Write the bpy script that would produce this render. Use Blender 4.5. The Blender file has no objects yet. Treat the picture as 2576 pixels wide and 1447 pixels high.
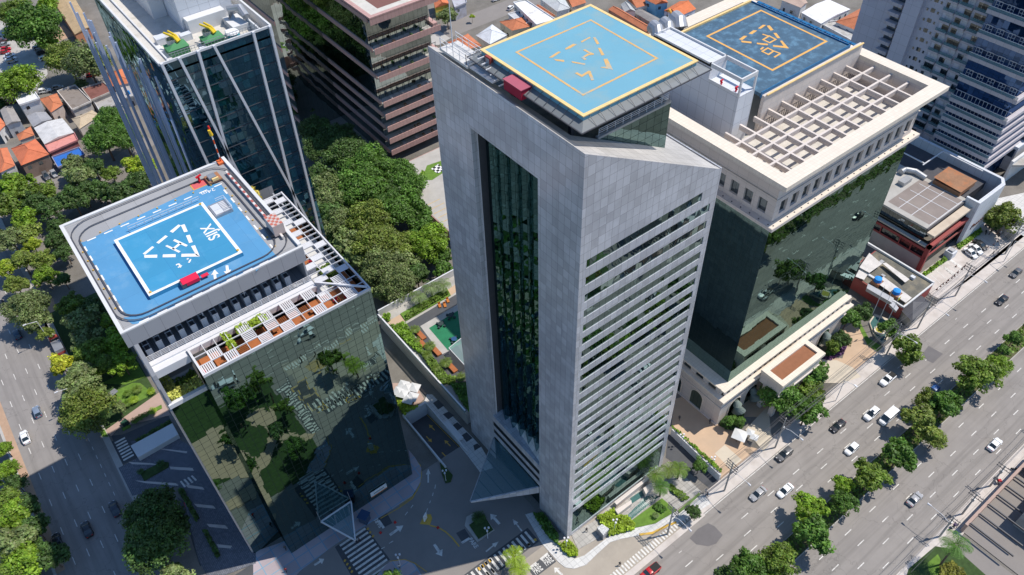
import bpy, math, random
from mathutils import Vector, Matrix
R = random.Random(7)
D = bpy.data; S = bpy.context.scene; COL = S.collection
# ------------------------------------------------------------------ camera
FPX = 1985.0; PP = (1288.0, 723.5); NAD = (1365.0, 2655.0); YAW = math.radians(36.2); CH = 160.0
def _n(v): return v.normalized()
_g = _n(Vector((NAD[0]-PP[0], NAD[1]-PP[1], FPX))); _up = -_g
_fw = Vector((0, 0, 1)); _h = _n(_fw - _up*_fw.dot(_up)); _r = _h.cross(_up)
if _r.x < 0: _r = -_r
_c, _s = math.cos(YAW), math.sin(YAW)
AX = _r*_c + _h*_s; AY = _h*_c - _r*_s; AZ = _up
cam = D.objects.new('camera', D.cameras.new('camera')); COL.objects.link(cam)
rt = Vector((AX.x, AY.x, AZ.x)); dn = Vector((AX.y, AY.y, AZ.y)); fw = Vector((AX.z, AY.z, AZ.z))
M = Matrix((rt, -dn, -fw)).transposed().to_4x4(); M.translation = (0, 0, CH)
cam.matrix_world = M
cam.data.sensor_width = 36; cam.data.lens = 36*FPX/2576; cam.data.clip_end = 6000; cam.data.clip_start = 1
S.camera = cam
# ------------------------------------------------------------------ light
SUNV = Vector((0.51, -0.225, 1.0)).normalized()
w = D.worlds.new('World'); S.world = w; w.use_nodes = True
nt = w.node_tree; sky = nt.nodes.new('ShaderNodeTexSky'); sky.sky_type = 'NISHITA'; sky.sun_disc = False
sky.sun_elevation = math.asin(SUNV.z); sky.sun_rotation = math.atan2(SUNV.x, SUNV.y)
sky.air_density = 1.0; sky.dust_density = 0.3; sky.ozone_density = 3.5
hs_ = nt.nodes.new('ShaderNodeHueSaturation'); hs_.inputs['Saturation'].default_value = 1.12; nt.links.new(sky.outputs[0], hs_.inputs['Color']); nt.links.new(hs_.outputs[0], nt.nodes['Background'].inputs[0]); nt.nodes['Background'].inputs[1].default_value = 0.14
sl = D.lights.new('sun', 'SUN'); sl.energy = 4.4; sl.angle = math.radians(0.5); sl.color = (1.0, 0.94, 0.855)
so = D.objects.new('sun', sl); COL.objects.link(so); so.rotation_euler = (-SUNV).to_track_quat('-Z', 'Y').to_euler(); so.location = (0, 0, 300)
S.view_settings.view_transform = 'Standard'; S.view_settings.look = 'None'; S.view_settings.exposure = 0.1; S.view_settings.gamma = 1
# ------------------------------------------------------------------ photo point -> world point on the level z
REF = dict(A=(500,640,700/1688), B=(2780,20,600/2481), C=(2150,120,550/2576), D=(580,1250,900/2576), E=(600,0,600/2554), F=(1780,130,370/1530),
  Z1=(2650,1150,800/1929), Z2=(1850,1600,450/1447), Z3=(3300,0,796/1929), Z4=(3400,450,696/1679), P1=(2700,1750,500/1929), P2=(3550,1900,500/1929), P3=(1500,2000,800/2576))
for _i in range(4):
    for _j in range(3): REF['%d%d' % (_i, _j)] = (1024*_i, 767*_j, 0.53002)
def g(ref, x, y, z=0.0):
    a = REF[ref]; px = (a[0]+x*a[2])*0.62891; py = (a[1]+y*a[2])*0.62891
    v = Vector((px-PP[0], py-PP[1], FPX)); d = Vector((v.dot(AX), v.dot(AY), v.dot(AZ))); t = (z-CH)/d.z
    return Vector((d.x*t, d.y*t, z))
def gs(ref, pts, z=0.0): return [tuple(g(ref, a, b, z)[:2]) for a, b in pts]
# ------------------------------------------------------------------ materials
MT = {}
def nmat(name):
    m = D.materials.new(name); m.use_nodes = True; MT[name] = m
    return m, m.node_tree, m.node_tree.nodes['Principled BSDF']
def N(t, kind, **kw):
    n = t.nodes.new(kind)
    for k, v in kw.items():
        if k.startswith('i_'):
            k = k[2:]; n.inputs[int(k) if k.isdigit() else k].default_value = v
        else: setattr(n, k, v)
    return n
def math_(t, op, a, b=None):
    n = t.nodes.new('ShaderNodeMath'); n.operation = op
    for i, v in enumerate((a, b)):
        if v is None: continue
        if isinstance(v, (int, float)): n.inputs[i].default_value = v
        else: t.links.new(v, n.inputs[i])
    return n.outputs[0]
def mixc(t, f, a, b, mode='MIX'):
    n = t.nodes.new('ShaderNodeMix'); n.data_type = 'RGBA'; n.blend_type = mode; n.clamp_factor = True
    for i, v in ((0, f), (6, a), (7, b)):
        if isinstance(v, (int, float)): n.inputs[i].default_value = v
        elif isinstance(v, tuple): n.inputs[i].default_value = (v+(1,))[:4]
        else: t.links.new(v, n.inputs[i])
    return n.outputs[2]
def ramp(t, fac, lo, hi):
    n = t.nodes.new('ShaderNodeMapRange'); n.inputs[1].default_value = lo; n.inputs[2].default_value = hi
    t.links.new(fac, n.inputs[0]); return n.outputs[0]
def noise(t, scale, detail=4, vec=None, rough=.6):
    n = N(t, 'ShaderNodeTexNoise', i_Scale=scale, i_Detail=detail, i_Roughness=rough)
    if vec is None: vec = N(t, 'ShaderNodeNewGeometry').outputs['Position']
    t.links.new(vec, n.inputs['Vector']); return n.outputs[0]
def mat(name, col, rough=.8, var=.25, scale=.6, fine=6.0, metal=0.0, dirt=None, dirt_amt=.5, objcol=False, bump=0.0, spec=.4, dscale=.12):
    m, t, b = nmat(name)
    n1 = noise(t, scale); n2 = noise(t, fine, 3)
    f = math_(t, 'ADD', math_(t, 'MULTIPLY', n1, .6), math_(t, 'MULTIPLY', n2, .4))
    lo = tuple(c*(1-var) for c in col); hi = tuple(min(1, c*(1+var)) for c in col)
    c = mixc(t, ramp(t, f, .3, .7), lo, hi)
    if dirt:
        c = mixc(t, math_(t, 'MULTIPLY', ramp(t, noise(t, dscale, 6), .5, .68), dirt_amt), c, dirt)
    if objcol:
        oi = N(t, 'ShaderNodeObjectInfo'); c = mixc(t, 1.0, c, oi.outputs['Color'], 'MULTIPLY')
    t.links.new(c, b.inputs['Base Color']); b.inputs['Roughness'].default_value = rough; b.inputs['Metallic'].default_value = metal
    b.inputs['Specular IOR Level'].default_value = spec
    if bump:
        bn = N(t, 'ShaderNodeBump', i_Strength=bump, i_Distance=.1); t.links.new(n2, bn.inputs['Height']); t.links.new(bn.outputs[0], b.inputs['Normal'])
    return m
def grid_lines(t, sz, off=(0, 0, 0), joint=.05):
    """joint mask + per-cell random for axis aligned facades; cell size sz"""
    ge = N(t, 'ShaderNodeNewGeometry'); p = N(t, 'ShaderNodeSeparateXYZ'); t.links.new(ge.outputs['Position'], p.inputs[0])
    nn = N(t, 'ShaderNodeSeparateXYZ'); t.links.new(ge.outputs['True Normal'], nn.inputs[0])
    mask = None; cells = []
    for i in range(3):
        q = math_(t, 'DIVIDE', math_(t, 'ADD', p.outputs[i], off[i]+1000*sz[i]), sz[i])
        on = math_(t, 'LESS_THAN', math_(t, 'ABSOLUTE', nn.outputs[i]), .7)
        fr = math_(t, 'FRACT', q)
        ln = math_(t, 'MULTIPLY', math_(t, 'LESS_THAN', fr, joint/sz[i]), on)
        mask = ln if mask is None else math_(t, 'MAXIMUM', mask, ln)
        cells.append(math_(t, 'MULTIPLY', math_(t, 'FLOOR', q), on))
    cv = N(t, 'ShaderNodeCombineXYZ')
    for i in range(3): t.links.new(cells[i], cv.inputs[i])
    wn = N(t, 'ShaderNodeTexWhiteNoise'); wn.noise_dimensions = '3D'; t.links.new(cv.outputs[0], wn.inputs[0])
    return mask, wn
def panel(name, col, sz, joint=.05, jcol=None, var=.1, rough=.5, off=(0, 0, 0), dirt=None, dirt_amt=.4, stain=.12, spec=.4, patch=0):
    m, t, b = nmat(name); mask, wn = grid_lines(t, sz, off, joint)
    lo = tuple(c*(1-var) for c in col); hi = tuple(c*(1+var) for c in col)
    c = mixc(t, wn.outputs[0], lo, hi)
    c = mixc(t, math_(t, 'MULTIPLY', ramp(t, noise(t, .15, 7), .35, .75), stain), c, tuple(x*.55 for x in col))
    c = mixc(t, math_(t, 'MULTIPLY', noise(t, 9, 3), .15), c, tuple(x*.8 for x in col))
    if dirt: c = mixc(t, math_(t, 'MULTIPLY', ramp(t, noise(t, .35, 8), .52, .7), dirt_amt), c, dirt)
    if patch:
        w2 = math_(t, 'ADD', noise(t, .16, 3), math_(t, 'MULTIPLY', wn.outputs[0], .12)); c = mixc(t, math_(t, 'MULTIPLY', ramp(t, w2, .56, .64), patch*.45), c, tuple(min(1, x*1.35) for x in col))  # lighter patches paint a cloudy reflected sheen into the stone colour
        sv = N(t, 'ShaderNodeMapping'); sv.inputs['Scale'].default_value = (1, 1, .06); t.links.new(N(t, 'ShaderNodeNewGeometry').outputs['Position'], sv.inputs[0])
        c = mixc(t, math_(t, 'MULTIPLY', ramp(t, noise(t, 1.3, 4, sv.outputs[0]), .55, .75), patch), c, tuple(x*.6 for x in col))
    c = mixc(t, mask, c, jcol or tuple(x*.45 for x in col))
    t.links.new(c, b.inputs['Base Color']); b.inputs['Roughness'].default_value = rough; b.inputs['Specular IOR Level'].default_value = spec
    return m
def glass(name, tint, sz=(1.25, 1.25, 1.3), off=(0, 0, 0), joint=.05, jcol=(.02, .03, .03), tilt=.012, wav=.0, dark=(.01, .02, .02), mix=.8, light=0.0, rough=.02, lcol=(.3, .4, .4)):
    m, t, b = nmat(name); mask, wn = grid_lines(t, sz, off, joint)
    t.nodes.remove(b); out = t.nodes['Material Output']
    ge = N(t, 'ShaderNodeNewGeometry')
    a = N(t, 'ShaderNodeVectorMath', operation='SUBTRACT'); t.links.new(wn.outputs[1], a.inputs[0]); a.inputs[1].default_value = (.5, .5, .5)
    s1 = N(t, 'ShaderNodeVectorMath', operation='SCALE'); t.links.new(a.outputs[0], s1.inputs[0]); s1.inputs['Scale'].default_value = tilt
    vn = N(t, 'ShaderNodeTexNoise', i_Scale=.55, i_Detail=1.0); t.links.new(ge.outputs['Position'], vn.inputs['Vector'])
    a2 = N(t, 'ShaderNodeVectorMath', operation='SUBTRACT'); t.links.new(vn.outputs[1], a2.inputs[0]); a2.inputs[1].default_value = (.5, .5, .5)
    s2 = N(t, 'ShaderNodeVectorMath', operation='SCALE'); t.links.new(a2.outputs[0], s2.inputs[0]); s2.inputs['Scale'].default_value = wav
    ad = N(t, 'ShaderNodeVectorMath', operation='ADD'); t.links.new(s1.outputs[0], ad.inputs[0]); t.links.new(s2.outputs[0], ad.inputs[1])
    ad2 = N(t, 'ShaderNodeVectorMath', operation='ADD'); t.links.new(ge.outputs['Normal'], ad2.inputs[0]); t.links.new(ad.outputs[0], ad2.inputs[1])
    no = N(t, 'ShaderNodeVectorMath', operation='NORMALIZE'); t.links.new(ad2.outputs[0], no.inputs[0])
    gl = N(t, 'ShaderNodeBsdfGlossy'); gl.inputs['Color'].default_value = tint+(1,); gl.inputs['Roughness'].default_value = rough
    t.links.new(no.outputs[0], gl.inputs['Normal'])
    df = N(t, 'ShaderNodeBsdfDiffuse')
    c = dark
    if light: c = mixc(t, math_(t, 'MULTIPLY', math_(t, 'GREATER_THAN', wn.outputs[0], 1-light), noise(t, .8, 2)), dark, lcol)
    c = mixc(t, mask, c, jcol); t.links.new(c, df.inputs['Color'])
    mx = N(t, 'ShaderNodeMixShader'); t.links.new(math_(t, 'MULTIPLY', math_(t, 'SUBTRACT', 1.0, mask), mix), mx.inputs[0])
    t.links.new(df.outputs[0], mx.inputs[1]); t.links.new(gl.outputs[0], mx.inputs[2]); t.links.new(mx.outputs[0], out.inputs[0])
    return m
# stone, concrete, ground
panel('granite', (.50, .505, .54), (1.32, 1.3, 1.68), .05, var=.13, rough=.22, off=(0, .4, 0), stain=.42, spec=1.0, patch=.5)
panel('roof_stone', (.47, .45, .43), (1.6, 1.6, 50), .05, var=.08, stain=.5, rough=.8)
panel('cream', (.66, .585, .53), (2.4, 2.4, 1.3), .04, var=.04, rough=.8, stain=.2, jcol=(.4, .36, .33))
panel('cream_top', (.74, .655, .55), (.75, .75, 50), .06, var=.04, rough=.8, jcol=(.6, .53, .44), stain=.15)
panel('cream_green', (.42, .46, .40), (.9, .9, 50), .05, var=.08, rough=.7, stain=.3)
panel('brown_band', (.52, .32, .285), (1.3, 1.3, 40), .05, var=.05, rough=.5, stain=.15)
panel('white_panel', (.62, .64, .68), (2.2, 2.2, 3), .05, var=.05, rough=.6, stain=.15)
panel('grey_fascia', (.34, .35, .38), (2.6, 2.6, 60), .05, var=.04, rough=.7, stain=.15)
panel('lobby_tile', (.40, .38, .35), (1.1, 1.1, 60), .06, var=.12, rough=.7)
m_, t_, b_ = nmat('chess'); ck_ = N(t_, 'ShaderNodeTexChecker', i_Scale=1.0); ck_.inputs[1].default_value = (.8,.8,.8,1); ck_.inputs[2].default_value = (.02,.02,.02,1); t_.links.new(N(t_, 'ShaderNodeNewGeometry').outputs['Position'], ck_.inputs['Vector']); t_.links.new(ck_.outputs[0], b_.inputs['Base Color'])
panel('mosaic', (.42, .36, .38), (3.2, 2.6, 60), .22, var=.16, rough=.85, jcol=(.20, .32, .42), stain=.4)
panel('deck_tile', (.60, .59, .57), (1.2, 1.2, 60), .05, var=.06, rough=.8)
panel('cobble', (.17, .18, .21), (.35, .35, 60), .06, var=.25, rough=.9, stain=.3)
mat('asphalt', (.235, .215, .20), .85, .07, .35, 9, dirt=(.30, .27, .24), dirt_amt=.35, dscale=.05, spec=.3)
def avenue_mat(name, col):
    m, t, b = nmat(name); sv = N(t, 'ShaderNodeMapping'); sv.inputs['Scale'].default_value = (.035, 1, 1) if name == 'avenue_asphalt' else (1, .035, 1); P = N(t, 'ShaderNodeNewGeometry').outputs['Position']; t.links.new(P, sv.inputs[0])
    c = mixc(t, ramp(t, noise(t, .3, 5), .3, .7), tuple(x*.93 for x in col), tuple(x*1.06 for x in col))
    c = mixc(t, math_(t, 'MULTIPLY', ramp(t, noise(t, .75, 3, sv.outputs[0]), .46, .64), .55), c, tuple(x*.66 for x in col))
    c = mixc(t, math_(t, 'MULTIPLY', ramp(t, noise(t, .06, 8), .55, .66), .30), c, tuple(x*1.25 for x in col))
    c = mixc(t, math_(t, 'MULTIPLY', ramp(t, noise(t, .9, 9), .66, .72), .35), c, tuple(x*.5 for x in col))
    c = mixc(t, math_(t, 'MULTIPLY', noise(t, 12, 2), .22), c, tuple(x*.75 for x in col))
    vo = N(t, 'ShaderNodeTexVoronoi', feature='DISTANCE_TO_EDGE', i_Scale=.11); wv = N(t, 'ShaderNodeVectorMath', operation='ADD'); nz = N(t, 'ShaderNodeTexNoise', i_Scale=.6, i_Detail=4.0); t.links.new(P, nz.inputs['Vector']); s2 = N(t, 'ShaderNodeVectorMath', operation='SCALE'); s2.inputs['Scale'].default_value = 3.0; t.links.new(nz.outputs[1], s2.inputs[0]); t.links.new(P, wv.inputs[0]); t.links.new(s2.outputs[0], wv.inputs[1]); t.links.new(wv.outputs[0], vo.inputs['Vector'])
    c = mixc(t, math_(t, 'MULTIPLY', math_(t, 'LESS_THAN', vo.outputs['Distance'], .006), .35), c, tuple(x*.45 for x in col))
    t.links.new(c, b.inputs['Base Color']); b.inputs['Roughness'].default_value = .85; b.inputs['Specular IOR Level'].default_value = .3
avenue_mat('avenue_asphalt', (.275, .252, .232)); avenue_mat('boulevard_asphalt', (.265, .245, .23))
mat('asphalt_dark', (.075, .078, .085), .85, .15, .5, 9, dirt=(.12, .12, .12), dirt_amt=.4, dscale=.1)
mat('asphalt_patch', (.15, .14, .14), .9, .1, .5, 9)
mat('ground', (.19, .175, .155), .95, .35, .12, 3, dirt=(.09, .08, .06), dirt_amt=.6, dscale=.05)
mat('dirt_road', (.42, .28, .19), .95, .2, .4, 5)
mat('concrete', (.42, .40, .37), .9, .14, .4, 8, dirt=(.25, .23, .20), dirt_amt=.5)
mat('pavement', (.55, .50, .46), .9, .12, .5, 7, dirt=(.38, .33, .29), dirt_amt=.6, dscale=.2)
mat('service_tan', (.37, .325, .27), .9, .1, .3, 7, dirt=(.26,.23,.20), dirt_amt=.6, dscale=.12)
mat('tan_paving', (.52, .37, .25), .85, .10, .3, 8, dirt=(.44, .33, .24), dirt_amt=.5)
mat('cream_paving', (.55, .48, .38), .85, .1, .3, 8)
mat('red_paving', (.45, .05, .06), .85, .15)
mat('pink_paving', (.42, .30, .25), .9, .12, .5, 8)
mat('white_paint', (.78, .77, .74), .7, .08, 1.2, 14, dirt=(.5, .48, .45), dirt_amt=.5, dscale=.8)
mat('road_white', (.66, .64, .60), .8, .12, 1.2, 10, dirt=(.3, .28, .26), dirt_amt=.7, dscale=1.4)
mat('road_yellow', (.62, .38, .06), .8, .15, 1.2, 10, dirt=(.3, .25, .15), dirt_amt=.5, dscale=1.2)
mat('white_wall', (.62, .62, .62), .8, .06, .3, 6, dirt=(.45, .43, .40), dirt_amt=.3)
mat('roof_floor', (.56, .53, .48), .9, .12, .4, 6, dirt=(.36, .33, .28), dirt_amt=.6, dscale=.3)
mat('house_wall', (1, 1, 1), .9, .1, .4, 5, dirt=(.5, .45, .4), dirt_amt=.6, objcol=True, dscale=.4)
mat('stained', (.12, .115, .095), .6, .4, .5, 3, dirt=(.24, .20, .13), dirt_amt=.8, dscale=.25)
mat('metal', (.42, .43, .45), .45, .15, 1, 8, metal=.6)
mat('metal_dark', (.07, .07, .08), .5, .2, 1, 8)
mat('steel_white', (.64, .64, .66), .5, .05)
mat('fin', (.42, .48, .62), .5, .08, .4, 3)
mat('strut_white', (.62, .64, .72), .5, .06)
mat('paint', (1, 1, 1), .28, .02, objcol=True, spec=.7)
mat('flat', (1, 1, 1), .75, .10, .8, 6, objcol=True)
mat('worn', (1, 1, 1), .85, .22, .5, 5, dirt=(.35, .3, .25), dirt_amt=.55, objcol=True, dscale=.5)
mat('rubber', (.02, .02, .02), .8, .1)
mat('dark_void', (.008, .012, .016), .6, .2)
mat('car_glass', (.02, .03, .035), .06, .1, spec=.9)
mat('lamp_red', (.4, .01, .01), .3, .1)
mat('water', (.06, .14, .13), .08, .2, spec=.8)
mat('soil', (.10, .06, .04), .95, .3)
mat('wood_deck', (.36, .12, .04), .7, .18, .9, 8)
mat('grass', (.115, .21, .03), .95, .35, 1.2, 10)
mat('median_soil', (.10, .10, .045), .95, .4, 1.2, 10)
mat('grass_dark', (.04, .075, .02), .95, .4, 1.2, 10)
mat('turf_pool', (.015, .17, .075), .7, .2, .6, 4)
mat('purple_leaf', (.09, .04, .10), .9, .4, 2, 10)
mat('helipad_light', (.145, .35, .45), .75, .06, .18, 5, dirt=(.22, .35, .38), dirt_amt=.8, dscale=.22)
panel('helipad_blue', (.045, .265, .46), (5.3, 5.75, 60), .05, var=.05, rough=.75, stain=.22, dirt=(.13, .36, .55), dirt_amt=.35, jcol=(.03, .19, .38))
panel('helipad_edge', (.09, .285, .50), (6, 6, 60), .04, var=.05, rough=.75, stain=.25, dirt=(.20, .36, .50), dirt_amt=.4, jcol=(.06, .2, .38))
panel('helipad_grey', (.34, .34, .345), (6, 6, 60), .04, var=.05, rough=.8, stain=.35, dirt=(.22, .21, .20), dirt_amt=.3)
mat('helipad_dark', (.055, .115, .175), .6, .28, .5, 5, dirt=(.15, .30, .42), dirt_amt=.5, dscale=.5)
mat('helipad_orange', (.70, .38, .10), .7, .12, 1, 8)
mat('faded_orange', (.62, .38, .14), .7, .12, 1, 8, dirt=(.22, .40, .47), dirt_amt=.75, dscale=.8)
mat('pad_yellow', (.78, .55, .24), .75, .14, 1, 6)
mat('blue_trim', (.01, .13, .30), .5, .15)
mat('rust', (.30, .16, .09), .9, .3, .6, 5, dirt=(.42, .14, .05), dirt_amt=.8, dscale=.3)
mat('skin', (.45, .28, .2), .6, .05)
mat('hair', (.02, .015, .01), .7, .1)
def tile_mat(name, col, axis_scale=2.2):
    m, t, b = nmat(name); ge = N(t, 'ShaderNodeNewGeometry'); oi = N(t, 'ShaderNodeObjectInfo')
    mp = N(t, 'ShaderNodeTexCoord'); w_ = N(t, 'ShaderNodeTexWave', i_Scale=axis_scale, i_Distortion=.6, i_Detail=1.0); t.links.new(mp.outputs['Object'], w_.inputs['Vector'])
    c = mixc(t, w_.outputs[1], tuple(x*.66 for x in col), tuple(min(1, x*1.15) for x in col))
    c = mixc(t, math_(t, 'MULTIPLY', ramp(t, noise(t, .5, 6), .42, .7), .55), c, tuple(x*.45 for x in col))
    c = mixc(t, math_(t, 'MULTIPLY', noise(t, 6, 2), .3), c, tuple(min(1, x*1.3) for x in col))
    c = mixc(t, 1.0, c, oi.outputs['Color'], 'MULTIPLY')
    t.links.new(c, b.inputs['Base Color']); b.inputs['Roughness'].default_value = .9
tile_mat('roof_tile', (.55, .19, .09)); tile_mat('roof_sheet', (.60, .59, .58), 1.1); tile_mat('deck_slat', (.38, .13, .04), 3)
glass('mirror_front', (.195, .29, .275), (1.53, 1.53, 1.52), tilt=.015, wav=.010, mix=.97, dark=(.008, .02, .022), jcol=(.02, .028, .028), joint=.06)
glass('mirror_green', (.20, .295, .27), (1.5, 1.5, 1.9), tilt=.009, wav=.008, mix=.97, dark=(.006, .018, .02), jcol=(.05, .065, .06), joint=.035)
glass('strip_glass', (.20, .28, .275), (1.32, 1.32, 60), tilt=.02, wav=.03, mix=.96, dark=(.01, .03, .035))
glass('recess_glass', (.24, .37, .39), (1.3, 1.3, 1.7), tilt=.09, wav=.06, mix=.97, dark=(.005, .02, .025))
glass('tower_glass', (.14, .24, .30), (1.5, 1.5, 1.8), tilt=.035, wav=.02, mix=.72, dark=(.008, .045, .065), light=.3, lcol=(.02, .17, .22), jcol=(.01, .03, .04), joint=.05)
glass('brown_glass', (.42, .48, .46), (1.6, 1.6, 60), tilt=.006, wav=.03, mix=.97, dark=(.01, .015, .015))
glass('blue_glass', (.10, .18, .36), (1.6, 1.6, 3.3), tilt=.03, wav=.03, mix=.55, dark=(.008, .035, .11), light=.12, lcol=(.10, .2, .4))
panel('slab_pale', (.52, .49, .52), (2.2, 2.2, 60), .05, var=.05, rough=.7, stain=.15)
panel('lilac_wall', (.56, .56, .63), (3, 3, 3.2), .05, var=.04, rough=.7, stain=.15)
glass('win', (.28, .32, .34), (1.2, 1.2, 60), tilt=.05, wav=.02, mix=.7, dark=(.02, .03, .035))
def leaf_mat():
    m, t, b = nmat('leaf'); at = N(t, 'ShaderNodeAttribute', attribute_name='Col'); oi = N(t, 'ShaderNodeObjectInfo')
    c = mixc(t, 1.0, oi.outputs['Color'], at.outputs[0], 'MULTIPLY')
    t.links.new(c, b.inputs['Base Color']); b.inputs['Roughness'].default_value = .55; b.inputs['Specular IOR Level'].default_value = .35
    tr = N(t, 'ShaderNodeBsdfTranslucent'); t.links.new(mixc(t, 1.0, c, (1.5, 1.6, .5), 'MULTIPLY'), tr.inputs[0])
    mx = N(t, 'ShaderNodeMixShader'); mx.inputs[0].default_value = .22; t.links.new(b.outputs[0], mx.inputs[1]); t.links.new(tr.outputs[0], mx.inputs[2])
    t.links.new(mx.outputs[0], t.nodes['Material Output'].inputs[0])
leaf_mat(); mat('bark', (.14, .10, .075), .95, .3, 2, 10)
def alpha_mat(name, col, a):
    m, t, b = nmat(name); b.inputs['Base Color'].default_value = col+(1,); b.inputs['Alpha'].default_value = a; b.inputs['Roughness'].default_value = .6
alpha_mat('net', (.20, .215, .22), .82); alpha_mat('clear_glass', (.12, .26, .30), .45); alpha_mat('fence_glass', (.28, .40, .40), .5)
# ------------------------------------------------------------------ mesh builder
class MB:
    def __init__(s): s.v = []; s.f = []; s.mi = []; s.cur = 0; s.mats = []
    def use(s, m):
        if m not in s.mats: s.mats.append(m)
        s.cur = s.mats.index(m); return s
    def face(s, pts):
        n = len(s.v); s.v += [tuple(p) for p in pts]; s.f.append(tuple(range(n, n+len(pts)))); s.mi.append(s.cur); return s
    def box(s, x0, x1, y0, y1, z0, z1):
        if x0 > x1: x0, x1 = x1, x0
        if y0 > y1: y0, y1 = y1, y0
        a = [(x0,y0,z0),(x1,y0,z0),(x1,y1,z0),(x0,y1,z0),(x0,y0,z1),(x1,y0,z1),(x1,y1,z1),(x0,y1,z1)]
        for q in ((3,2,1,0),(4,5,6,7),(0,1,5,4),(1,2,6,5),(2,3,7,6),(3,0,4,7)): s.face([a[i] for i in q])
        return s
    def prism(s, poly, z0, z1, top=None):
        a = sum(poly[i][0]*poly[(i+1)%len(poly)][1]-poly[(i+1)%len(poly)][0]*poly[i][1] for i in range(len(poly)))
        if a < 0: poly = poly[::-1]
        n = len(poly); s.face([(p[0], p[1], z1) for p in poly])
        if z1-z0 > .02:
            s.face([(p[0], p[1], z0) for p in poly[::-1]])
            for i in range(n):
                p, q = poly[i], poly[(i+1)%n]; s.face([(p[0],p[1],z0),(q[0],q[1],z0),(q[0],q[1],z1),(p[0],p[1],z1)])
        return s
    def bar(s, a, b, w, h=None, up=Vector((0, 0, 1))):
        a, b = Vector(a), Vector(b); h = h or w; d = (b-a).normalized()
        if abs(d.dot(up)) > .99: up = Vector((1, 0, 0))
        x = d.cross(up).normalized()*w/2; y = d.cross(x).normalized()*h/2
        p = [a+x+y, a-x+y, a-x-y, a+x-y, b+x+y, b-x+y, b-x-y, b+x-y]
        for q in ((3,2,1,0),(4,5,6,7),(0,1,5,4),(1,2,6,5),(2,3,7,6),(3,0,4,7)): s.face([p[i] for i in q][::-1])
        return s
    def tube(s, pts, r0, r1=None, n=7, cap=True):
        r1 = r0 if r1 is None else r1; pts = [Vector(p) for p in pts]; rings = []
        for i, p in enumerate(pts):
            d = (pts[min(i+1, len(pts)-1)]-pts[max(i-1, 0)]).normalized(); u = Vector((0,0,1)) if abs(d.z) < .9 else Vector((1,0,0))
            x = d.cross(u).normalized(); y = d.cross(x); r = r0+(r1-r0)*i/(len(pts)-1)
            rings.append([p+(x*math.cos(k*2*math.pi/n)+y*math.sin(k*2*math.pi/n))*r for k in range(n)])
        for A, B in zip(rings, rings[1:]):
            for k in range(n): s.face([A[k], A[(k+1)%n], B[(k+1)%n], B[k]])
        if cap: s.face(rings[-1]); s.face(rings[0][::-1])
        return s
    def cyl(s, x, y, z0, z1, r, r2=None, n=14): return s.tube([(x, y, z0), (x, y, z1)], r, r2, n)
    def stroke(s, pts, wd, z, closed=False):
        pts = [Vector((p[0], p[1])) for p in pts]
        if closed: pts.append(pts[0])
        for i, (a, b) in enumerate(zip(pts, pts[1:])):
            d = (b-a)
            if d.length < 1e-4: continue
            d.normalize(); n = Vector((-d.y, d.x))*wd/2; e = d*wd/2 if (closed or 0 < i < len(pts)-2) else d*0
            zz = z+.0015*(i % 2)
            s.face([(*(a-n-(e if i or closed else e*0)), zz), (*(b-n+e), zz), (*(b+n+e), zz), (*(a+n-(e if i or closed else e*0)), zz)])
        return s
    def build(s, name, m=None, parent=None, smooth=False, color=None):
        me = D.meshes.new(name); me.from_pydata(s.v, [], s.f)
        for k in (s.mats or [m]): me.materials.append(MT[k])
        if s.mats: me.polygons.foreach_set('material_index', s.mi)
        if smooth: me.polygons.foreach_set('use_smooth', [True]*len(s.f))
        me.update(); o = D.objects.new(name, me); COL.objects.link(o)
        if color: o.color = tuple(color)+(1,)
        if parent: o.parent = parent; o.matrix_parent_inverse = Matrix.Translation(-Vector(parent.location)) if parent.rotation_euler.z == 0 and parent.get('_w') else Matrix.Identity(4)
        return o
def tag(o, label, cat, group=None):
    o['label'] = label; o['category'] = cat
    if group: o['group'] = group
    return o
def thing(name, label, cat, loc=(0, 0, 0), rz=0.0, group=None, world=False):
    """world=True: the parts are given in world coordinates"""
    o = D.objects.new(name, None); COL.objects.link(o); o.location = loc; o.rotation_euler = (0, 0, rz); o.empty_display_size = .5
    if world: o['_w'] = 1
    return tag(o, label, cat, group)
def struct(mb, name, m=None, color=None, kind='structure'):
    o = mb.build(name, m, color=color); o['kind'] = kind; return o
def copy_tree(o, parent=None):
    c = o.copy(); COL.objects.link(c)
    if parent: c.parent = parent
    for ch in o.children: copy_tree(ch, c)
    return c
# ------------------------------------------------------------------ ground, roads, paving
FAR = 2500
RX0, RX1, RY0, RY1 = 44.4, 50.5, 89.2, 107.0       # the sunken ramp is left open
m = MB().use('ground')
for q in ((-FAR, RX0, -FAR, FAR), (RX1, FAR, -FAR, FAR), (RX0, RX1, -FAR, RY0), (RX0, RX1, RY1, FAR)):
    m.face([(q[0], q[2], 0), (q[1], q[2], 0), (q[1], q[3], 0), (q[0], q[3], 0)])
struct(m, 'ground')
def sheet(name, m, poly, z=.02): return struct(MB().prism(poly, z, z), name, m)
def rect(a, b, c, d): return [(a, c), (b, c), (b, d), (a, d)]
YN0, YN1, YS0, YS1 = 29.15, 44.3, 10.2, 25.1
sheet('avenue_road', 'avenue_asphalt', rect(-300, 900, YS0, YN1), .03)
sheet('boulevard_road', 'boulevard_asphalt', rect(-35, -16.2, 44.3, 900), .02)
sheet('asphalt_patch', 'asphalt_patch', gs('22', [(1340,1170),(1400,1100),(1480,1055),(1530,1080),(1590,1145),(1540,1210),(1480,1230),(1390,1215)]), .05)
sheet('asphalt_patch', 'asphalt_patch', gs('31', [(1165,1230),(1210,1165),(1320,1225),(1245,1295),(1200,1275)]), .05)
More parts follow.
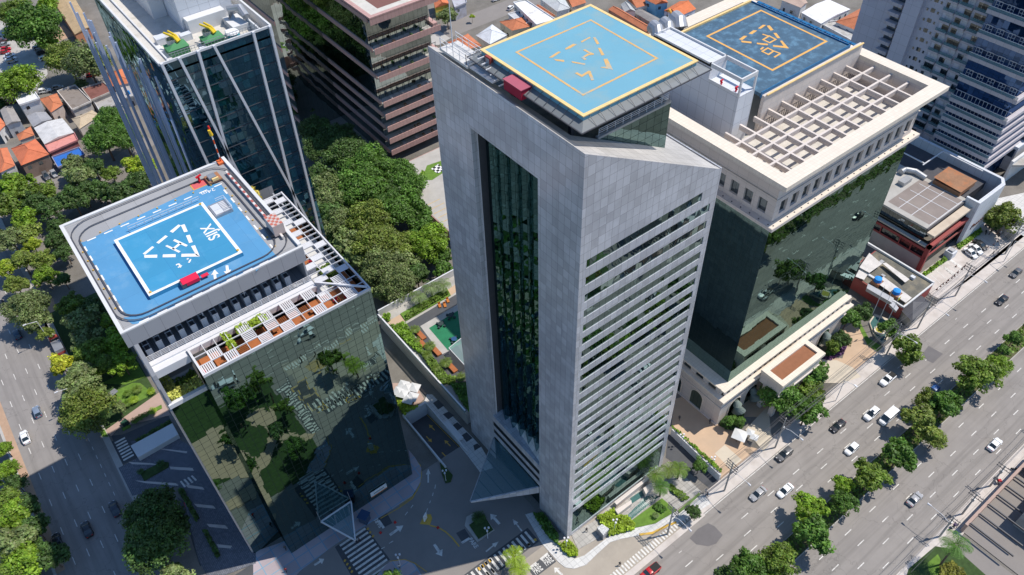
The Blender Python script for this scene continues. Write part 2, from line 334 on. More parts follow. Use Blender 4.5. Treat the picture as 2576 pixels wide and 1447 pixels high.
struct(MB().prism(rect(-300, 900, YS1, YN0), 0, .18), 'median', 'median_soil')
m = MB().use('concrete')
for y in (YS1-.18, YN0+.0): m.box(-300, 900, y, y+.18, 0, .22)
struct(m, 'median_kerb')
struct(MB().prism(rect(82, 900, YN1, 47.6), 0, .12), 'pavement', 'pavement')
struct(MB().prism(rect(53, 82, 43.7, 45.0), 0, .12), 'pavement', 'pavement')
struct(MB().prism(rect(-300, 900, 6.6, YS0), 0, .12), 'pavement', 'pavement')
struct(MB().prism(rect(-16.2, -14.8, 92, 500), 0, .12), 'pavement', 'concrete')
struct(MB().prism(rect(-35.6, -35, 44.3, 900), 0, .12), 'boulevard_kerb', 'concrete')
sheet('dirt_verge', 'dirt_road', rect(-35, -33.2, 120, 260), .026)
# plaza between the towers (asphalt), also what the glass front mirrors
sheet('plaza_road', 'asphalt', rect(-16, 53.8, 44.3, 92), .022)
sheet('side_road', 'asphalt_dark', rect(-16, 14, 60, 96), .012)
sheet('service_lane', 'service_tan', rect(28, 82, 44.9, 60.5), .026)
mk = MB().use('road_white')
def dash(x0, x1, y0, y1, z=.045): mk.face([(x0,y0,z),(x1,y0,z),(x1,y1,z),(x0,y1,z)])
for i in range(-8, 26):
    x = 97.4 + 8.75*i
    for y in (38.3, 35.25): dash(x-1.1 if y > 36 else x-3.8, x+1.1 if y > 36 else x-1.6, y-.09, y+.09)
    dash(x+4.4-1.1, x+4.4+1.1, 32.15-.09, 32.15+.09)
    for y, o in ((22.0, -.2), (18.88, -.1), (15.85, -4.4), (12.7, -.3)): dash(x+5.6+o-1.1, x+5.6+o+1.1, y-.09, y+.09)
    if i % 3 == 0: dash(x, x+.9, 41.2, 41.3)
for j in range(-8, 24):
    y = 138.4+8.8*j
    if y > 95:
        for x, o in ((-31.2, 0), (-28.2, .0), (-25.2, 0), (-22.2, -.5)): dash(x-.08, x+.08, y+o-1.1, y+o+1.1)
for j in range(8): dash(-19.05, -18.93, 131+3.1*j, 132.2+3.1*j)
dash(-300, 900, YN1-.35, YN1-.2)
def cross_x(x0, x1, y0, y1, pitch, wd, ax=0):
    """bars along x, repeated in y"""
    y = y0
    while y < y1:
        mk.face([(x0,y,.05),(x1,y,.05),(x1,y+wd,.05),(x0,y+wd,.05)]); y += pitch
def cross_y(x0, x1, y0, y1, pitch, wd):
    x = x0
    while x < x1:
        mk.face([(x,y0,.05),(x+wd,y0,.05),(x+wd,y1,.05),(x,y1,.05)]); x += pitch
cross_x(15.5, 21.9, 69.5, 87.6, 1.13, .52); cross_x(-14.3, -11.8, 138.8, 145.9, 1.02, .5)
cross_y(30.5, 49.2, 62.2, 65.4, 1.2, .52); cross_x(24.2, 26.6, 49.5, 68, .95, .5)
cross_y(27, 38, 60.3, 63.4, 1.2, .52)
cross_y(28.5, 82, 45.25, 46.85, .8, .42)
c2 = gs('02', [(1355,745),(1465,690),(1500,725),(1390,790)])
for i in range(4):
    t0, t1 = i/4+.03, i/4+.15; a, b, c, d = [Vector(p) for p in c2]
    mk.face([(*a.lerp(b, t0), .16), (*a.lerp(b, t1), .16), (*d.lerp(c, t1), .16), (*d.lerp(c, t0), .16)])
def arrow(ref, tail, tip, L=.0, wdt=.16, z=.05, head=.55, col=mk, mirror=False):
    a = g(ref, *tail); b = g(ref, *tip)
    d = (b-a); ln = d.length; d.normalize(); n = Vector((-d.y, d.x, 0)); h = min(1.5, ln*.4)
    c = b-d*h
    for p in ([a-n*wdt, c-n*wdt, c+n*wdt, a+n*wdt], [c-n*head, b, c+n*head]): col.face([(q.x, q.y, z) for q in p])
arrow('12', (1300,750), (1300,645)); arrow('12', (1010,1145), (1112,1072), head=.9, wdt=.3); arrow('12', (1345,1215), (1405,1305), head=.9, wdt=.3)
arrow('12', (1735,1270), (1830,1195)); arrow('12', (1838,1062), (1768,985), head=.9, wdt=.3); arrow('22', (75,1115), (5,1025)); arrow('22', (380,1447), (318,1390), wdt=.25, head=.8)
arrow('12', (440,1372), (515,1325), head=.8, wdt=.25)
for a, b in (((1355,765),(1350,795)),((1338,825),(1332,850)),((1317,885),(1310,905)),((1295,945),(1283,975)),((1185,918),(1168,942)),((1145,970),(1125,995)),((1035,1190),(1005,1208)),((972,1235),(945,1250))):
    mk.stroke(gs('12', [a, b]), .16, .05)
# stop boxes beside the islands
bx = MB().use('asphalt_dark')
for q in ([(915,1025),(990,980),(1030,1055),(950,1095)], [(1510,1130),(1575,1095),(1620,1165),(1560,1205)]): bx.prism(gs('12', q), .03, .03)
bx.prism(gs('12', [(595,1235),(830,1085),(1012,1330),(740,1490)]), .032, .032)
bx.prism(rect(29.8, 49.8, 61.8, 65.8), .032, .032); bx.prism(rect(23.9, 26.9, 49.2, 68.4), .032, .032)
bx.prism(rect(27.6, 30.4, 52.6, 57), .034, .034); bx.prism(rect(27.6, 30.4, 58.2, 62.5), .034, .034)
bx.prism(gs('22', [(120,1400),(275,1275),(335,1345),(170,1470)]), .034, .034)
bx.prism(gs('02', [(840,440),(945,390),(1035,560),(925,610)]), .032, .032)
for ref, p, q in (('12', (925,1035), (965,1092)), ('12', (1553,1205), (1612,1168)), ('22', (130,1398), (185,1355)), ('22', (215,1330), (272,1283))): mk.stroke(gs(ref, [p, q]), .55, .05)
struct(bx, 'junction_boxes')
ym = MB().use('road_yellow')
ym.stroke(gs('12', [(1190,560),(1240,620),(1250,690),(1235,770),(1180,870),(1080,940),(940,1020)]), .18, .052)
for i in range(24):
    t = i/24; ps = [Vector(p) for p in gs('12', [(1235,770),(1180,870),(1080,940)])]; qs = [Vector(p) for p in gs('12', [(1215,815),(1150,870),(1075,915)])]
    f = t*2; k = min(1, int(f)); a = ps[k].lerp(ps[k+1], f-k); b = qs[k].lerp(qs[k+1], f-k); ym.stroke([a, b], .09, .052)
ym.prism(gs('12', [(1235,1062),(1275,990),(1320,988),(1330,1020),(1312,1070)]), .05, .05)
ym.stroke(gs('12', [(1312,1072),(1375,1088),(1430,1120),(1480,1165),(1535,1232)]), .3, .05)
ym.stroke(gs('12', [(1010,1345),(1120,1330),(1200,1360),(1290,1425)]), .15, .16)
for p in ((1675,1390),(1702,1370),(1730,1347),(1760,1325)): a, b = gs('12', [p, (p[0]+14, p[1]+22)]); ym.stroke([a, b], .6, .05)
for p in ((20,1288),(85,1250),(130,1225),(178,1190)): a, b = gs('22', [p, (p[0]-6, p[1]-18)]); ym.stroke([a, b], .6, .05)
for p in ((838,1095),(856,1122),(878,1150),(665,1335),(683,1362),(702,1390),(718,1418)): a, b = gs('12', [p, (p[0]+12, p[1]+6)]); ym.stroke([a, b], .55, .05)
ym.stroke([(27.3,52.3),(30.7,52.3),(30.7,62.8),(27.3,62.8)], .2, .05, True)
for i in range(6): ym.stroke([(27.4+i*.5, 57.1), (27.9+i*.5, 58.1)], .12, .052)
for i in range(16): ym.stroke([(33+i*.32, 49.0), (34.2+i*.32, 51.6)], .12, .052)
ym.stroke([(34,52),(38.5,49),(46,48.6)], .18, .05)
ym.stroke(gs('22', [(960,1143),(1060,1130),(1170,1075),(1240,1050)]), .5, .135)
struct(ym, 'yellow_road_markings')
# parking bays
for ref, p, q in [('31', a, b) for a, b in (((1160,640),(1270,745)),((1205,610),(1320,710)),((1250,580),(1365,680)),((1295,555),(1412,650)),((1340,530),(1460,620)),((1270,745),(1475,570)),((1580,330),(1700,420)),((1540,530),(1700,415)))]:
    mk.stroke(gs(ref, [p, q]), .16, .14)
mk.stroke(gs('31', [(1370,515),(1480,590)]), 1.0, .14)
for i in range(5): a = g('31', 1345+i*17, 590+i*10); mk.stroke([(a.x-.7, a.y-1.0), (a.x+.7, a.y+1.0)], .3, .14)
# lines on the ground of the left plaza
struct(mk, 'white_road_markings')
dm = MB().use('pavement')
for q in ([(1180,490),(1415,515),(1410,530),(1215,500)], [(1280,630),(1455,640),(1465,662),(1290,650)], [(1400,765),(1530,785),(1545,805),(1420,790)], [(1465,910),(1610,925),(1630,948),(1490,935)], [(1560,1062),(1700,1072),(1725,1100),(1580,1085)], [(1635,1215),(1755,1228),(1740,1248),(1650,1240)], [(970,595),(1150,605),(1200,618),(1000,612)], [(1020,735),(1330,755),(1350,775),(1100,755)]):
    dm.prism(gs('02', q), .145, .145)
struct(dm, 'pale_paving_bands')
sheet('kerb_strip', 'concrete', gs('02', [(750,360),(775,360),(1010,860),(985,860)]), .06)
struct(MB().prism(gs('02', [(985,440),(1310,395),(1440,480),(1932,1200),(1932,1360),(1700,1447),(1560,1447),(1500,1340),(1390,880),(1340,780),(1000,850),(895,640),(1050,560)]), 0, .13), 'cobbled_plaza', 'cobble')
sheet('red_lane', 'red_paving', gs('02', [(1385,900),(1410,890),(1640,1310),(1580,1345)]), .05)
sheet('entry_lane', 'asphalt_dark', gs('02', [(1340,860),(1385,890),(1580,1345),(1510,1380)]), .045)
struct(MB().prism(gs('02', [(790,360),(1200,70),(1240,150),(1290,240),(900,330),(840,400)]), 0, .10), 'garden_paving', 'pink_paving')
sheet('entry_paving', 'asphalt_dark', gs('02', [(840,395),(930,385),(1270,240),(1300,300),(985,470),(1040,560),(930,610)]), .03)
struct(MB().prism(gs('12', [(-20,1450),(-20,1275),(250,1180),(1180,680),(1150,500),(1200,560),(1248,640),(1242,745),(1180,850),(1020,955),(850,1060),(600,1212),(330,1420),(280,1480)]), 0, .12), 'mosaic_pavement', 'mosaic')
struct(MB().prism(gs('12', [(1010,1345),(1120,1330),(1200,1365),(1250,1450),(900,1460)]), 0, .12), 'mosaic_pavement', 'mosaic')
# ramp
rm = MB().use('asphalt_dark')
rm.face([(RX0,RY0,.01),(RX1,RY0,.01),(RX1,RY1,-3.6),(RX0,RY1,-3.6)])
struct(rm, 'ramp_road')
# raised kerbs and paving round the granite tower
kp = gs('22', [(100,990),(160,975),(345,1210),(430,1300),(470,1325),(545,1300),(720,1165),(830,1130),(960,1075),(1120,1010),(1270,950),(1430,840),(1505,905),(1340,1010),(1240,1060),(1130,1100),(980,1145),(820,1175),(740,1200),(640,1290),(560,1370),(470,1400),(400,1390),(350,1350),(225,1210)])
struct(MB().prism(kp, 0, .13), 'white_pavement', 'deck_tile')
struct(MB().prism(gs('22', [(445,1140),(620,1040),(830,830),(1030,700),(1180,590),(1430,820),(1230,965),(900,1040),(730,1110),(650,1170),(500,1255)]), 0, .15), 'forecourt_paving', 'lobby_tile')
struct(MB().prism(gs('12', [(1290,85),(1330,85),(1700,480),(1790,640),(1690,670),(1600,550),(1270,140)]), 0, .13), 'checker_path', 'deck_tile')
cp = MB().use('asphalt_dark')
for q in ([(1335,150),(1375,125),(1420,170),(1375,200)], [(1410,235),(1455,215),(1495,245),(1450,275)], [(1480,320),(1520,295),(1560,330),(1520,360)], [(1550,395),(1590,370),(1635,415),(1590,445)], [(1640,470),(1670,455),(1700,480),(1650,510)]):
    cp.prism(gs('12', q), .142, .142)
struct(cp, 'dark_paving_squares')
struct(MB().prism(gs('21', [(1250,1350),(1560,1447),(1932,1447),(1932,1700),(1560,1700),(1200,1400)]), 0, .01), 'hidden_court', 'tan_paving')
struct(MB().prism(gs('22', [(1205,310),(1225,120),(1300,100),(1560,320),(1720,380),(1800,480),(1932,520),(1932,560),(1620,790),(1560,700)]), 0, .11), 'tan_forecourt', 'tan_paving')
struct(MB().prism(gs('22', [(1530,530),(1605,465),(1735,580),(1650,650)]), .11, .118), 'stone_inlay', 'cream_paving')
struct(MB().prism(gs('22', [(1760,350),(1932,170),(1960,420),(1900,520)]), .11, .131), 'stone_inlay', 'cream_paving')
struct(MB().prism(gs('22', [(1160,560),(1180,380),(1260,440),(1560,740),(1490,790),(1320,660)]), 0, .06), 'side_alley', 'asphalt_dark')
struct(MB().prism(gs('31', [(560,1040),(640,990),(720,1060),(770,1180),(870,1260),(700,1380),(380,1290),(350,1240),(560,1260),(600,1140)]), 0, .105), 'curving_drive', 'tan_paving')
struct(MB().prism(gs('31', [(375,1265),(520,1275),(640,1330),(700,1400),(560,1447),(420,1447)]), .11, .137), 'drive_apron', 'cream_paving')
struct(MB().prism(gs('31', [(670,985),(700,1000),(760,1110),(860,1170),(830,1210),(750,1160),(700,1060)]), 0, .16), 'lawn_strip', 'grass')
struct(MB().prism(gs('31', [(1120,640),(1450,400),(1640,180),(1880,310),(1932,300),(1932,340),(1500,680),(1290,810),(1230,780)]), 0, .12), 'parking_apron', 'pavement')
struct(MB().prism(gs('31', [(760,990),(800,930),(930,980),(900,1120),(860,1160),(790,1080)]), .0, .5), 'pool_basin', 'cream_paving')
struct(MB().prism(gs('31', [(768,1000),(800,950),(900,985),(880,1110),(855,1140),(795,1075)]), .5, .53), 'pool_water', 'water')
# lawns
struct(MB().prism(gs('22', [(640,1000),(780,960),(900,1040),(1130,870),(1240,965),(1080,1060),(900,1100),(735,1150)]), 0, .3), 'lawn', 'grass')
struct(MB().prism(gs('22', [(1250,965),(1410,830),(1420,845),(1260,985)]), 0, .3), 'lawn_strip', 'grass')
struct(MB().prism(gs('02', [(870,60),(1000,0),(1060,0),(1165,85),(1000,160),(900,200)]), 0, .2), 'lawn', 'grass')
struct(MB().prism(gs('02', [(920,340),(985,315),(990,330),(930,360)]), 0, .3), 'lawn_strip', 'grass')
struct(MB().prism(gs('02', [(1150,200),(1220,165),(1225,190),(1170,220)]), 0, .3), 'lawn_strip', 'grass')
struct(MB().prism(gs('01', [(780,1447),(1040,1300),(1100,1400),(950,1460)]), 0, .2), 'lawn', 'grass')
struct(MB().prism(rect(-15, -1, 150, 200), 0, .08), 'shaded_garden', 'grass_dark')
struct(MB().prism(gs('02', [(745,355),(790,350),(820,405),(775,405)]), 0, .3), 'lawn_strip', 'grass')
# mirrored garden in front of the glass office
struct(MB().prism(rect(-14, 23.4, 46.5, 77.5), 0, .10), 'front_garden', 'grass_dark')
def gm_(ref, pts, s): return [(p[0], s-p[1]) for p in gs(ref, pts)]
struct(MB().prism(gm_('02', [(1440,460),(1570,380),(1680,310),(1790,335),(1830,470),(1850,560),(1900,640),(1932,700),(1700,720),(1580,730),(1490,600)], 195.6), .10, .14), 'garden_path', 'tan_paving')
struct(MB().prism(gm_('02', [(1680,930),(1932,740),(1932,860),(1720,980)], 195.6), .10, .15), 'garden_path', 'tan_paving')
struct(MB().prism(gm_('12', [(-60,250),(0,190),(130,190),(150,300),(200,370),(330,380),(440,380),(380,460),(250,420),(160,440),(120,560),(30,690),(-60,760),(-40,600),(60,520),(100,440),(60,330),(-60,300)], 185.6), .10, .16), 'garden_path', 'tan_paving')
# back streets
sheet('back_street', 'concrete', gs('10', [(1250,340),(1380,220),(1932,15),(2000,60),(1500,270),(1380,340)]), .02)
sheet('back_street', 'asphalt', rect(160, 420, 255, 266), .025)
sheet('parking_lot', 'concrete', gs('00', [(-200,100),(0,60),(330,350),(360,560),(250,700),(100,650),(-200,600)]), .02)
sheet('garden_street', 'asphalt', gs('00', [(330,1560),(1100,1020),(1180,1080),(420,1700)]), .015)
sheet('garden_street', 'asphalt', gs('00', [(250,1330),(420,1240),(500,1340),(330,1440)]), .02)
sheet('dirt_lot', 'dirt_road', gs('00', [(380,240),(480,190),(560,270),(420,320)]), .02)
sheet('dirt_path', 'dirt_road', gs('01', [(330,870),(400,800),(450,980),(420,1150),(340,1050)]), .02)
sheet('dirt_path', 'dirt_road', gs('01', [(200,620),(280,650),(330,800),(250,760)]), .02)
# roof garden east of the ramp: platform top at 5 m
GT = 5.0
struct(MB().use('concrete').prism(rect(55.2, 100, 96, 136), 0, GT-.02), 'garden_podium')
sheet('garden_deck', 'asphalt_dark', gs('11', [(1130,1000),(1520,770),(1620,900),(1800,1447),(1500,1447),(1330,1290),(1200,1080)], GT), GT+.01)
sheet('white_deck', 'concrete', gs('11', [(1240,1015),(1525,850),(1530,905),(1310,1030),(1460,1200),(1400,1230)], GT), GT+.02)
sheet('green_turf', 'turf_pool', gs('11', [(1305,1030),(1535,890),(1600,1120),(1450,1200)], GT), GT+.03)
sheet('tan_deck', 'tan_paving', gs('11', [(985,985),(1090,925),(1140,975),(1020,1010)], GT), GT+.02)
sheet('tan_deck', 'tan_paving', gs('11', [(1440,745),(1520,690),(1520,750),(1470,785)], GT), GT+.02)
struct(MB().prism(gs('11', [(1090,925),(1440,730),(1470,785),(1130,980)], GT), GT, GT+.3), 'planting_bed', 'grass')
# brown tower podium with lawn and chessboard
sheet('podium_terrace', 'concrete', rect(89.8, 127.8, 146.3, 189.7), 4.0)
for i in range(9): mkp = struct(MB().stroke([(90.5, 148+i*2.4), (96, 148+i*2.4)], .15, 4.02), 'bay_lines', 'road_yellow')
struct(MB().use('brown_band').prism(rect(89.5, 128, 146, 190), 0, 3.96), 'terrace_podium')
sheet('terrace_lawn', 'grass', gs('10', [(1250,1360),(1290,1250),(1410,1210),(1420,1300),(1330,1360)], 4), 4.04)
sheet('giant_chessboard', 'chess', gs('10', [(1322,1275),(1375,1240),(1425,1280),(1370,1312)], 4), 4.07)
# ------------------------------------------------------------------ granite tower with the light blue helipad
X0, X1, Y0, Y1 = 54.8, 83.6, 58.5, 93.6
def zr(x): return 101.4-.57*(x-X0)
T = thing('granite_tower', 'tall grey granite office tower with sloping top and pale blue helipad', 'building', (69, 76, 0), world=True)
tops = [82.4,78.9,75.3,71.8,68.5,65.4,62.2,59.0,55.8,52.5,49.2,45.9,42.7,39.6,36.4,33.1,29.8,26.4,22.9,19.6,16.3,13.0]
w_ = MB().use('granite')
A0, A1 = 56.1, 82.4
zs = [(t-1.7, t) for t in tops]+[(1.2, 10.0)]
def fq(a, b, c, d): w_.face([(a,Y0,c),(b,Y0,c),(b,Y0,d),(a,Y0,d)])
prev = 82.4
w_.face([(X0,Y0,82.4),(X1,Y0,82.4),(X1,Y0,zr(X1)),(X0,Y0,zr(X0))])
fq(79.9, A1, 80.7, 82.4)
fq(X0, A0, 0, 82.4); fq(A1, X1, 0, 82.4)
for i, (b, t) in enumerate(zs):
    if i: fq(A0, A1, t, prev)
    prev = b
fq(A0, A1, 0, prev)
for b, t in zs:
    e = 79.9 if t == 82.4 else A1
    w_.face([(A0,Y0,b),(e,Y0,b),(e,Y0+.16,b),(A0,Y0+.16,b)]); w_.face([(A0,Y0,t),(A0,Y0+.16,t),(e,Y0+.16,t),(e,Y0,t)])
    w_.face([(A0,Y0,b),(A0,Y0+.16,b),(A0,Y0+.16,t),(A0,Y0,t)]); w_.face([(e,Y0,b),(e,Y0,t),(e,Y0+.16,t),(e,Y0+.16,b)])
O0, O1, OZ0, OZ1 = 67.8, 83.8, 9.6, 92.0
def lq(a, b, c, d): w_.face([(X0,b,c),(X0,a,c),(X0,a,d),(X0,b,d)])
lq(Y0, O0, 0, OZ1); lq(O1, Y1, 0, OZ1); lq(Y0, Y1, OZ1, zr(X0))
w_.face([(X1,Y0,0),(X1,Y1,0),(X1,Y1,zr(X1)),(X1,Y0,zr(X1))]); w_.face([(X1,Y1,0),(X0,Y1,0),(X0,Y1,zr(X0)),(X1,Y1,zr(X1))])
w_.face([(X0,O0,OZ0),(X0+3,O0,OZ0),(X0+3,O0,OZ1),(X0,O0,OZ1)]); w_.face([(X0,O0,OZ1),(X0+3,O0,OZ1),(X0+3,O1,OZ1),(X0,O1,OZ1)])
w_.build('granite_wall', parent=T)
jb = MB().use('metal_dark'); jb.face([(X0+1,O1,OZ0),(X0+3,O1,OZ0),(X0+3,O1,OZ1),(X0+1,O1,OZ1)]); jb.use('granite').face([(X0,O1,OZ0),(X0+1,O1,OZ0),(X0+1,O1,OZ1),(X0,O1,OZ1)])
jb.use('steel_white').box(X0+1.0, X0+1.12, O1-.15, O1-.02, OZ0, OZ1); jb.build('window_jamb', parent=T)
rg = MB(); n = 6
for i in range(n):
    a, b = O0+(O1-O0)*i/n, O0+(O1-O0)*(i+1)/n; c = b-.6
    rg.face([(X0+2.6,b,OZ0),(X0+1.3,a,OZ0),(X0+1.3,a,OZ1),(X0+2.6,b,OZ1)][::1]); rg.face([(X0+1.3,a,OZ0),(X0+2.6,a,OZ0),(X0+2.6,a,OZ1),(X0+1.3,a,OZ1)])
rg.build('tall_glass_wall', 'recess_glass', T)
for b, t in zs:
    e = 79.9 if t == 82.4 else A1
    p = MB().face([(A0,Y0+.12,b),(e,Y0+.12,b),(e,Y0+.12,t),(A0,Y0+.12,t)]).build('lobby_glazing' if t == 10.0 else 'window_band', 'mirror_front' if t == 10.0 else 'strip_glass', T)
sk = MB()
for a, b, k in ((9.6, 11.2, 'granite'), (11.2, 12.6, 'dark_void'), (12.6, 14.0, 'granite'), (14.0, 15.6, 'dark_void'), (15.6, 17.6, 'granite')):
    sk.use(k).box(X0+.02, X0+.5 if k == 'granite' else X0+.3, O0, O1, a, b-.002)
    if k == 'granite': sk.box(X0-.0, X0+.55, O0+.01, O1-.01, a+.01, b-.01)
sk.use('granite').face([(X0+.5,O0,17.6),(X0+.5,O1,17.6),(X0+2.8,O1,17.7),(X0+2.8,O0,20.5)]); sk.build('louvre_bands', parent=T)
lw = MB().use('strip_glass').box(X0+.6, X0+1, O0, O1, .1, 9.5); lw.build('entrance_glazing', parent=T)
ca = MB(); tip = Vector((41.3, 74.5, 9)); p1 = Vector((X0-.05, 84.0, 9)); p2 = Vector((X0-.05, 68.2, 9))
ca.use('clear_glass').face([tip, p2, p1]); 
for i in range(1, 6):
    t = i/6; a = tip.lerp(p2, t); b = tip.lerp(p1, t); ca.use('metal_dark').bar(a-Vector((0,0,.2)), b-Vector((0,0,.2)), .12, .25)
ca.use('metal').bar(tip, p1, .16, .2); ca.use('granite')
d = Vector((0, 0, -2.4)); o = Vector((0, -.35, 0)); tt = tip+Vector((0, 0, -.35))
ca.face([tip+o, p2+o+Vector((0,0,.0)), p2+o+d, tt+o][::-1]); ca.face([tip, p2, p2+o, tip+o]); ca.face([tt+o, p2+o+d, p2+d, tt]); ca.face([tip, tt, p2+d, p2][::1])
cn = ca.build('glass_canopy', parent=T)
# roof
rf = MB().use('roof_stone'); WX0, WX1, WY0, WY1, WF = 57.5, 76.5, 64.3, 91.5, 97.0
def rq(a, b, c, d): rf.face([(a,c,zr(a)),(b,c,zr(b)),(b,d,zr(b)),(a,d,zr(a))])
rq(X0, X1, Y0, WY0); rq(X0, X1, WY1, Y1); rq(X0, WX0, WY0, WY1); rq(WX1, X1, WY0, WY1); rf.build('sloping_roof', parent=T)
pr = MB().use('granite'); pr.bar((X1-.1, Y0, zr(X1)+.15), (X1-.1, Y1, zr(X1)+.15), .2, .3); pr.use('metal_dark').bar((X1-.5, Y0+1, zr(X1)+.3), (X1-.5, Y1, zr(X1)+.3), .2, .05)
pr.build('roof_parapet', parent=T)
wl = MB().use('dark_void'); wl.face([(WX0,WY0,WF),(WX0,WY1,WF),(WX0,WY1,zr(WX0)),(WX0,WY0,zr(WX0))])  # well walls coloured near black, painting in the shaded gap below the deck
wl.face([(WX0,WY0,WF),(62.5,WY0,WF),(WX0,WY0,zr(WX0))]); wl.face([(WX0,WY1,WF),(62.5,WY1,WF),(WX0,WY1,zr(WX0))])
wl.use('stained').face([(WX0,WY0,WF),(WX1,WY0,WF),(WX1,WY1,WF),(WX0,WY1,WF)])
wl.use('concrete').box(62.5, WX1+.05, WY0-.06, WY0+.5, WF-.1, WF+.25).box(WX1-.5, WX1+.06, WY0+.5, WY1, WF-.1, WF+.25)
wl.box(68, 74, 70, 80, WF, 103).use('concrete'); wl.build('roof_terrace', parent=T)
pg = MB(); pg.face([(62.6,WY0,zr(62.6)),(WX1,WY0,zr(WX1)),(WX1,WY0,WF-.1),(62.6,WY0,WF-.1)]); pg.face([(WX1,WY0,zr(WX1)),(WX1,WY1,zr(WX1)),(WX1,WY1,WF-.1),(WX1,WY0,WF-.1)])
pg.build('penthouse_glazing', 'mirror_front', T)
rl = MB().use('steel_white')
for a, b in (((62.8,WY0+.2),(WX1-.2,WY0+.2)), ((WX1-.2,WY0+.2),(WX1-.2,WY0+7))):
    for h in (.55, .85, 1.15): rl.bar((*a, WF+.2+h), (*b, WF+.2+h), .07)
    L = int((Vector(b)-Vector(a)).length/1.4)
    for i in range(L+1): p = Vector(a).lerp(Vector(b), i/L); rl.bar((*p, WF), (*p, WF+1.4), .06)
rl.build('railing', parent=T)
HZ = 104.0; hx0, hx1, hy0, hy1 = 57.5, 78.0, 62.0, 83.6
hp = MB().use('helipad_light').box(hx0, hx1, hy0, hy1, HZ-.8, HZ)
H1 = hp.build('helipad_deck', parent=T)
hm = MB().use('pad_yellow')
for q in ((hx0-.15,hx1+.15,hy0-.15,hy0+.35),(hx0-.15,hx1+.15,hy1-.35,hy1+.15),(hx0-.15,hx0+.35,hy0+.35,hy1-.35),(hx1-.35,hx1+.15,hy0+.35,hy1-.35)): hm.box(*q, HZ-.12, HZ+.03)
hm.build('yellow_edge', parent=T)
ho = MB().use('faded_orange')
ho.stroke(gs('20', [(595,153),(1093,441),(537,717),(36,395)], HZ), .34, HZ+.02, True)
for q in ([(810,215),(975,133),(997,150),(830,240)],[(1040,142),(1090,140),(1160,262),(1110,272)],[(515,350),(665,262),(740,270),(610,348),(530,375)],[(1130,340),(1180,338),(1255,470),(1200,480)],[(210,520),(390,405),(440,415),(275,525)],[(300,545),(500,565),(500,603),(340,578)],[(632,588),(895,632),(890,663),(650,614)]):
    ho.prism(gs('C', q, HZ), HZ+.02, HZ+.02)
ho.prism(gs('C', [(1235,545),(1310,540),(1415,752),(1300,728)], HZ), HZ+.02, HZ+.02); ho.prism(gs('C', [(1180,698),(1290,690),(1300,728),(1185,708)], HZ), HZ+.022, HZ+.022)
ho.stroke(gs('C', [(870,372),(1030,455),(950,462),(850,520),(900,560)], HZ), .38, HZ+.025)
ho.stroke(gs('C', [(720,805),(830,865),(965,785),(1035,945)], HZ), .42, HZ+.025)
ho.build('orange_marking', parent=T)
un = MB().use('metal_dark')
for i in range(12):
    for x in (hx0, hx1): un.bar((x, hy0+1+i*1.75, HZ-.3), (x+(-1.5 if x == hx0 else 1.5), hy0+1+i*1.75, HZ-1.2), .05)
    un.bar((hx0+1+i*1.68, hy0, HZ-.3), (hx0+1+i*1.68, hy0-1.5, HZ-1.2), .05); un.bar((hx0+1+i*1.68, hy1, HZ-.3), (hx0+1+i*1.68, hy1+1.7, HZ-1.2), .08)
q = [(hx0-1.5,hy0-1.5,HZ-1.25),(hx1+1.5,hy0-1.5,HZ-1.25),(hx1+1.5,hy1+1.5,HZ-1.25),(hx0-1.5,hy1+1.5,HZ-1.25)]
for a, b in zip(q, q[1:]+q[:1]): un.bar(a, b, .14)
un.use('metal_dark').box(hx0+.1, hx1-.1, hy0+.1, hy1-.1, HZ-1.7, HZ-.81)
for x in (60, 75):
    for y in (67, 80): un.box(x-.3, x+.3, y-.3, y+.3, WF, HZ-1.7)
un.build('deck_frame', parent=T)
sn = MB().use('net'); i4 = [(hx0,hy0,HZ-.75),(hx1,hy0,HZ-.75),(hx1,hy1,HZ-.75),(hx0,hy1,HZ-.75)]
for k in range(4): sn.face([i4[k], q[k], q[(k+1)%4], i4[(k+1)%4]])
sn.build('safety_net', parent=T)
st = MB().use('steel_white'); st.box(55.6, 57.4, 78.6, 84, 101.6, 101.8)
for a, b in (((55.4,84.5),(58.2,84.5)),((55.4,84.5),(55.4,91)),((58.2,84.5),(58.2,91))):
    for h in (.6, 1.2): st.bar((*a, 102.3+h), (*b, 102.3+h), .07)
    for i in range(5): p = Vector(a).lerp(Vector(b), i/4); st.bar((*p, 101.6), (*p, 103.6), .07)
for i in range(6): st.bar((55.5+i*.1, 77+i*1.1, 102+i*.3), (57.4, 77+i*1.1, 102+i*.3), .15)
st.build('access_stair', parent=T)
sf = MB().use('deck_tile').box(55.3, 58.6, 84.2, 91.2, 101.5, 101.9); sf.build('access_platform', parent=T)
rc = thing('equipment_box', 'dark red metal box standing at the edge of the pale blue helipad', 'box', (56.6, 74.2, 101.9), world=True)
b_ = MB().use('flat').box(55.6, 57.4, 72.2, 76.0, 102.0, 103.5); b_.build('cabinet', parent=rc, color=(.35, .01, .04)); MB().use('flat').box(55.5, 57.45, 72.1, 76.1, 103.5, 103.6).build('lid', parent=rc, color=(.42, .10, .14))
f2 = thing('fire_cabinet', 'small brick red cabinet beside the access stair of the pale blue helipad', 'cabinet', (57.2, 81.6, 102), world=True)
MB().use('flat').box(56.9, 57.7, 80.8, 82, 102, 104).build('cabinet_body', parent=f2, color=(.3, .05, .04)); MB().use('metal').box(56.86, 56.9, 81.0, 81.8, 102.2, 103.8).build('cabinet_door', parent=f2)
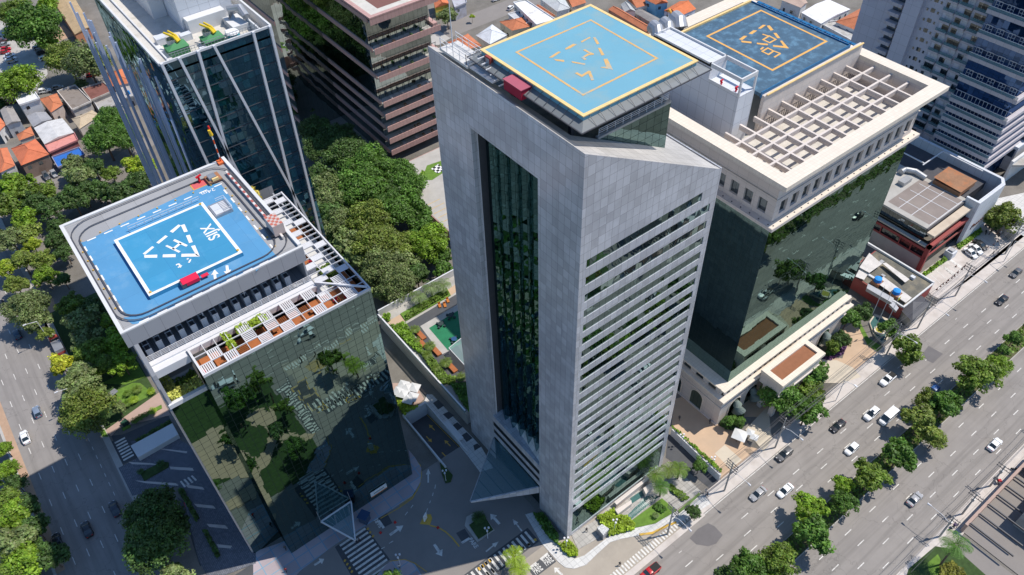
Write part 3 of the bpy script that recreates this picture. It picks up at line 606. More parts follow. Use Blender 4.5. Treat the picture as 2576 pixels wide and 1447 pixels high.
def windsock(loc, h, label, col=(.85, .62, .03), dirv=Vector((1.3, .5, 0))):
    t = thing('windsock', label, 'windsock', loc)
    MB().use('steel_white').tube([(0,0,0),(0,0,h)], .09, .05, 6).build('mast', parent=t)
    MB().use('flat').tube([(0,0,h), tuple(dirv*.5+Vector((0,0,h+.05))), tuple(dirv+Vector((0,0,h-.1)))], .38, .16, 8).build('sleeve', parent=t, color=col)
windsock((57.0, 90.2, 101.8), 8.2, 'bright yellow windsock on a thin mast beside the pale blue helipad')
# ------------------------------------------------------------------ cream building with the green glass
T = thing('cream_office_building', 'wide cream stone office block with dark green mirror glass and dark blue helipad', 'building', (126, 82, 0), world=True)
GX0, GX1, GY0, GY1 = 104.3, 149.4, 59.8, 106
mg = MB()
mg.face([(GX0,GY0,13),(GX1,GY0,13),(GX1,GY0,61),(GX0,GY0,61)]); mg.face([(GX0,GY1,13),(GX0,GY0,13),(GX0,GY0,61),(GX0,GY1,61)])
mg.face([(GX1,GY0,13),(GX1,GY1,13),(GX1,GY1,61),(GX1,GY0,61)]); mg.build('mirror_glass_wall', 'mirror_green', T)
# crown storey with windows
cz = MB().use('cream'); CX0, CX1, CY0, CY1 = GX0+.3, GX1-.2, GY0+.3, GY1
wx = [CX0+1.6+i*((CX1-CX0-3.2+1.6)/13) for i in range(13)]; WW = 2.0
def wallrow(axis, c, lo, hi, starts, wd, z0, z1, wz0, wz1, glassmb, depth, flip=1):
    """wall on the plane axis=c with a row of windows"""
    def fc(a, b, p, q, mb=cz, off=0.0):
        if axis == 'y': mb.face([(a,c+off,p),(b,c+off,p),(b,c+off,q),(a,c+off,q)])
        else: mb.face([(c+off,b,p),(c+off,a,p),(c+off,a,q),(c+off,b,q)])
    fc(lo, hi, z0, wz0); fc(lo, hi, wz1, z1); p = lo
    for s_ in starts: fc(p, s_, wz0, wz1); fc(s_, s_+wd, wz0, wz1, glassmb, depth); p = s_+wd
    fc(p, hi, wz0, wz1)
    for s_ in starts:
        a, b = s_, s_+wd
        if axis == 'y':
            cz.face([(a,c,wz0),(b,c,wz0),(b,c+depth,wz0),(a,c+depth,wz0)]); cz.face([(a,c,wz0),(a,c+depth,wz0),(a,c+depth,wz1),(a,c,wz1)]); cz.face([(b,c,wz0),(b,c,wz1),(b,c+depth,wz1),(b,c+depth,wz0)]); cz.face([(a,c,wz1),(a,c+depth,wz1),(b,c+depth,wz1),(b,c,wz1)])
        else:
            cz.face([(c,a,wz0),(c,a,wz1),(c+depth,a,wz1),(c+depth,a,wz0)]); cz.face([(c,a,wz0),(c+depth,a,wz0),(c+depth,b,wz0),(c,b,wz0)]); cz.face([(c,b,wz0),(c+depth,b,wz0),(c+depth,b,wz1),(c,b,wz1)])
# each window is a part of its own
cz.face([(CX0,CY0,61.4),(CX1,CY0,61.4),(CX1,CY0,62.4),(CX0,CY0,62.4)])
class Skip:
    def __init__(s): s.q = []
    def face(s, p): s.q.append(p)
wins = Skip(); wallrow('y', CY0, CX0, CX1, wx, WW, 62.4, 72, 62.6, 65.6, wins, .5)
wy = [CY0+1.8+i*3.35 for i in range(13)]; wins2 = Skip(); wallrow('x', CX0, CY0, CY1, wy, WW, 61.4, 72, 62.4, 65.4, wins2, .5)
cz.face([(CX1,CY0,61.4),(CX1,CY1,61.4),(CX1,CY1,72),(CX1,CY0,72)]); cz.build('crown_wall', parent=T)
for q_ in wins.q+wins2.q:
    f = MB().use('win'); f.face(q_); f.build('window', parent=T)
cg = MB().use('cream'); cg.box(103.0, 150.6, 58.6, 61.2, 60.7, 61.45); cg.box(103.0, 105, 61.2, GY1, 60.7, 61.45); cg.use('cream_top').box(103.1, 150.5, 58.7, 60.0, 61.45, 61.5)
cg.build('lower_cornice', parent=T)
dot = MB().use('metal_dark')
for i in range(23): dot.cyl(104+i*2.05, 59.15, 61.5, 61.62, .13, n=8)
for i in range(20): dot.cyl(103.55, 60+i*2.2, 61.45, 61.6, .13, n=8)
dot.build('cornice_lamps', parent=T)
# top cornice ring
QX0, QX1, QY0, QY1 = 101.4, 151.6, 57.1, 111.0; ox0, ox1, oy0 = 104.3, 148.8, 60.0
cr = MB()
def ring(x0, x1, y0, y1, z, k='cream_top'): cr.use(k).prism(rect(x0, x1, y0, y1), z-.9, z)
ring(QX0, QX1, QY0, oy0, 73); ring(QX0, ox0, oy0, QY1, 73); ring(ox1, QX1, oy0, QY1, 73); ring(ox0, ox1, 107.6, QY1, 73)
cr.use('cream').box(QX0+.8, QX1-.8, QY0+.8, QY0+1.6, 71.2, 72.1).box(QX0+.8, QX0+1.6, QY0+1.6, QY1, 71.2, 72.1)
cr.box(QX0+1.6, QX1-1.6, QY0+1.6, QY0+2.6, 70.5, 71.2).box(QX0+1.6, QX0+2.6, QY0+2.6, QY1, 70.5, 71.2)
cr.use('cream_top').box(QX0, QX1, QY0, QY0+.12, 73, 73.06); cr.build('top_cornice', parent=T)
ins = MB().use('cream'); ins.face([(ox1,oy0,64),(ox1,107,64),(ox1,107,72.1),(ox1,oy0,72.1)][::-1]); ins.face([(ox0,oy0,66),(ox1,oy0,66),(ox1,oy0,72.1),(ox0,oy0,72.1)][::-1])
ins.use('roof_floor').face([(GX0,GY0,67),(GX1,GY0,67),(GX1,107,67),(GX0,107,67)])
ins.use('cream').box(117.5, ox1-.05, 75.9, 76.6, 67, 75.6); ins.use('white_wall').box(ox0, 117.5, 105, 107.6, 67, 72.4)
ins.build('roof_well', parent=T)
bm_ = MB().use('cream')
bx_ = [148.8-4.15*i for i in range(1, 11)]; by_ = [64.0, 68.0, 72.0]
for y in by_: bm_.box(ox0, ox1, y-.22, y+.22, 70.9, 72.0)
for x in bx_: bm_.box(x-.22, x+.22, oy0, 75.9, 70.9, 71.98)
bm_.build('beam_lattice', parent=T)
br = MB().use('metal_dark')
for i in range(40): br.bar((118+i*.75, 75.0, 67), (118+i*.75, 75.0, 70.5), .08)
br.bar((118, 75, 70.5), (148, 75, 70.5), .1); br.bar((118, 75, 69), (148, 75, 69), .1); br.build('roof_grille', parent=T)
lf = MB().use('white_panel'); LX0, LX1, LY0, LY1, LZ = 110.0, 114.6, 76.5, 99.0, 82.0
# lift house: solid below z=77.6, open loggia at the front end, closed box behind
lf.box(LX0, LX1, LY0, LY1, 67, 78.2); lf.box(LX0, LX1, 84.0, LY1, 78.2, 81.6)
lf.use('white_wall').box(LX0, LX1, 84.0, 84.3, 81.6, LZ).box(LX0, LX0+.3, 76.5, LY1, 81.2, LZ).box(LX1-.3, LX1, 76.5, LY1, 81.2, LZ).box(LX0+.3, LX1-.3, 76.5, 76.8, 81.2, LZ).box(LX0+.3, LX1-.3, LY1-.3, LY1, 81.61, LZ)
for x in (LX0, LX1-.35): lf.box(x, x+.35, 76.5, 76.85, 78.2, 81.2)
lf.box(LX0-.02, LX0+.1, 76.86, 84.0, 78.2, 78.75); lf.build('lift_house', parent=T)
pdk = MB().use('helipad_dark').box(117.2, 145.0, 76.7, 102.6, 75.3, 76.0); PD = pdk.build('helipad_deck', parent=T)
po = MB().use('helipad_orange'); po.stroke(gs('B', [(205,518),(1092,92),(2170,603),(1280,1080)], 76), .5, 76.02, True)
for q_ in ([(1040,390),(1120,330),(1175,335),(1090,395)],[(1185,345),(1235,340),(1300,415),(1250,428)],[(885,475),(965,420),(1030,425),(945,485)],[(1295,465),(1345,465),(1410,550),(1360,550)],[(725,570),(810,510),(865,515),(785,582)],[(755,590),(935,610),(935,637),(775,620)],[(1020,625),(1210,645),(1200,670),(1025,650)],[(1405,595),(1442,592),(1555,722),(1470,690)]): po.prism(gs('B', q_, 76), 76.02, 76.02)
po.prism(gs('B', [(1288,665),(1460,682),(1555,722),(1290,692)], 76), 76.023, 76.023)
po.stroke(gs('B', [(1225,515),(1335,572),(1235,628),(1125,577)], 76), .4, 76.03, True); po.stroke(gs('B', [(1115,485),(1225,520)], 76), .4, 76.03)
po.stroke(gs('B', [(1205,715),(1300,765),(1215,822),(1110,770)], 76), .4, 76.03, True); po.stroke(gs('B', [(1290,760),(1412,805),(1310,868)], 76), .4, 76.03); po.stroke(gs('B', [(1085,740),(1130,702)], 76), .4, 76.03)
po.build('orange_marking', parent=T)
tb = MB().use('blue_trim').box(117.2, 145.1, 76.55, 76.72, 75.0, 76.35).box(145.0, 146.6, 76.7, 103, 74.2, 74.6).box(144.98, 145.15, 76.7, 102.6, 74.6, 76.3)
for i in range(12): tb.bar((145, 78+i*2.1, 76), (148, 78+i*2.1, 75.3), .12)
tb.box(147.6, 148.4, 76.7, 103, 74.9, 75.1); tb.build('blue_edge_beam', parent=T)
MB().use('pad_yellow').box(117.2, 145, 102.6, 103.1, 75.5, 76.4).build('yellow_edge', parent=T); MB().use('pad_yellow').box(118, 148.6, 75.6, 75.95, 75.7, 75.9).build('yellow_rail', parent=T)
cg_ = MB().use('steel_white')
for k in range(8): a = k*math.pi/4; cg_.bar((118.5+.5*math.cos(a), 98.5+.5*math.sin(a), 76), (118.5+.5*math.cos(a), 98.5+.5*math.sin(a), 78.6), .07)
cg_.build('ladder_cage', parent=T)
for (x, y, r, zz) in ((121.0, 109.6, 1.5, 73), (123.8, 109.2, 1.5, 73.0), (127.0, 109.0, 1.9, 73)):
    MB().use('metal').tube([(x-.8,y-2.5,zz+.2),(x-.4,y-2.2,zz+1.5),(x,y-1.2,zz+2.4),(x+.2,y+.3,zz+2.5)], r, r, 14).build('exhaust_duct', parent=T, smooth=True)
# podium
PX0, PX1, PY0 = 101.6, 149.0, 58.2
pw = MB().use('cream')
pw.face([(PX0,120,0),(PX0,PY0,0),(PX0,PY0,9.6),(PX0,120,9.6)]); pw.face([(PX0,PY0,0),(PX1,PY0,0),(PX1,PY0,9.6),(PX0,PY0,9.6)]); pw.face([(PX1,PY0,0),(PX1,120,0),(PX1,120,12.6),(PX1,PY0,12.6)])
pw.use('cream_top').box(PX0-.9, PX1+.6, PY0-.9, PY0+.6, 10.0, 10.5).box(PX0-.9, PX0+.6, PY0+.6, 120, 10.0, 10.5)
pw.use('cream').box(PX0-.35, PX1+.3, PY0-.35, PY0-.02, 9.2, 10.0).box(PX0-.35, PX0-.02, PY0+.0, 120, 9.2, 10.0)
pw.box(PX0-.2, PX1+.2, PY0-.2, PY0-.02, 6.6, 7.0).box(PX0-.2, PX0-.02, PY0, 120, 6.6, 7.0).box(PX0-.25, PX0-.02, PY0, 120, 0, .6)
pw.use('cream').box(PX0+1.0, PX1-1, PY0+1.0, PY0+1.3, 10.5, 12.6)
for i in range(26): pw.box(PX0+1.0+i*1.85, PX0+1.75+i*1.85, PY0+.5, PY0+1.0, 10.5, 12.6)
for i in range(14): pw.box(PX0+.5, PX0+1.0, PY0+1.3+i*3.9, PY0+2.9+i*3.9, 10.5, 12.6)
pw.use('dark_void').face([(PX0+1.0,120,10.5),(PX0+1.0,PY0+1,10.5),(PX0+1.0,PY0+1,12.6),(PX0+1.0,120,12.6)])
pw.use('cream_top').box(PX0-.2, PX1-.2, PY0+.0, PY0+1.0, 12.6, 13.1); pw.box(PX0-.1, PX1-.2, PY0+1.0, GY0, 12.6, 13.08).box(PX0-.2, GX0, GY0, 120, 12.6, 13.1)
pw.build('podium_wall', parent=T)
ar = MB()
def arch(axis, c, u, wd, hgt, k='dark_void', n=14, off=-.03):
    pts = [(u-wd, .2)]+[(u-wd*math.cos(a*math.pi/n), hgt-wd+wd*math.sin(a*math.pi/n)) for a in range(n+1)]+[(u+wd, .2)]
    mb = MB().use(k); mb.face([((p[0], c+off, p[1]) if axis == 'y' else (c+off, p[0], p[1])) for p in (pts if axis == 'y' else pts[::-1])])
    mb.use('cream_top'); q_ = [(p[0], p[1]) for p in pts]
    for a, b in zip(q_, q_[1:]):
        A = (a[0], c+off-.03, a[1]) if axis == 'y' else (c+off-.03, a[0], a[1]); B = (b[0], c+off-.03, b[1]) if axis == 'y' else (c+off-.03, b[0], b[1]); mb.bar(A, B, .22)
    mb.build('arched_opening', parent=T)
for u in (65.2, 72.0, 78.8, 85.6): arch('x', PX0, u, 1.9, 6.3, 'strip_glass')
for u in (107, 113, 134, 141): arch('y', PY0, u, 2.1, 6.3, 'strip_glass')
for u in (107, 113, 134, 141):
    MB().use('flat').tube([(u, PY0-.2, 5.6), (u, PY0-.9, 4.6), (u, PY0-1.6, 3.0)], .5, 1.7, 14).build('dome_awning', parent=T, smooth=True, color=(.17, .21, .19))
# porch with planted roofs
ph = MB()
px0, px1, py0, py1, pz = 113.0, 128.6, 51.0, PY0-.9, 14.6
def frame(x0, x1, y0, y1, z, wd, k, soil):
    ph.use(k).box(x0, x1, y0, y0+wd, z-.9, z).box(x0, x1, y1-wd, y1, z-.9, z).box(x0, x0+wd, y0+wd, y1-wd, z-.9, z).box(x1-wd, x1, y0+wd, y1-wd, z-.9, z)
    ph.use(soil).prism(rect(x0+wd, x1-wd, y0+wd, y1-wd), z-.55, z-.5)
mat('red_soil', (.27, .115, .06), .95, .12, 1, 8); mat('brown_soil', (.22, .115, .05), .95, .15, 1, 8)
frame(px0, px1, py0, py1, 13.2, 1.35, 'cream_top', 'red_soil')
ph.use('cream').box(px0+.5, px1-.5, py0+.5, py0+1.0, 8.6, 12.29).box(px0+.5, px0+1.0, py0+1.0, py1, 8.6, 12.29).box(px1-1, px1-.5, py0+1, py1, 8.6, 12.29).box(px0+.2, px1-.2, py0+.2, py0+.49, 8.4, 8.9)
for x in (px0+.6, px0+4.4, px1-5.6, px1-1.8): ph.box(x, x+1.2, py0+.6, py0+1.8, 0, 8.6)
ph.box(px0+.6, px0+1.8, py1-2.4, py1-1.2, 0, 8.6).box(px1-1.8, px1-.6, py1-2.4, py1-1.2, 0, 8.6)
ph.build('entrance_porch', parent=T)
for nm, p in (('red hand valve at the far end of the white lift house loggia', (110.9, 81.6, 78.2)), ('red hand valve near the corner of the white lift house loggia', (111.2, 78.2, 78.2))):
    t = thing('fire_hydrant', nm, 'hydrant', p); MB().use('flat').tube([(0,0,0),(0,0,.9)], .18, .18, 8).build('stand_pipe', parent=t, color=(.6, .01, .03)); MB().use('flat').tube([(-.35,0,.95),(.35,0,.95)], .16, .16, 8).build('valve', parent=t, color=(.6, .01, .03)); MB().use('flat').tube([(0,-.3,.5),(0,.3,.5)], .12, .12, 6).build('outlet', parent=t, color=(.6, .01, .03))
windsock((112.8, 98.3, 82), 4.2, 'orange and white windsock at the end of the white lift house roof', (.75, .35, .05), Vector((-.4, -.9, 0)))
# ------------------------------------------------------------------ glass office with the bright blue helipad
T = thing('glass_office_building', 'square office block of dark mirror glass with bright blue rooftop helipad and white pergola', 'building', (19, 113, 0), world=True)
BX0, BX1, BY0 = 6.5, 37.3, 92.8; DX0, DX1, DY0, DY1, DZ = -.8, 30.2, 100.7, 133.2, 70.0
MB().face([(BX0,BY0,0),(BX1,BY0,0),(BX1,BY0,61.4),(BX0,BY0,61.4)]).build('mirror_glass_front', 'mirror_front', T)
sd = MB().use('mirror_front'); sd.face([(.2,97.8,0),(BX0,97.8,0),(BX0,97.8,53.6),(.2,97.8,53.6)]); sd.face([(BX0,97.8,0),(BX0,BY0,0),(BX0,BY0,61.4),(BX0,97.8,61.4)])
sd.face([(BX1,BY0,0),(BX1,127.5,0),(BX1,127.5,61.4),(BX1,BY0,61.4)])
sd.use('grey_fascia').face([(.2,133,0),(.2,97.8,0),(.2,97.8,58),(.2,133,58)]).face([(.2,133,0),(.2,133,60),(BX1,133,60),(BX1,133,0)][::-1]).box(BX1-.4, BX1-.1, 127.5, 133, 0, 58)
sd.build('side_wall', parent=T)
pl = MB().use('cream'); 
for i in range(13): pl.box(-.15, .18, 98.3+i*2.6, 99.6+i*2.6, 0, 52)
pl.build('side_pilasters', parent=T)
# lower terrace
tr = MB().use('steel_white').box(.0, BX0, 97.6, 98.3, 53.2, 54.1).box(.0, .6, 98.3, 106, 53.2, 54.1).use('concrete').box(.6, BX0-.02, 98.3, 110, 52.9, 53.5); tr.use('white_wall').box(.6, BX0-.1, 102.6, 103.1, 53.5, 54.3)
tr.build('lower_terrace', parent=T)
# deck slab body
fa = MB().use('grey_fascia'); fa.box(DX0, DX1, DY0, DY0+.5, 66.9, DZ).box(DX0, DX0+.5, DY0+.5, DY1, 66.9, DZ).box(DX1-.5, DX1, DY0+.5, DY1, 66.9, DZ).box(DX0+.5, DX1-.5, DY1-.5, DY1, 66.9, DZ)
fa.face([(.0,DY0,66.9),(.0,DY1,66.9),(.0,DY1,53),(.0,97.9,53),(.0,98.6,61)]); fa.face([(.7,DY0,66.9),(.7,DY1,66.9),(.7,DY1,53),(.7,97.9,53),(.7,98.6,61)][::-1])
fa.face([(.0,DY0,66.9),(.0,98.6,61),(.7,98.6,61),(.7,DY0,66.9)]); fa.face([(.0,98.6,61),(.0,97.9,53),(.7,97.9,53),(.7,98.6,61)])
fa.box(.7, 30.0, 108.3, 108.6, 61, 66.8).box(29.8, 30.1, 102, 108.3, 61, 66.85); fa.use('dark_void').box(DX0+.5, DX1-.5, DY0+.5, DY1-.5, 66.8, 67.0)
for x in (11.5, 19.0, 25.2): fa.use('steel_white').bar((x, 104, 62), (x, 103, 67), .12)
fa.build('deck_fascia', parent=T)
tp = MB().use('helipad_grey').prism(rect(DX0+.5, DX1-.5, DY0+.5, DY1-.5), DZ-.35, DZ-.02)
tp.use('white_wall').box(DX0, DX1, DY0, DY0+.45, DZ, DZ+.25).box(DX0, DX0+.6, DY0+.45, DY1, DZ, DZ+.25).box(DX1-.6, DX1, DY0+.45, DY1, DZ, DZ+.6).box(DX0+.6, DX1-.6, DY1-.6, DY1, DZ, DZ+.25)
tp.build('deck_top', parent=T)
MB().prism(gs('01', [(607,385),(645,375),(825,285),(1500,-35),(1660,-65),(1932,300),(2080,480),(1932,600),(1932,572),(1110,945),(1000,960),(935,905)], DZ), DZ, DZ).build('blue_field', 'helipad_edge', T)
MB().prism(gs('01', [(1932,300),(2090,490),(2020,515),(1932,565),(1500,760),(1110,990),(1000,1000),(930,950),(1110,935),(1932,545)], DZ), DZ+.004, DZ+.004).build('blue_field', 'helipad_edge', T)
RP = (5.5, 21.5, 105.2, 122.3)
rp = MB().use('helipad_blue').box(*RP, DZ, DZ+.78); rp.use('white_paint')
for q in ((RP[0],RP[1],RP[2],RP[2]+.55),(RP[0],RP[1],RP[3]-.55,RP[3]),(RP[0],RP[0]+.55,RP[2]+.55,RP[3]-.55),(RP[1]-.55,RP[1],RP[2]+.55,RP[3]-.55)): rp.box(*q, DZ+.782, DZ+.80)
rp.build('raised_landing_pad', parent=T)
pz = DZ+.8; pm = MB().use('white_paint')
for q in ([(431,690),(515,623),(540,632),(462,703)],[(538,630),(575,620),(606,690),(570,698)],[(302,797),(390,727),(413,738),(326,808)],[(588,730),(625,722),(654,792),(618,802)],[(170,905),(262,832),(282,842),(195,915)],[(185,918),(312,914),(310,943),(187,944)],[(365,912),(490,908),(488,938),(362,940)],[(637,832),(675,822),(722,932),(685,920)],[(545,906),(685,904),(722,932),(542,935)],
  [(480,763),(606,822),(590,838),(462,780)],[(405,820),(537,882),(518,895),(388,832)],[(527,797),(548,806),(472,866),(452,856)]): pm.prism(gs('A', q, pz), pz+.004, pz+.004)
pm.build('landing_marking', parent=T)
def text(s, org, dx, size, z, name, m, parent, sx=1.0, font_w=.0):
    """flat lettering: baseline starts at org and runs along dx (world xy)"""
    cu = D.curves.new(name, 'FONT'); cu.body = s; cu.size = size; cu.offset = font_w; o = D.objects.new(name+'_tmp', cu); COL.objects.link(o)
    me = D.meshes.new_from_object(o.evaluated_get(bpy.context.evaluated_depsgraph_get())); D.objects.remove(o)
    dx = Vector(dx).normalized(); up = Vector((-dx.y, dx.x))
    for v in me.vertices:
        p = Vector(org)+dx*v.co.x*sx+up*v.co.y; v.co = (p.x, p.y, z)
    me.materials.append(MT[m]); r = D.objects.new(name, me); COL.objects.link(r)
    if parent: r.parent = parent; r.matrix_parent_inverse = Matrix.Translation(-Vector(parent.location))
    return r
text('SIJX', (20.2, 111.3), (0, 1), 2.7, pz+.01, 'lettering', 'white_paint', T, .98, .05)
text('6', (14.2, 110.0), (-1, 0), 2.1, pz+.01, 'lettering', 'white_paint', T, 1, .05)
text('t', (12.3, 109.5), (-1, 0), 2.1, pz+.01, 'lettering', 'white_paint', T, 1, .05)
text('24m', (25.0, 126.0), (-1, 0), 1.35, DZ+.02, 'lettering', 'white_paint', T, 1.1, .0)
em = MB().use('white_paint')
def edash(*b): MB().use('white_paint').box(*b, DZ+.02, DZ+.03).build('edge_dash', parent=T)
for i in range(9):
    x = 1.9+i*2.9; edash(x, x+1.5, 126.0, 126.3)
    if i < 8: edash(x+.4, x+2.0, 101.3, 101.6)
for i in range(7): edash(.9, 1.2, 105.5+i*3.0, 107.0+i*3.0); edash(26.0, 26.3, 103.5+i*3.2, 105.0+i*3.2)
em.prism(gs('A', [(865,1058),(830,1112),(852,1107),(860,1160),(885,1155),(880,1103),(903,1098)], DZ), DZ+.03, DZ+.03); em.build('entry_arrow', parent=T); em = MB().use('white_paint'); em.prism(gs('A', [(970,1020),(997,1018),(1003,1062),(1026,1060),(990,1113),(952,1078),(975,1075)], DZ), DZ+.03, DZ+.03)
em.build('exit_arrow', parent=T)
hs = MB().use('flat').prism(gs('A', [(625,240),(810,155),(858,212),(665,293)], DZ), DZ+.02, DZ+.02); hs.build('red_panel', parent=T, color=(.62, .12, .12))
yl = MB().use('road_yellow').stroke(gs('A', [(625,240),(810,155),(858,212),(665,293)], DZ), .18, DZ+.03, True)
for p in ((245,1278),(1088,872),(727,427)): q = g('A', *p, pz); yl.cyl(q.x, q.y, pz, pz+.15, .22)
for i in range(8): yl.cyl(1.0+i*3.4, 126.9, DZ, DZ+.2, .15, n=6); yl.cyl(.4, 104+i*2.8, DZ, DZ+.2, .15, n=6); yl.cyl(26.6, 104+i*2.9, DZ, DZ+.2, .15, n=6)
yl.build('yellow_deck_light', parent=T)
tk = MB().use('metal_dark')
def rr(x0, x1, y0, y1, r, n=6):
    P = []
    for cx, cy, a0 in ((x1-r, y0+r, -90), (x1-r, y1-r, 0), (x0+r, y1-r, 90), (x0+r, y0+r, 180)):
        for k in range(n+1): a = math.radians(a0+90*k/n); P.append((cx+r*math.cos(a), cy+r*math.sin(a)))
    return P
tk.stroke(rr(-.1, 29.3, 101.6, 131.9, 4.2), .22, DZ+.28, True); tk.stroke(rr(.8, 27.3, 102.7, 129.6, 3.4), .26, DZ+.22, True)
tk.build('track_rail', parent=T)
wt = MB().use('flat')
for i in range(28): wt.cur = wt.cur; wt.box(28.4, 28.75, 104.6+i*.85, 105.4+i*.85, DZ+.3, DZ+.7)
wt.build('crane_beam', parent=T, color=(.72, .66, .62))
for i in range(13): MB().use('flat').box(28.39, 28.76, 106.3+i*1.7, 107.1+i*1.7, DZ+.69, DZ+.72).build('beam_warning_stripe', parent=T, color=(.45, .12, .1))
cb = thing('crane_trolley', 'chequered red and cream crane trolley parked on the curved roof track', 'trolley', (28.5, 107.6, DZ), world=True)
MB().use('flat').box(27.6, 29.6, 105.6, 109, DZ+.4, DZ+2.6).build('trolley_body', parent=cb, color=(.55, .45, .42))
ck = MB().use('flat')
for i in range(4):
    for j in range(6):
        if (i+j) % 2: ck.box(27.65+i*.48, 28.1+i*.48, 105.65+j*.55, 106.18+j*.55, DZ+2.6, DZ+2.63)
ck.build('chequer_panel', parent=cb, color=(.5, .14, .1)); MB().use('metal_dark').box(27, 27.7, 106, 108.4, DZ+.1, DZ+.7).build('wheel_truck', parent=cb)
c2_ = thing('crane_trolley', 'small rusty trolley with a yellow motor at the back corner of the curved roof track', 'trolley', (25.8, 127.5, DZ), world=True)
MB().use('rust').box(24.6, 27.2, 126.9, 129.5, DZ+.3, DZ+.6).build('trolley_body', parent=c2_); MB().use('metal').box(25, 26.4, 127.4, 128.8, DZ+.6, DZ+1.2).build('motor_housing', parent=c2_); MB().use('pad_yellow').box(25.4, 26.6, 126.9, 127.3, DZ+.6, DZ+1.1).build('motor', parent=c2_)
hy = thing('fire_hydrant', 'red fire monitor standing on the red painted panel', 'hydrant', tuple(g('A', 725, 215, DZ)))
for a, b, r in (((0,0,0),(0,0,1.3),.22), ((-.5,0,1.2),(.6,0,1.5),.2), ((0,-.4,.5),(0,.4,.5),.16)): MB().use('flat').tube([a, b], r, r, 8).build('monitor_pipe', parent=hy, color=(.65, .01, .02))
cr_ = thing('equipment_chest', 'bright red sloping metal chest beside the raised landing pad', 'chest', tuple(g('A', 650, 1190, DZ)))
b_ = MB().use('flat'); b_.box(-1.7, 1.2, -.55, .65, .2, 1.0); b_.build('chest_body', parent=cr_, color=(.10, .10, .12)); b_ = MB().use('flat'); b_.face([(-1.5,-.6,1.02),(1.3,-.6,1.02),(1.3,.75,1.25),(-1.5,.75,1.25)]); b_.face([(-.9,-.6,.4),(1.3,-.6,.4),(1.3,-.6,1.02),(-.9,-.6,1.02)]); b_.build('lid', parent=cr_, color=(.72, .01, .06))
rd = thing('red_cover', 'small flat red cover on a stand right of the red chest', 'cover', tuple(g('A', 780, 1135, DZ)))
MB().use('flat').box(-.6, .6, -.35, .35, .5, .62).build('cover_plate', parent=rd, color=(.7, .02, .06)); MB().use('metal_dark').box(-.1, .1, -.1, .1, 0, .5).build('stand', parent=rd)
hatch = thing('roof_stair', 'open stairwell hatch with white rails on the blue helipad', 'stair', (23.3, 119.2, DZ), world=True)
h_ = MB().use('metal').box(21.7, 25.0, 117.2, 121.0, DZ, DZ+.5); h_.build('hatch_frame', parent=hatch); h_ = MB().use('white_panel').box(22.0, 23.5, 117.6, 120.6, DZ+.5, DZ+.56); h_.build('hatch_cover', parent=hatch)
h_ = MB().use('steel_white')
for i in range(7): h_.box(23.6, 24.7, 117.6+i*.45, 117.8+i*.45, DZ+.5, DZ+.6)
for h in (.9, 1.3): h_.bar((23.4,121.0,DZ+h),(25,121.0,DZ+h), .06).bar((25,117.2,DZ+h),(25,121,DZ+h), .06).bar((23.4,117.2,DZ+h),(25,117.2,DZ+h), .06)
h_.build('stair_rail', parent=hatch)
ra = thing('access_ramp_rail', 'long thin rail of the blue walkway behind the raised landing pad', 'railing', (14, 123.6, DZ), world=True)
h_ = MB().use('steel_white')
for h in (.6, 1.1): h_.bar((8.5,123.9,DZ+h),(21.5,123.9,DZ+h), .07)
for i in range(10): h_.bar((8.5+i*1.44,123.9,DZ),(8.5+i*1.44,123.9,DZ+1.1), .07)
h_.build('rail', parent=ra); MB().use('helipad_edge').box(8.5, 21.5, 122.5, 123.6, DZ, DZ+.3).build('walkway', parent=ra)
an = thing('warning_mast', 'red and white striped mast with yellow marker at the helipad corner', 'mast', (29.2, 132.4, DZ))
for i in range(6): MB().use('flat').tube([(0,0,.3+i*1.0),(0,0,1.3+i*1.0)], .12, .12, 8).build('mast_segment', parent=an, color=((.75,.10,.02) if i % 2 == 0 else (.8,.8,.8)))
MB().use('flat').tube([(0,0,6.3),(-.2,-.2,7.6)], .35, .25, 8).build('wind_marker', parent=an, color=(.85, .55, .03)); MB().use('flat').tube([(0,0,7.6),(0,0,8.3)], .22, .15, 8).build('beacon', parent=an, color=(.75, .03, .02)); MB().use('flat').box(-.7, .7, -.7, .7, 0, .4).build('base', parent=an, color=(.7, .15, .04))
# AC floor and units
af = MB().use('grey_fascia').box(.3, 29.8, 101.5, 108.3, 60.6, 61.0).use('steel_white').box(.0, 30.2, 100.3, 101.6, 59.9, 61.6).box(.0, 6.4, 98.9, 100.3, 59.7, 61.3).box(6.4, 30.2, 99.7, 100.29, 60.2, 61.4)
af.build('plant_ledge', parent=T)
ry = MB().use('steel_white'); 
for h in (.35, .65, .95, 1.25): ry.bar((.2, 101.3, 61.6+h), (30.2, 101.3, 61.6+h), .08)
for i in range(23): ry.bar((.2+i*1.364, 101.3, 61.6), (.2+i*1.364, 101.3, 62.9), .1)
ry.build('railing', parent=T)
ac = thing('air_conditioner', '', 'air conditioner', (0, 0, 61)); ac['label'] = 'x'
b_ = MB().use('white_panel').box(-.48, .48, -1.3, 1.3, 0, 2.2); b_.build('casing', parent=ac)
for k in (-.5, .5): b_ = MB().use('metal_dark').box(-.34, .34, k*1.35-.5, k*1.35+.5, 2.2, 2.23); b_.build('fan_grille', parent=ac)

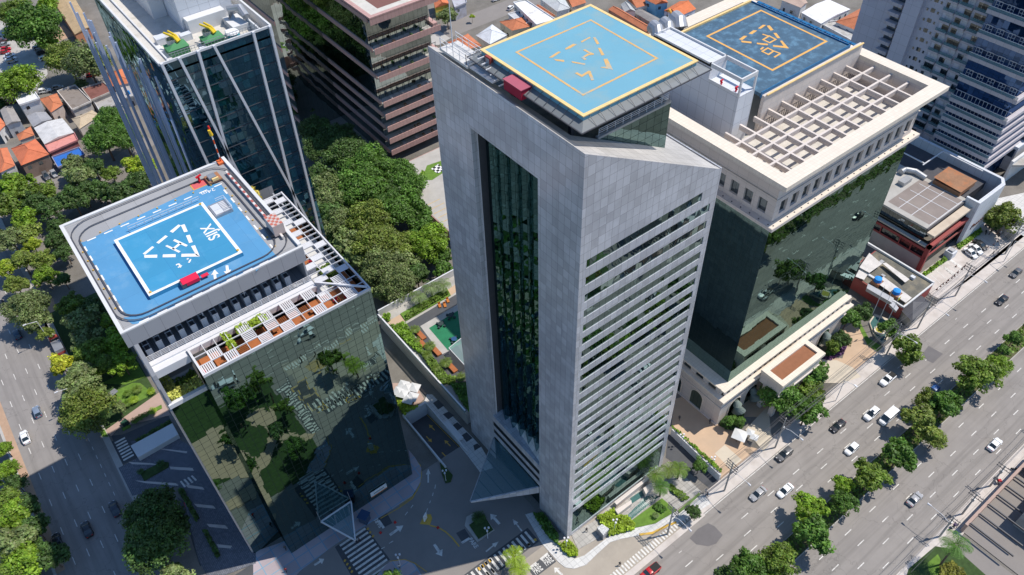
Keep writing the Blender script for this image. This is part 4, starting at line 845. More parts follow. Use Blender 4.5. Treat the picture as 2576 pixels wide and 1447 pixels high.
for yy in (-1.33, -.04, 1.25): MB().use('steel_white').box(-.52, .52, yy, yy+.08, 2.1, 2.28).build('frame_rail', parent=ac)
spots = [(1.6+i*1.93, 103.6+.5*(i > 0)+(.3 if i % 2 else 0)) for i in range(14)]
ordn = ['nearest the left end wall of the plant ledge', 'second', 'third', 'fourth', 'fifth', 'sixth', 'seventh', 'eighth', 'ninth', 'tenth', 'eleventh', 'twelfth', 'second from the right end', 'at the right end']
for i, (x, y) in enumerate(spots):
    o = ac if i == 0 else copy_tree(ac)
    o.location = (x, y, 61); o['group'] = 'air conditioning units under the blue helipad'
    o['label'] = 'grey twin fan air conditioning unit '+(ordn[0] if i == 0 else ordn[i]+' of its row' if i > 11 else ordn[i]+' from the left end of its row')
# pergola
FZ = 58.6; PZ = 61.6
fl = MB().use('wood_deck').box(BX0+.2, BX1-.3, BY0+.2, 99.6, FZ-.3, FZ).use('white_wall').box(30.4, BX1-.3, 99.6, 127.3, FZ-.3, FZ-.01).use('wood_deck').box(33, BX1-.4, 100, 104, FZ-.01, FZ+.02).box(31, 33.5, 108, 112, FZ-.01, FZ+.02).box(33.5, BX1-.4, 116, 120, FZ-.01, FZ+.02); fl.build('terrace_floor', parent=T)
pw = MB().use('steel_white').box(BX0, BX1, BY0-.02, BY0+.25, 61.3, 61.9).box(BX0, BX0+.35, BY0+.25, 99.8, 61.3, 61.9).box(BX1-.25, BX1, BY0+.25, 127.4, 61.3, 61.9).box(30.4, BX1-.25, 127.2, 127.4, 61.4, 61.8).box(BX0, BX0+.3, BY0+.1, 99.8, FZ, 61.3)
nx = 15; cw = (BX1-.25-BX0-.35)/nx; rows = [BY0+.25, 95.15, 97.45, 99.7]
for i in range(1, nx): x = BX0+.35+cw*i; pw.box(x-.05, x+.05, BY0+.25, 99.7, PZ-.12, PZ+.12)
for y in rows[1:3]: pw.box(BX0+.35, BX1-.25, y-.06, y+.06, PZ-.1, PZ+.1)
rows2 = [99.8+i*1.375 for i in range(21)]; xs = [30.5, 32.7, 34.9, 37.0]
for y in rows2[1:-1]: pw.box(30.5, 37.0, y-.05, y+.05, PZ-.12, PZ+.12)
for x in xs[1:3]: pw.box(x-.06, x+.06, 99.8, 127.2, PZ-.1, PZ+.1)
pw.bar((30.3,100,62), (36.9,93.2,62), .3); pw.build('pergola_frame', parent=T)
pat = ['LoLooLoLooLooLo', 'oLoGLGLoLooLoLo', 'ooGoLGLoLoLooLo']   # per row: L louvres, G creeper
r2 = random.Random(3)
def louvre(x0, x1, y0, y1, ax):
    b = MB().use('steel_white'); n = 6
    for k in range(n):
        t = (k+.5)/n
        if ax: b.box(x0+.06, x1-.06, y0+(y1-y0)*t-.1, y0+(y1-y0)*t+.1, PZ-.03, PZ+.03)
        else: b.box(x0+(x1-x0)*t-.1, x0+(x1-x0)*t+.1, y0+.06, y1-.06, PZ-.03, PZ+.03)
    b.build('louvre_panel', parent=T)
for i in range(nx):
    for r_ in range(3):
        c = pat[r_][i]; x0 = BX0+.35+cw*i
        if c == 'L': louvre(x0, x0+cw, rows[r_], rows[r_+1], (i+r_) % 2)
for j in range(20):
    for i in range(3):
        if (i*2+j) % 3 == (0 if i < 2 else 1) and not (i == 2 and j % 2): louvre(xs[i], xs[i+1], rows2[j], rows2[j+1], 1)
for i in range(12):
    tb_ = thing('cafe_table', 'brown wooden cafe table on the deck under the front pergola', 'table', (BX0+1.5+i*2.45, 94+(i % 3)*1.5, FZ), 0, 'wooden tables under the front pergola')
    MB().use('flat').box(-.6, .6, -.5, .5, .6, .7).build('tabletop', parent=tb_, color=(.25, .09, .03)); MB().use('flat').box(-.08, .08, -.08, .08, 0, .6).build('leg', parent=tb_, color=(.2, .07, .03))
def chair(x, y, z, col, label, rz=0):
    t = thing('lounge_chair', label, 'chair', (x, y, z), rz, 'red chairs under the pergola')
    for nm, b in (('seat', (-.32,.32,-.3,.35,.35,.45)), ('backrest', (-.32,.32,.3,.4,.45,1.0)), ('armrest', (-.4,-.32,-.3,.35,.45,.62)), ('armrest', (.32,.4,-.3,.35,.45,.62))): MB().use('flat').box(*b).build(nm, parent=t, color=col)
    for dx in (-.28, .28):
        for dy in (-.25, .3): MB().use('flat').box(dx-.03, dx+.03, dy-.03, dy+.03, 0, .35).build('leg', parent=t, color=col)
for i, (x, y, l) in enumerate(((7.6, 93.9, 'red lounge chair at the outer left corner of the pergola'), (7.5, 95.6, 'red lounge chair beside the one at the pergola corner'), (16.7, 93.8, 'red chair under the front pergola opposite the creeper'), (34.0, 96.2, 'red lounge chair under the diagonal corner of the pergola'), (33.2, 108.5, 'red seat under the long side pergola beside the trolley'), (32.8, 121.5, 'red seat near the far end of the long side pergola'), (31.9, 96.9, 'red seat where the two pergolas meet'))): chair(x, y, FZ, (.62, .02, .05), l, i*.7)
# lobby sign
sg = thing('wall_sign', 'white sign board low on the dark mirror glass front', 'sign', (29, 92.6, 3), world=True)
q = [g('12', 995, 745, 3), g('12', 1075, 697, 3)]
MB().use('white_paint').box(26.5, 30.6, 92.45, 92.6, 1.9, 3.6).build('board', parent=sg); MB().use('flat').box(26.5, 30.6, 92.40, 92.44, 1.9, 2.1).build('orange_line', parent=sg, color=(.8, .25, .05))
b_ = MB().use('metal_dark')
for i in range(9): b_.box(27.3+i*.3, 27.48+i*.3, 92.42, 92.44, 2.6, 3.0)
b_.build('lettering', parent=sg)
# pointed glass canopy
cp = thing('glass_entrance_canopy', 'pointed triangular glass canopy over the black and white crossing', 'canopy', (15.7, 88, 4), world=True)
a, b, c = g('12', 490, 1043, 5.5), g('12', 718, 890, 5.5), g('12', 750, 1185, 5.5)
k_ = MB().use('clear_glass').face([a, c, b]); k_.build('glass_roof', parent=cp)
k_ = MB().use('steel_white').bar(a, b, .28).bar(b, c, .28).bar(c, a, .28)
for i in range(1, 7): t = i/7; k_.use('metal').bar(a.lerp(b, t)-Vector((0,0,.15)), c.lerp(b.lerp(a, .5), .1)-Vector((0,0,.15)), .07)
k_.build('frame', parent=cp)
MB().use('metal').bar(a, (a.x, 92.8, 9), .08).bar(b, (b.x, 92.8, 9), .08).bar((a.x+3,92.8,.1), (a.x+3,91.8,5.4), .25).bar((b.x-1,92.8,.1), (b.x-1,91.8,5.4), .25).build('support', parent=cp)
# ------------------------------------------------------------------ tower with white diagonal struts
T = thing('braced_glass_tower', 'teal glass office tower crossed by slanted white struts and blue fins', 'building', (39, 166, 0), world=True)
TX0, TX1, TY0, TY1, TZ = 27.9, 50.7, 147.6, 190, 85.0
t_ = MB(); t_.face([(TX0,TY0,0),(TX1,TY0,0),(TX1,TY0,TZ-.5),(TX0,TY0,TZ-.5)]); t_.face([(TX1,TY0,0),(TX1,TY1,0),(TX1,TY1,TZ-.5),(TX1,TY0,TZ-.5)])
t_.build('glass_wall', 'tower_glass', T)
MB().face([(TX0,TY1,0),(TX0,TY0,0),(TX0,TY0,TZ-.5),(TX0,TY1,TZ-.5)]).build('side_glass_wall', 'recess_glass', T)
fl = MB().use('metal_dark')
for i in range(1, 23): z = TZ-.5-3.7*i; fl.box(TX0-.1, TX1+.1, TY0-.10, TY0-.01, z-.06, z+.06)
fl.build('floor_line', parent=T)
tp = MB().use('roof_floor').prism(rect(TX0, TX1, TY0, TY1), TZ-2.6, TZ-2.2).use('white_wall').box(TX0-.2, TX0+.2, TY0-.2, TY1, TZ-.6, TZ).box(TX1-.2, TX1+.2, TY0-.2, TY1, TZ-2.5, TZ).box(TX0+.2, TX1-.2, TY0-.2, TY0+.1, TZ-.55, TZ-.1).use('roof_floor').box(TX0+.2, TX0+1.7, TY0+.1, TY1, TZ-2.2, TZ-.6).use('white_wall').box(TX0+1.7, TX0+2.0, TY0+.1, TY1, TZ-2.2, TZ-.2).box(TX0+2, TX0+3.4, TY0+3, TY0+12, TZ-2.2, TZ-1.8).box(TX1-2.2, TX1-1.9, TY0+.5, TY1, TZ-2.2, TZ-.4)
tp.build('roof_parapet', parent=T)
bl = MB().use('white_panel').box(37.5, 48.5, 161, 185, TZ-2.2, TZ+9).use('white_wall').box(34.5, 37.4, 170, 188, TZ-2.2, TZ+3).box(38, 46, 158.6, 160.9, TZ-2.2, TZ+.6).box(45, 48.4, 153, 158.5, TZ-2.2, TZ-.9); bl.build('roof_plant_room', parent=T)
MB().use('metal').tube([(46.5,157,TZ-1),(46.5,157,TZ+1.2),(48.2,155.6,TZ+1.4),(48.2,153,TZ+.4)], .8, .8, 10).build('roof_duct', parent=T)
for b__ in ((36.6,38,149.4,150.6,1.0),(43.4,44.6,152.8,154,.9),(35.4,37.6,156.5,158,1.3),(44.5,46.3,149.2,150.4,.8),(31.0,33,158,160,1.5)): MB().use('white_panel').box(*b__[:4], TZ-2.2, TZ-2.2+b__[4]).build('roof_unit', parent=T)
rr_ = MB().use('metal')
for i in range(30): rr_.bar((TX0+2.2+i*.66, TY0+.9, TZ-.5), (TX0+2.2+i*.66, TY0+.9, TZ+.6), .06)
rr_.bar((TX0+2.2,TY0+.9,TZ+.6),(TX1-2.2,TY0+.9,TZ+.6), .08).bar((TX0+2.2,TY0+.9,TZ+.1),(TX1-2.2,TY0+.9,TZ+.1), .06).box(TX0+2.2, TX1-2.2, TY0+.2, TY0+.9, TZ-.6, TZ-.45); rr_.build('railing', parent=T)
fr = random.Random(5)
for i in range(27):
    y = TY0+.3+i*1.5; x = TX0-.6-(y-TY0)*.085-fr.random()*1.6; dx = fr.uniform(-.2, .2); dy = fr.uniform(-3.0, 3.0)
    MB().use('fin').bar((x, y, TZ+fr.uniform(-8, 0) if i > 2 else TZ-12+4*i), (x+dx, y+dy, 0), .30, .36).build('slanted_fin', parent=T)
for (x1, x2, z2) in ((28.2,30.4,50),(31.6,36.8,42),(35.4,33.6,45),(38.6,47.6,33),(46.8,45.0,30),(50.4,49.2,25),(45.6,41.0,0)):
    z1 = 85 if x1 != 45.6 else 40
    MB().use('steel_white').bar((x1, TY0-.5, z1), (x1+(x2-x1)*1.25, TY0-.5, z1+(z2-z1)*1.25), .62, .5).build('diagonal_strut', parent=T)
for k, (x, y, l, c) in enumerate(((33.2, 153.2, 'green equipment cabin with a yellow hoist nearer the corner of the white roof', 1), (40.0, 151.8, 'green equipment cabin with a yellow hoist further along the white roof', 2))):
    t = thing('equipment_cabin', l, 'cabin', (x, y, TZ-2.2))
    MB().use('flat').box(-2.0, 2.0, -1.6, 1.6, 0, 1.6).build('cabin_wall', parent=t, color=(.05, .19, .08))
    MB().use('flat').face([(-2.1,-1.7,1.6),(2.1,-1.7,1.6),(0,0,2.5)]).face([(2.1,-1.7,1.6),(2.1,1.7,1.6),(0,0,2.5)]).face([(2.1,1.7,1.6),(-2.1,1.7,1.6),(0,0,2.5)]).face([(-2.1,1.7,1.6),(-2.1,-1.7,1.6),(0,0,2.5)]).build('cabin_roof', parent=t, color=(.07, .25, .10))
    MB().use('metal').tube([(-.4,.6,2.0),(-.4,.6,2.9)], 1.0, 1.0, 14, cap=False).build('fan_ring', parent=t)
    h = MB().use('flat').tube([(.5,-.6,2.4),(.2,.3,3.2),(-.9,2.4,3.6)], .35, .2, 8).tube([(.9,-.3,2.4),(.7,.6,3.2),(0,2.5,3.6)], .3, .2, 8); h.build('hoist_arm', parent=t, color=(.70, .50, .02))
t = thing('water_tank', 'round white water tank with teal side on the white tower roof', 'tank', (43.9, 151.0, TZ-2.2)); MB().use('flat').cyl(0, 0, 0, 1.5, 1.35, n=20).build('tank_wall', parent=t, color=(.05, .32, .38)); MB().use('flat').cyl(0, 0, 1.5, 1.8, 1.45, 1.2, n=20).build('tank_lid', parent=t, color=(.75, .75, .75))
# ------------------------------------------------------------------ brown banded tower
T = thing('brown_banded_tower', 'dark mirror glass tower ringed by brown stone balcony bands', 'building', (110, 215, 0), world=True)
ZB = [49.6, 40.2, 31.0, 21.9, 17.3, 12.7, 8.0, 3.4]
b_ = MB(); U0, U1, V0, VS, UW = 97.1, 119.0, 200.8, 233.5, 82
b_.face([(U0,VS,0),(U0,V0,0),(U0,V0,50),(U0,VS,50)]); b_.face([(U0,V0,0),(U1,V0,0),(U1,V0,50),(U0,V0,50)]); b_.face([(UW,VS,0),(U0,VS,0),(U0,VS,50),(UW,VS,50)]); b_.face([(UW,VS+45,0),(UW,VS,0),(UW,VS,50),(UW,VS+45,50)]); b_.face([(U1,V0,0),(U1,VS,0),(U1,VS,50),(U1,V0,50)])
b_.build('mirror_glass_wall', 'brown_glass', T)
for z in ZB:
    hh = 1.9
    q_ = MB().use('brown_band').box(96.8, 120.6, 196.8, 197.1, z, z+hh).box(96.8, 97.15, 198.6, VS, z+.1, z+1.5).box(119, 120.6, 198.6, VS, z, z+hh).box(UW-.3, UW+.05, VS, VS+45, z+.1, z+1.5)
    q_.use('concrete').box(97.1, 120.3, 197.1, 200.9, z+.3, z+.8); q_.build('stone_band', parent=T)
    if z < 45:
        r_ = MB().use('metal_dark'); r_.bar((97,196.95,z+hh+.6),(120.4,196.95,z+hh+.6), .07)
        for i in range(17): r_.bar((97+i*1.46,196.95,z+hh),(97+i*1.46,196.95,z+hh+.6), .05)
        if z in (40.2, 31.0, 21.9):
            r_.bar((97.4,200.3,z+3.8),(120.4,200.3,z+3.8), .12)
            for i in range(11): r_.bar((98+i*2.2,200.3,z+.8),(98+i*2.2,200.3,z+3.8), .12)
        r_.build('balcony_rail', parent=T)
        for i in range(4):
            x = 99+i*5+R.random()*4; MB().use('flat').box(x, x+R.uniform(.4,1.2), 198+R.random(), 199.3+R.random()*.5, z+.8, z+1.4).build('balcony_table', parent=T, color=R.choice([(.25,.15,.08),(.5,.5,.5),(.1,.2,.05)]))
tr_ = MB().use('brown_band').box(96.8, 120.6, 196.8, 198.2, 51.4, 52.0).box(96.8, 98.2, 198.2, 250, 51.4, 52.0).use('roof_floor').box(98.2, 102, 198.2, 250, 51.3, 51.7).box(102, 120.4, 198.2, 201, 51.3, 51.7).use('flat').box(102, 120.4, 201, 250, 50.2, 50.8)
tr_.build('roof_parapet', parent=T, color=(.20, .09, .075))
# ------------------------------------------------------------------ low houses
GH = 'low houses of the neighbourhood behind the towers'
def house(ref, quad, z, kind, col, label, wcol=(.6, .57, .52), name='house', extra=0, cat='house', ins=.35):
    P = [Vector(p) for p in gs(ref, quad, z)]
    if sum(P[i].x*P[(i+1)%4].y-P[(i+1)%4].x*P[i].y for i in range(4)) < 0: P.reverse()
    c = sum(P, Vector((0, 0)))/4
    ex = (P[1]-P[0]).normalized(); rz = math.atan2(ex.y, ex.x)
    t = thing(name, label, cat, (c.x, c.y, 0), rz)
    rot = Matrix.Rotation(-rz, 2); L = [rot @ (p-c) for p in P]
    W = [p*(1-ins/max(1, p.length)) for p in L]
    w1 = MB().use('house_wall')
    for i in range(4): a, b = W[i], W[(i+1)%4]; w1.face([(*a,0),(*b,0),(*b,z),(*a,z)])
    w1.build('wall', parent=t, color=wcol)
    # windows and a door on each longer wall
    for i in range(4):
        a, b = W[i], W[(i+1)%4]; d = b-a; ln = d.length
        if ln < 4: continue
        d.normalize(); n = Vector((d.y, -d.x))
        for k in range(int(ln//3.6)):
            p = a+d*(1.8+k*3.6)+n*.02; fz = 1.0 if z < 6 else z-2.6
            nm = 'door' if (k == 0 and z < 6) else 'window'
            if nm == 'door': fz0, fz1, hw = .05, 2.1, .5
            else: fz0, fz1, hw = fz, min(fz+1.3, z-.3), .6
            u, v = p-d*hw, p+d*hw
            m_ = MB().use('metal_dark' if nm == 'door' else 'win').face([(*u,fz0),(*v,fz0),(*v,fz1),(*u,fz1)]); m_.build(nm, parent=t)
    if kind in ('hip', 'gable', 'shed'):
        a, b = (L[0]+L[3])/2, (L[1]+L[2])/2; lx = (L[1]-L[0]).length; ly = (L[2]-L[1]).length
        q = list(L)
        if ly > lx: q = [L[1], L[2], L[3], L[0]]; a, b = (L[0]+L[1])/2, (L[2]+L[3])/2; q = [L[1], L[2], L[3], L[0]]
        sh = min(lx, ly); hgt = sh*.19+.25
        r_ = MB().use('roof_tile')
        if kind == 'shed':
            r_.cur = 0; r_.face([(*L[0], z), (*L[1], z), (*L[2], z+.8), (*L[3], z+.8)]); r_.face([(*L[3],z),(*L[3],z+.8),(*L[2],z+.8),(*L[2],z)]); r_.face([(*L[0],z),(*L[3],z+.8),(*L[3],z)]); r_.face([(*L[1],z),(*L[2],z),(*L[2],z+.8)])
        else:
            dd = (b-a); inset = dd.normalized()*(min(sh*.5, dd.length*.45) if kind == 'hip' else .01); A = a+inset; B = b-inset
            A3, B3 = (*A, z+hgt), (*B, z+hgt)
            if ly > lx: e = [L[0], L[1], L[2], L[3]]; fs = ([L[1],L[2],B3,A3],[L[3],L[0],A3,B3],[L[0],L[1],A3],[L[2],L[3],B3])
            else: fs = ([L[0],L[1],B3,A3],[L[2],L[3],A3,B3],[L[3],L[0],A3],[L[1],L[2],B3])
            for f in fs: r_.face([p if len(p) == 3 else (*p, z) for p in f])
            r_.bar(A3, B3, .22)
            for p in L[:4]:
                near = A3 if (Vector(A3[:2])-p).length < (Vector(B3[:2])-p).length else B3
                if kind == 'hip': r_.bar((*p, z+.02), near, .2)
        r_.build('roof', parent=t, color=col)
    elif kind == 'sheet':
        r_ = MB().use('roof_sheet'); m0, m1 = (L[0]+L[1])/2, (L[2]+L[3])/2
        r_.face([(*L[0],z),(*m0,z+.7),(*m1,z+.7),(*L[3],z)]); r_.face([(*m0,z+.7),(*L[1],z),(*L[2],z),(*m1,z+.7)]); r_.face([(*L[0],z),(*L[1],z),(*m0,z+.7)]); r_.face([(*L[2],z),(*L[3],z),(*m1,z+.7)]); r_.build('roof', parent=t, color=col)
    else:
        r_ = MB().use('worn').prism([tuple(p*.97) for p in L], z-.3, z-.05); r_.build('roof', parent=t, color=col)
        p_ = MB().use('house_wall')
        for i in range(4): a, b = L[i], L[(i+1)%4]; p_.bar((*a, z+.1), (*b, z+.1), .25, .6)
        p_.build('parapet', parent=t, color=wcol)
    for k in range(extra):
        q = L[0].lerp(L[2], .3+.3*k); MB().use('flat').cyl(q.x, q.y, z-.1, z+1.1, .7, .62, n=14).build('water_tank', parent=t, color=(.01, .18, .50))
    return t
O = (1, 1, 1); GR = (.36, .35, .34); WH = (.78, .78, .78); BR = (.30, .14, .12); TN = (.60, .46, .26)
for a in (
 ('00', [(90,700),(235,655),(300,745),(150,795)], 8, 'flat', WH, 'tall white flat roofed house with dark roof panels next to the parking lot', WH),
 ('00', [(300,748),(430,706),(475,790),(385,850)], 5, 'hip', O, 'small orange tiled house between the white flat house and the taupe roofed house', (.6,.5,.45), 'house', 0),
 ('00', [(435,692),(568,645),(690,768),(548,832)], 5, 'shed0', (.27,.23,.20), 'house with flat taupe roof and white parapet', (.65,.6,.55)),
 ('00', [(620,670),(780,622),(855,690),(690,760)], 5, 'flat', (.24,.10,.08), 'house with dark maroon roof next to the taupe roofed one', (.5,.45,.4)),
 ('00', [(200,875),(345,845),(395,900),(250,960)], 4.5, 'sheet', (.55,.56,.60), 'house under dark grey sheet roof below the white flat house', (.5,.3,.2)),
 ('00', [(255,965),(470,892),(560,1000),(335,1090)], 5, 'sheet', (1,1,1), 'wide house with pale grey sheet roof above the pink awning roof', (.6,.58,.55)),
 ('00', [(338,1092),(560,1002),(590,1060),(375,1155)], 4.5, 'flat', (.72,.30,.26), 'shop with salmon pink flat roof in front of the pale grey roof', (.5,.2,.2), 'shop', 0, 'shop'),
 ('00', [(395,1190),(600,1115),(640,1170),(440,1268)], 3.4, 'flat', (.03,.16,.55), 'low shop under bright blue awning roof', (.3,.3,.4), 'shop', 0, 'shop'),
 ('00', [(125,1020),(232,957),(260,1020),(145,1062)], 4.5, 'hip', O, 'tiny orange tiled house behind the larger orange hip roof', (.6,.55,.5)),
 ('00', [(85,1122),(268,1050),(372,1165),(160,1250)], 6, 'hip', (1.1,.9,.9), 'two storey house with broad orange hip roof facing the garden street', (.30,.22,.18)),
 ('00', [(-40,1120),(55,1115),(115,1250),(0,1305)], 5, 'hip', (1.1,1,1), 'orange tiled house cut by the left border, lower one', (.7,.7,.7)),
 ('00', [(-30,960),(-30,850),(45,940),(-10,1000)], 5, 'hip', (1.1,1,1), 'orange tiled house cut by the left border, upper one', (.7,.7,.7)),
 ('00', [(0,832),(90,797),(158,915),(45,948)], 5.5, 'sheet', (.55,.52,.50), 'house with brownish grey sheet roof near the left border', (.66,.66,.66)),
 ('00', [(540,898),(695,832),(757,870),(600,975)], 4.5, 'hip', (.95,2.2,3.2), 'house with sandy yellow tiled roof beside the round dark tree', (.6,.55,.5)),
 ('00', [(700,748),(910,700),(935,760),(760,850)], 3.5, 'flat', (.42,.40,.38), 'low yard building with flat grey concrete roof behind the sandy tiled house', (.6,.6,.6)),
 ('00', [(808,552),(960,508),(1010,620),(850,652)], 5, 'hip', (1.1,1,.9), 'orange tiled house seen through the blue fins', (.6,.5,.5)),
 ('00', [(905,650),(1040,625),(1120,700),(940,745)], 4, 'flat', (.45,.42,.40), 'flat grey house seen through the blue fins', (.6,.6,.6), 'house', 1),
 ('00', [(1120,782),(1270,738),(1300,800),(1150,842)], 4.5, 'flat', (.70,.28,.22), 'house with salmon roof seen through the blue fins', (.6,.3,.3)),
 ('00', [(410,18),(560,-20),(690,200),(565,262)], 5, 'sheet', (.75,.55,.32), 'long house with worn tan tiled roof near the top left', (.5,.22,.12)),
 ('10', [(1440,322),(1600,255),(1705,345),(1560,385)], 5, 'hip', O, 'orange tiled house just behind the corner of the granite tower', (.7,.6,.45), 'house', 1),
 ('10', [(1660,268),(1782,185),(1897,265),(1765,335)], 5.5, 'hip', (1.2,3.6,8), 'house with white painted hip roof beside the back street', (.7,.7,.68)),
 ('20', [(-95,165),(80,130),(140,200),(0,232)], 5, 'hip', O, 'orange tiled house between the two white roofed houses', (.65,.6,.45)),
 ('20', [(10,22),(100,0),(330,150),(185,190)], 7, 'flat', (.85,.85,.85), 'long white flat roofed house by the back street', WH),
 ('20', [(-30,110),(60,85),(140,160),(80,200)], 5, 'flat', (.55,.57,.6), 'low annex with light grey roof beside the long white roof', WH),
 ('20', [(170,52),(213,40),(332,120),(300,130)], 5, 'gable', O, 'narrow orange tiled house beside the long white roof', (.7,.65,.5)),
 ('20', [(210,-10),(392,-15),(440,62),(340,88)], 5.5, 'hip', (1.0,3.0,6.4), 'pale hip roofed house behind the pale blue helipad', (.7,.7,.7)),
 ('20', [(400,-15),(520,-20),(560,20),(455,55)], 5, 'gable', O, 'orange tiled house right of the pale hip roof', (.7,.6,.5)),
 ('20', [(725,70),(800,58),(1062,210),(1012,240)], 5, 'gable', O, 'long narrow orange tiled row house along the pale blue helipad', (.6,.3,.2)),
 ('20', [(820,32),(885,28),(935,85),(850,92)], 5, 'gable', (.8,2.4,5.0), 'small white gabled house behind the row house', (.8,.8,.8)),
 ('20', [(860,-10),(1000,-20),(1100,20),(940,60)], 5, 'gable', O, 'brown tiled house with white wall at the top border', (.75,.75,.72)),
 ('20', [(1000,-5),(1130,-40),(1180,20),(1085,35)], 7, 'gable', (1,.9,.8), 'two storey house with sky blue wall', (.25,.55,.78)),
 ('20', [(1145,80),(1265,10),(1390,68),(1260,128)], 6, 'gable', (1.2,1,.8), 'two storey house with bright orange tiled roof and pale lilac wall', (.62,.66,.78)),
 ('20', [(905,85),(980,70),(1150,160),(1080,190)], 3.5, 'sheet', (.45,.43,.42), 'low yard shed with corrugated dark grey roof', (.4,.4,.4)),
 ('30', [(252,95),(455,-5),(622,70),(400,180)], 6, 'sheet', (1.35,1.35,1.4), 'large hall with silvery white corrugated roof', WH, 'hall', 0, 'hall'),
 ('30', [(508,165),(700,62),(905,150),(715,250)], 6, 'hip', O, 'large square house with white edged orange pyramid roof', WH),
 ('30', [(398,182),(505,160),(730,262),(640,315)], 4.5, 'flat', (.50,.49,.47), 'flat pale grey roofed house beside the orange pyramid roof', WH),
 ('30', [(670,305),(735,262),(830,330),(780,362)], 4, 'flat', (.35,.33,.3), 'small flat roof with blue tank behind the cream cornice', (.6,.6,.55), 'house', 1),
 ('30', [(740,270),(830,225),(890,250),(800,300)], 4, 'sheet', (.9,.85,.75), 'small shed with pale corrugated roof beside the flat roof with tank', WH),
 ('30', [(850,218),(895,190),(945,215),(895,240)], 4.5, 'hip', O, 'tiny orange tiled roof beside the lilac apartment tower', (.6,.5,.5)),
 ('30', [(100,0),(240,-60),(300,20),(250,60)], 5, 'sheet', (.8,.6,.5), 'house with rusty pink sheet roof at the top border', WH),
 ('10', [(1335,-10),(1420,-30),(1462,28),(1352,62)], 4.5, 'gable', (1.2,1,.9), 'orange tiled corner house behind the brown banded tower', (.8,.6,.1)),
 ('10', [(1475,-10),(1570,-40),(1590,20),(1500,60)], 6, 'flat', (.5,.5,.55), 'grey flat roofed shop across the back street', (.45,.45,.5), 'shop', 0, 'shop'),
 ('10', [(90,190),(150,170),(190,260),(120,280)], 5, 'hip', O, 'orange tiled house behind the braced tower corner', (.7,.6,.5)),
 ('10', [(150,380),(215,360),(260,470),(185,490)], 4, 'flat', (.6,.55,.5), 'low beige house between the braced tower and the brown tower', (.7,.65,.6)),
 ('10', [(205,590),(265,570),(300,740),(250,745)], 4, 'flat', (.6,.57,.52), 'long beige annex below the low beige house', (.7,.65,.6))):
    house(*a)
# mirrored or partly seen houses far left behind the brown tower
rh = random.Random(11)
# ------------------------------------------------------------------ commercial building beside the avenue
T = thing('car_showroom', 'red framed commercial building with flat grey roof and tall white blade wall', 'building', (196, 75, 0), world=True)
a_ = MB().use('concrete').prism(rect(185.3, 205, 60.6, 106), 13.3, 13.9); a_.use('metal_dark').box(185.1, 205, 60.2, 60.6, 13.2, 14.0); a_.use('steel_white')
for y in (61.0, 66.5, 70.5): a_.box(187, 203.5, y-.08, y+.08, 13.9, 13.95)
for x in (191, 196.5, 201): a_.box(x-.08, x+.08, 60.8, 73, 13.9, 13.97)
a_.build('roof', parent=T); mat('sheet_brown', (.24, .20, .18), .7, .15, .4, 4, dirt=(.30,.26,.22))
MB().use('sheet_brown').prism(rect(187.2, 203.5, 61.0, 74), 13.905, 13.92).build('sheet_roofing', parent=T)
mat('red_frame', (.30, .06, .055), .7, .12, .5, 5, dirt=(.20, .09, .07), dirt_amt=.6); mat('beige_ledge', (.55, .46, .36), .9, .12, .6, 6, dirt=(.33,.24,.17))
a_ = MB().use('beige_ledge').box(184.8, 206.3, 57.8, 60.0, 12.5, 13.2); a_.build('front_ledge', parent=T)
a_ = MB().use('red_frame').box(184.6, 206, 57.4, 58.4, 8.6, 9.6).box(184.6, 205, 57.6, 57.9, 4.9, 5.5).box(184.6, 185.6, 57.4, 58.6, 0, 9.6).box(184.7, 185.1, 58.6, 100, 7.2, 8.0).box(184.7, 185.0, 58.6, 100, 4.6, 5.1).box(205.2, 206.2, 57.4, 58.4, 0, 12.5)
for y in (62.5, 66, 72, 76.5, 81): a_.box(184.72, 185.0, y-.15, y+.15, 5.1, 7.2)
a_.use('concrete').box(184.2, 185.4, 58.7, 100, 8.9, 9.4); a_.build('red_frame', parent=T)
a_ = MB().use('win'); a_.face([(185.2,100,.2),(185.2,58.7,.2),(185.2,58.7,8),(185.2,100,8)]).face([(186.2,100,9.4),(186.2,60.6,9.4),(186.2,60.6,13.3),(186.2,100,13.3)]).face([(185.6,58.5,.2),(205,58.5,.2),(205,58.5,12.5),(185.6,58.5,12.5)])
a_.use('concrete').face([(184.95,100,0),(184.95,58.7,0),(184.95,58.7,4.5),(184.95,100,4.5)]); a_.build('glazing', parent=T)
a_ = MB().use('white_panel'); P_ = [(203.7,56.6),(217,56.6),(219.5,58.4),(219.5,106),(218.6,106),(218.6,58.8),(216.7,57.6),(203.7,57.6)]
a_.prism(P_, 0, 15.5); a_.box(203.7, 204.4, 57.6, 60.6, 9.6, 15.5); a_.build('blade_wall', parent=T)
a_ = MB().use('metal_dark').box(205.0, 218.5, 62, 106, 10.0, 12.5); a_.use('steel_white').bar((206,76,16.5),(216.3,76,16.5), .3).bar((216.3,76,16.5),(216.3,63.5,16.5), .3).bar((207,84,16.5),(207,76,16.5), .3); a_.use('metal').box(196, 200, 75, 77, 13.9, 15.3).box(193, 195, 78, 80, 13.9, 15.5).box(206.5, 208.5, 64.5, 66.5, 12.5, 14.8); a_.build('service_yard', parent=T)
a_ = MB().use('rust').face([(204,62.5,15.6),(212.3,62.5,15.6),(211.5,71,16.1),(203.8,71,16.1)]).box(204, 212, 62.6, 70.8, 13.9, 15.2); a_.build('rusty_roof', parent=T)
MB().use('metal').tube([(200.5,79,14.8),(202.5,79,14.8),(204,76.5,14.8),(204,73,14.4)], .9, .9, 12).build('roof_duct', parent=T, smooth=True)
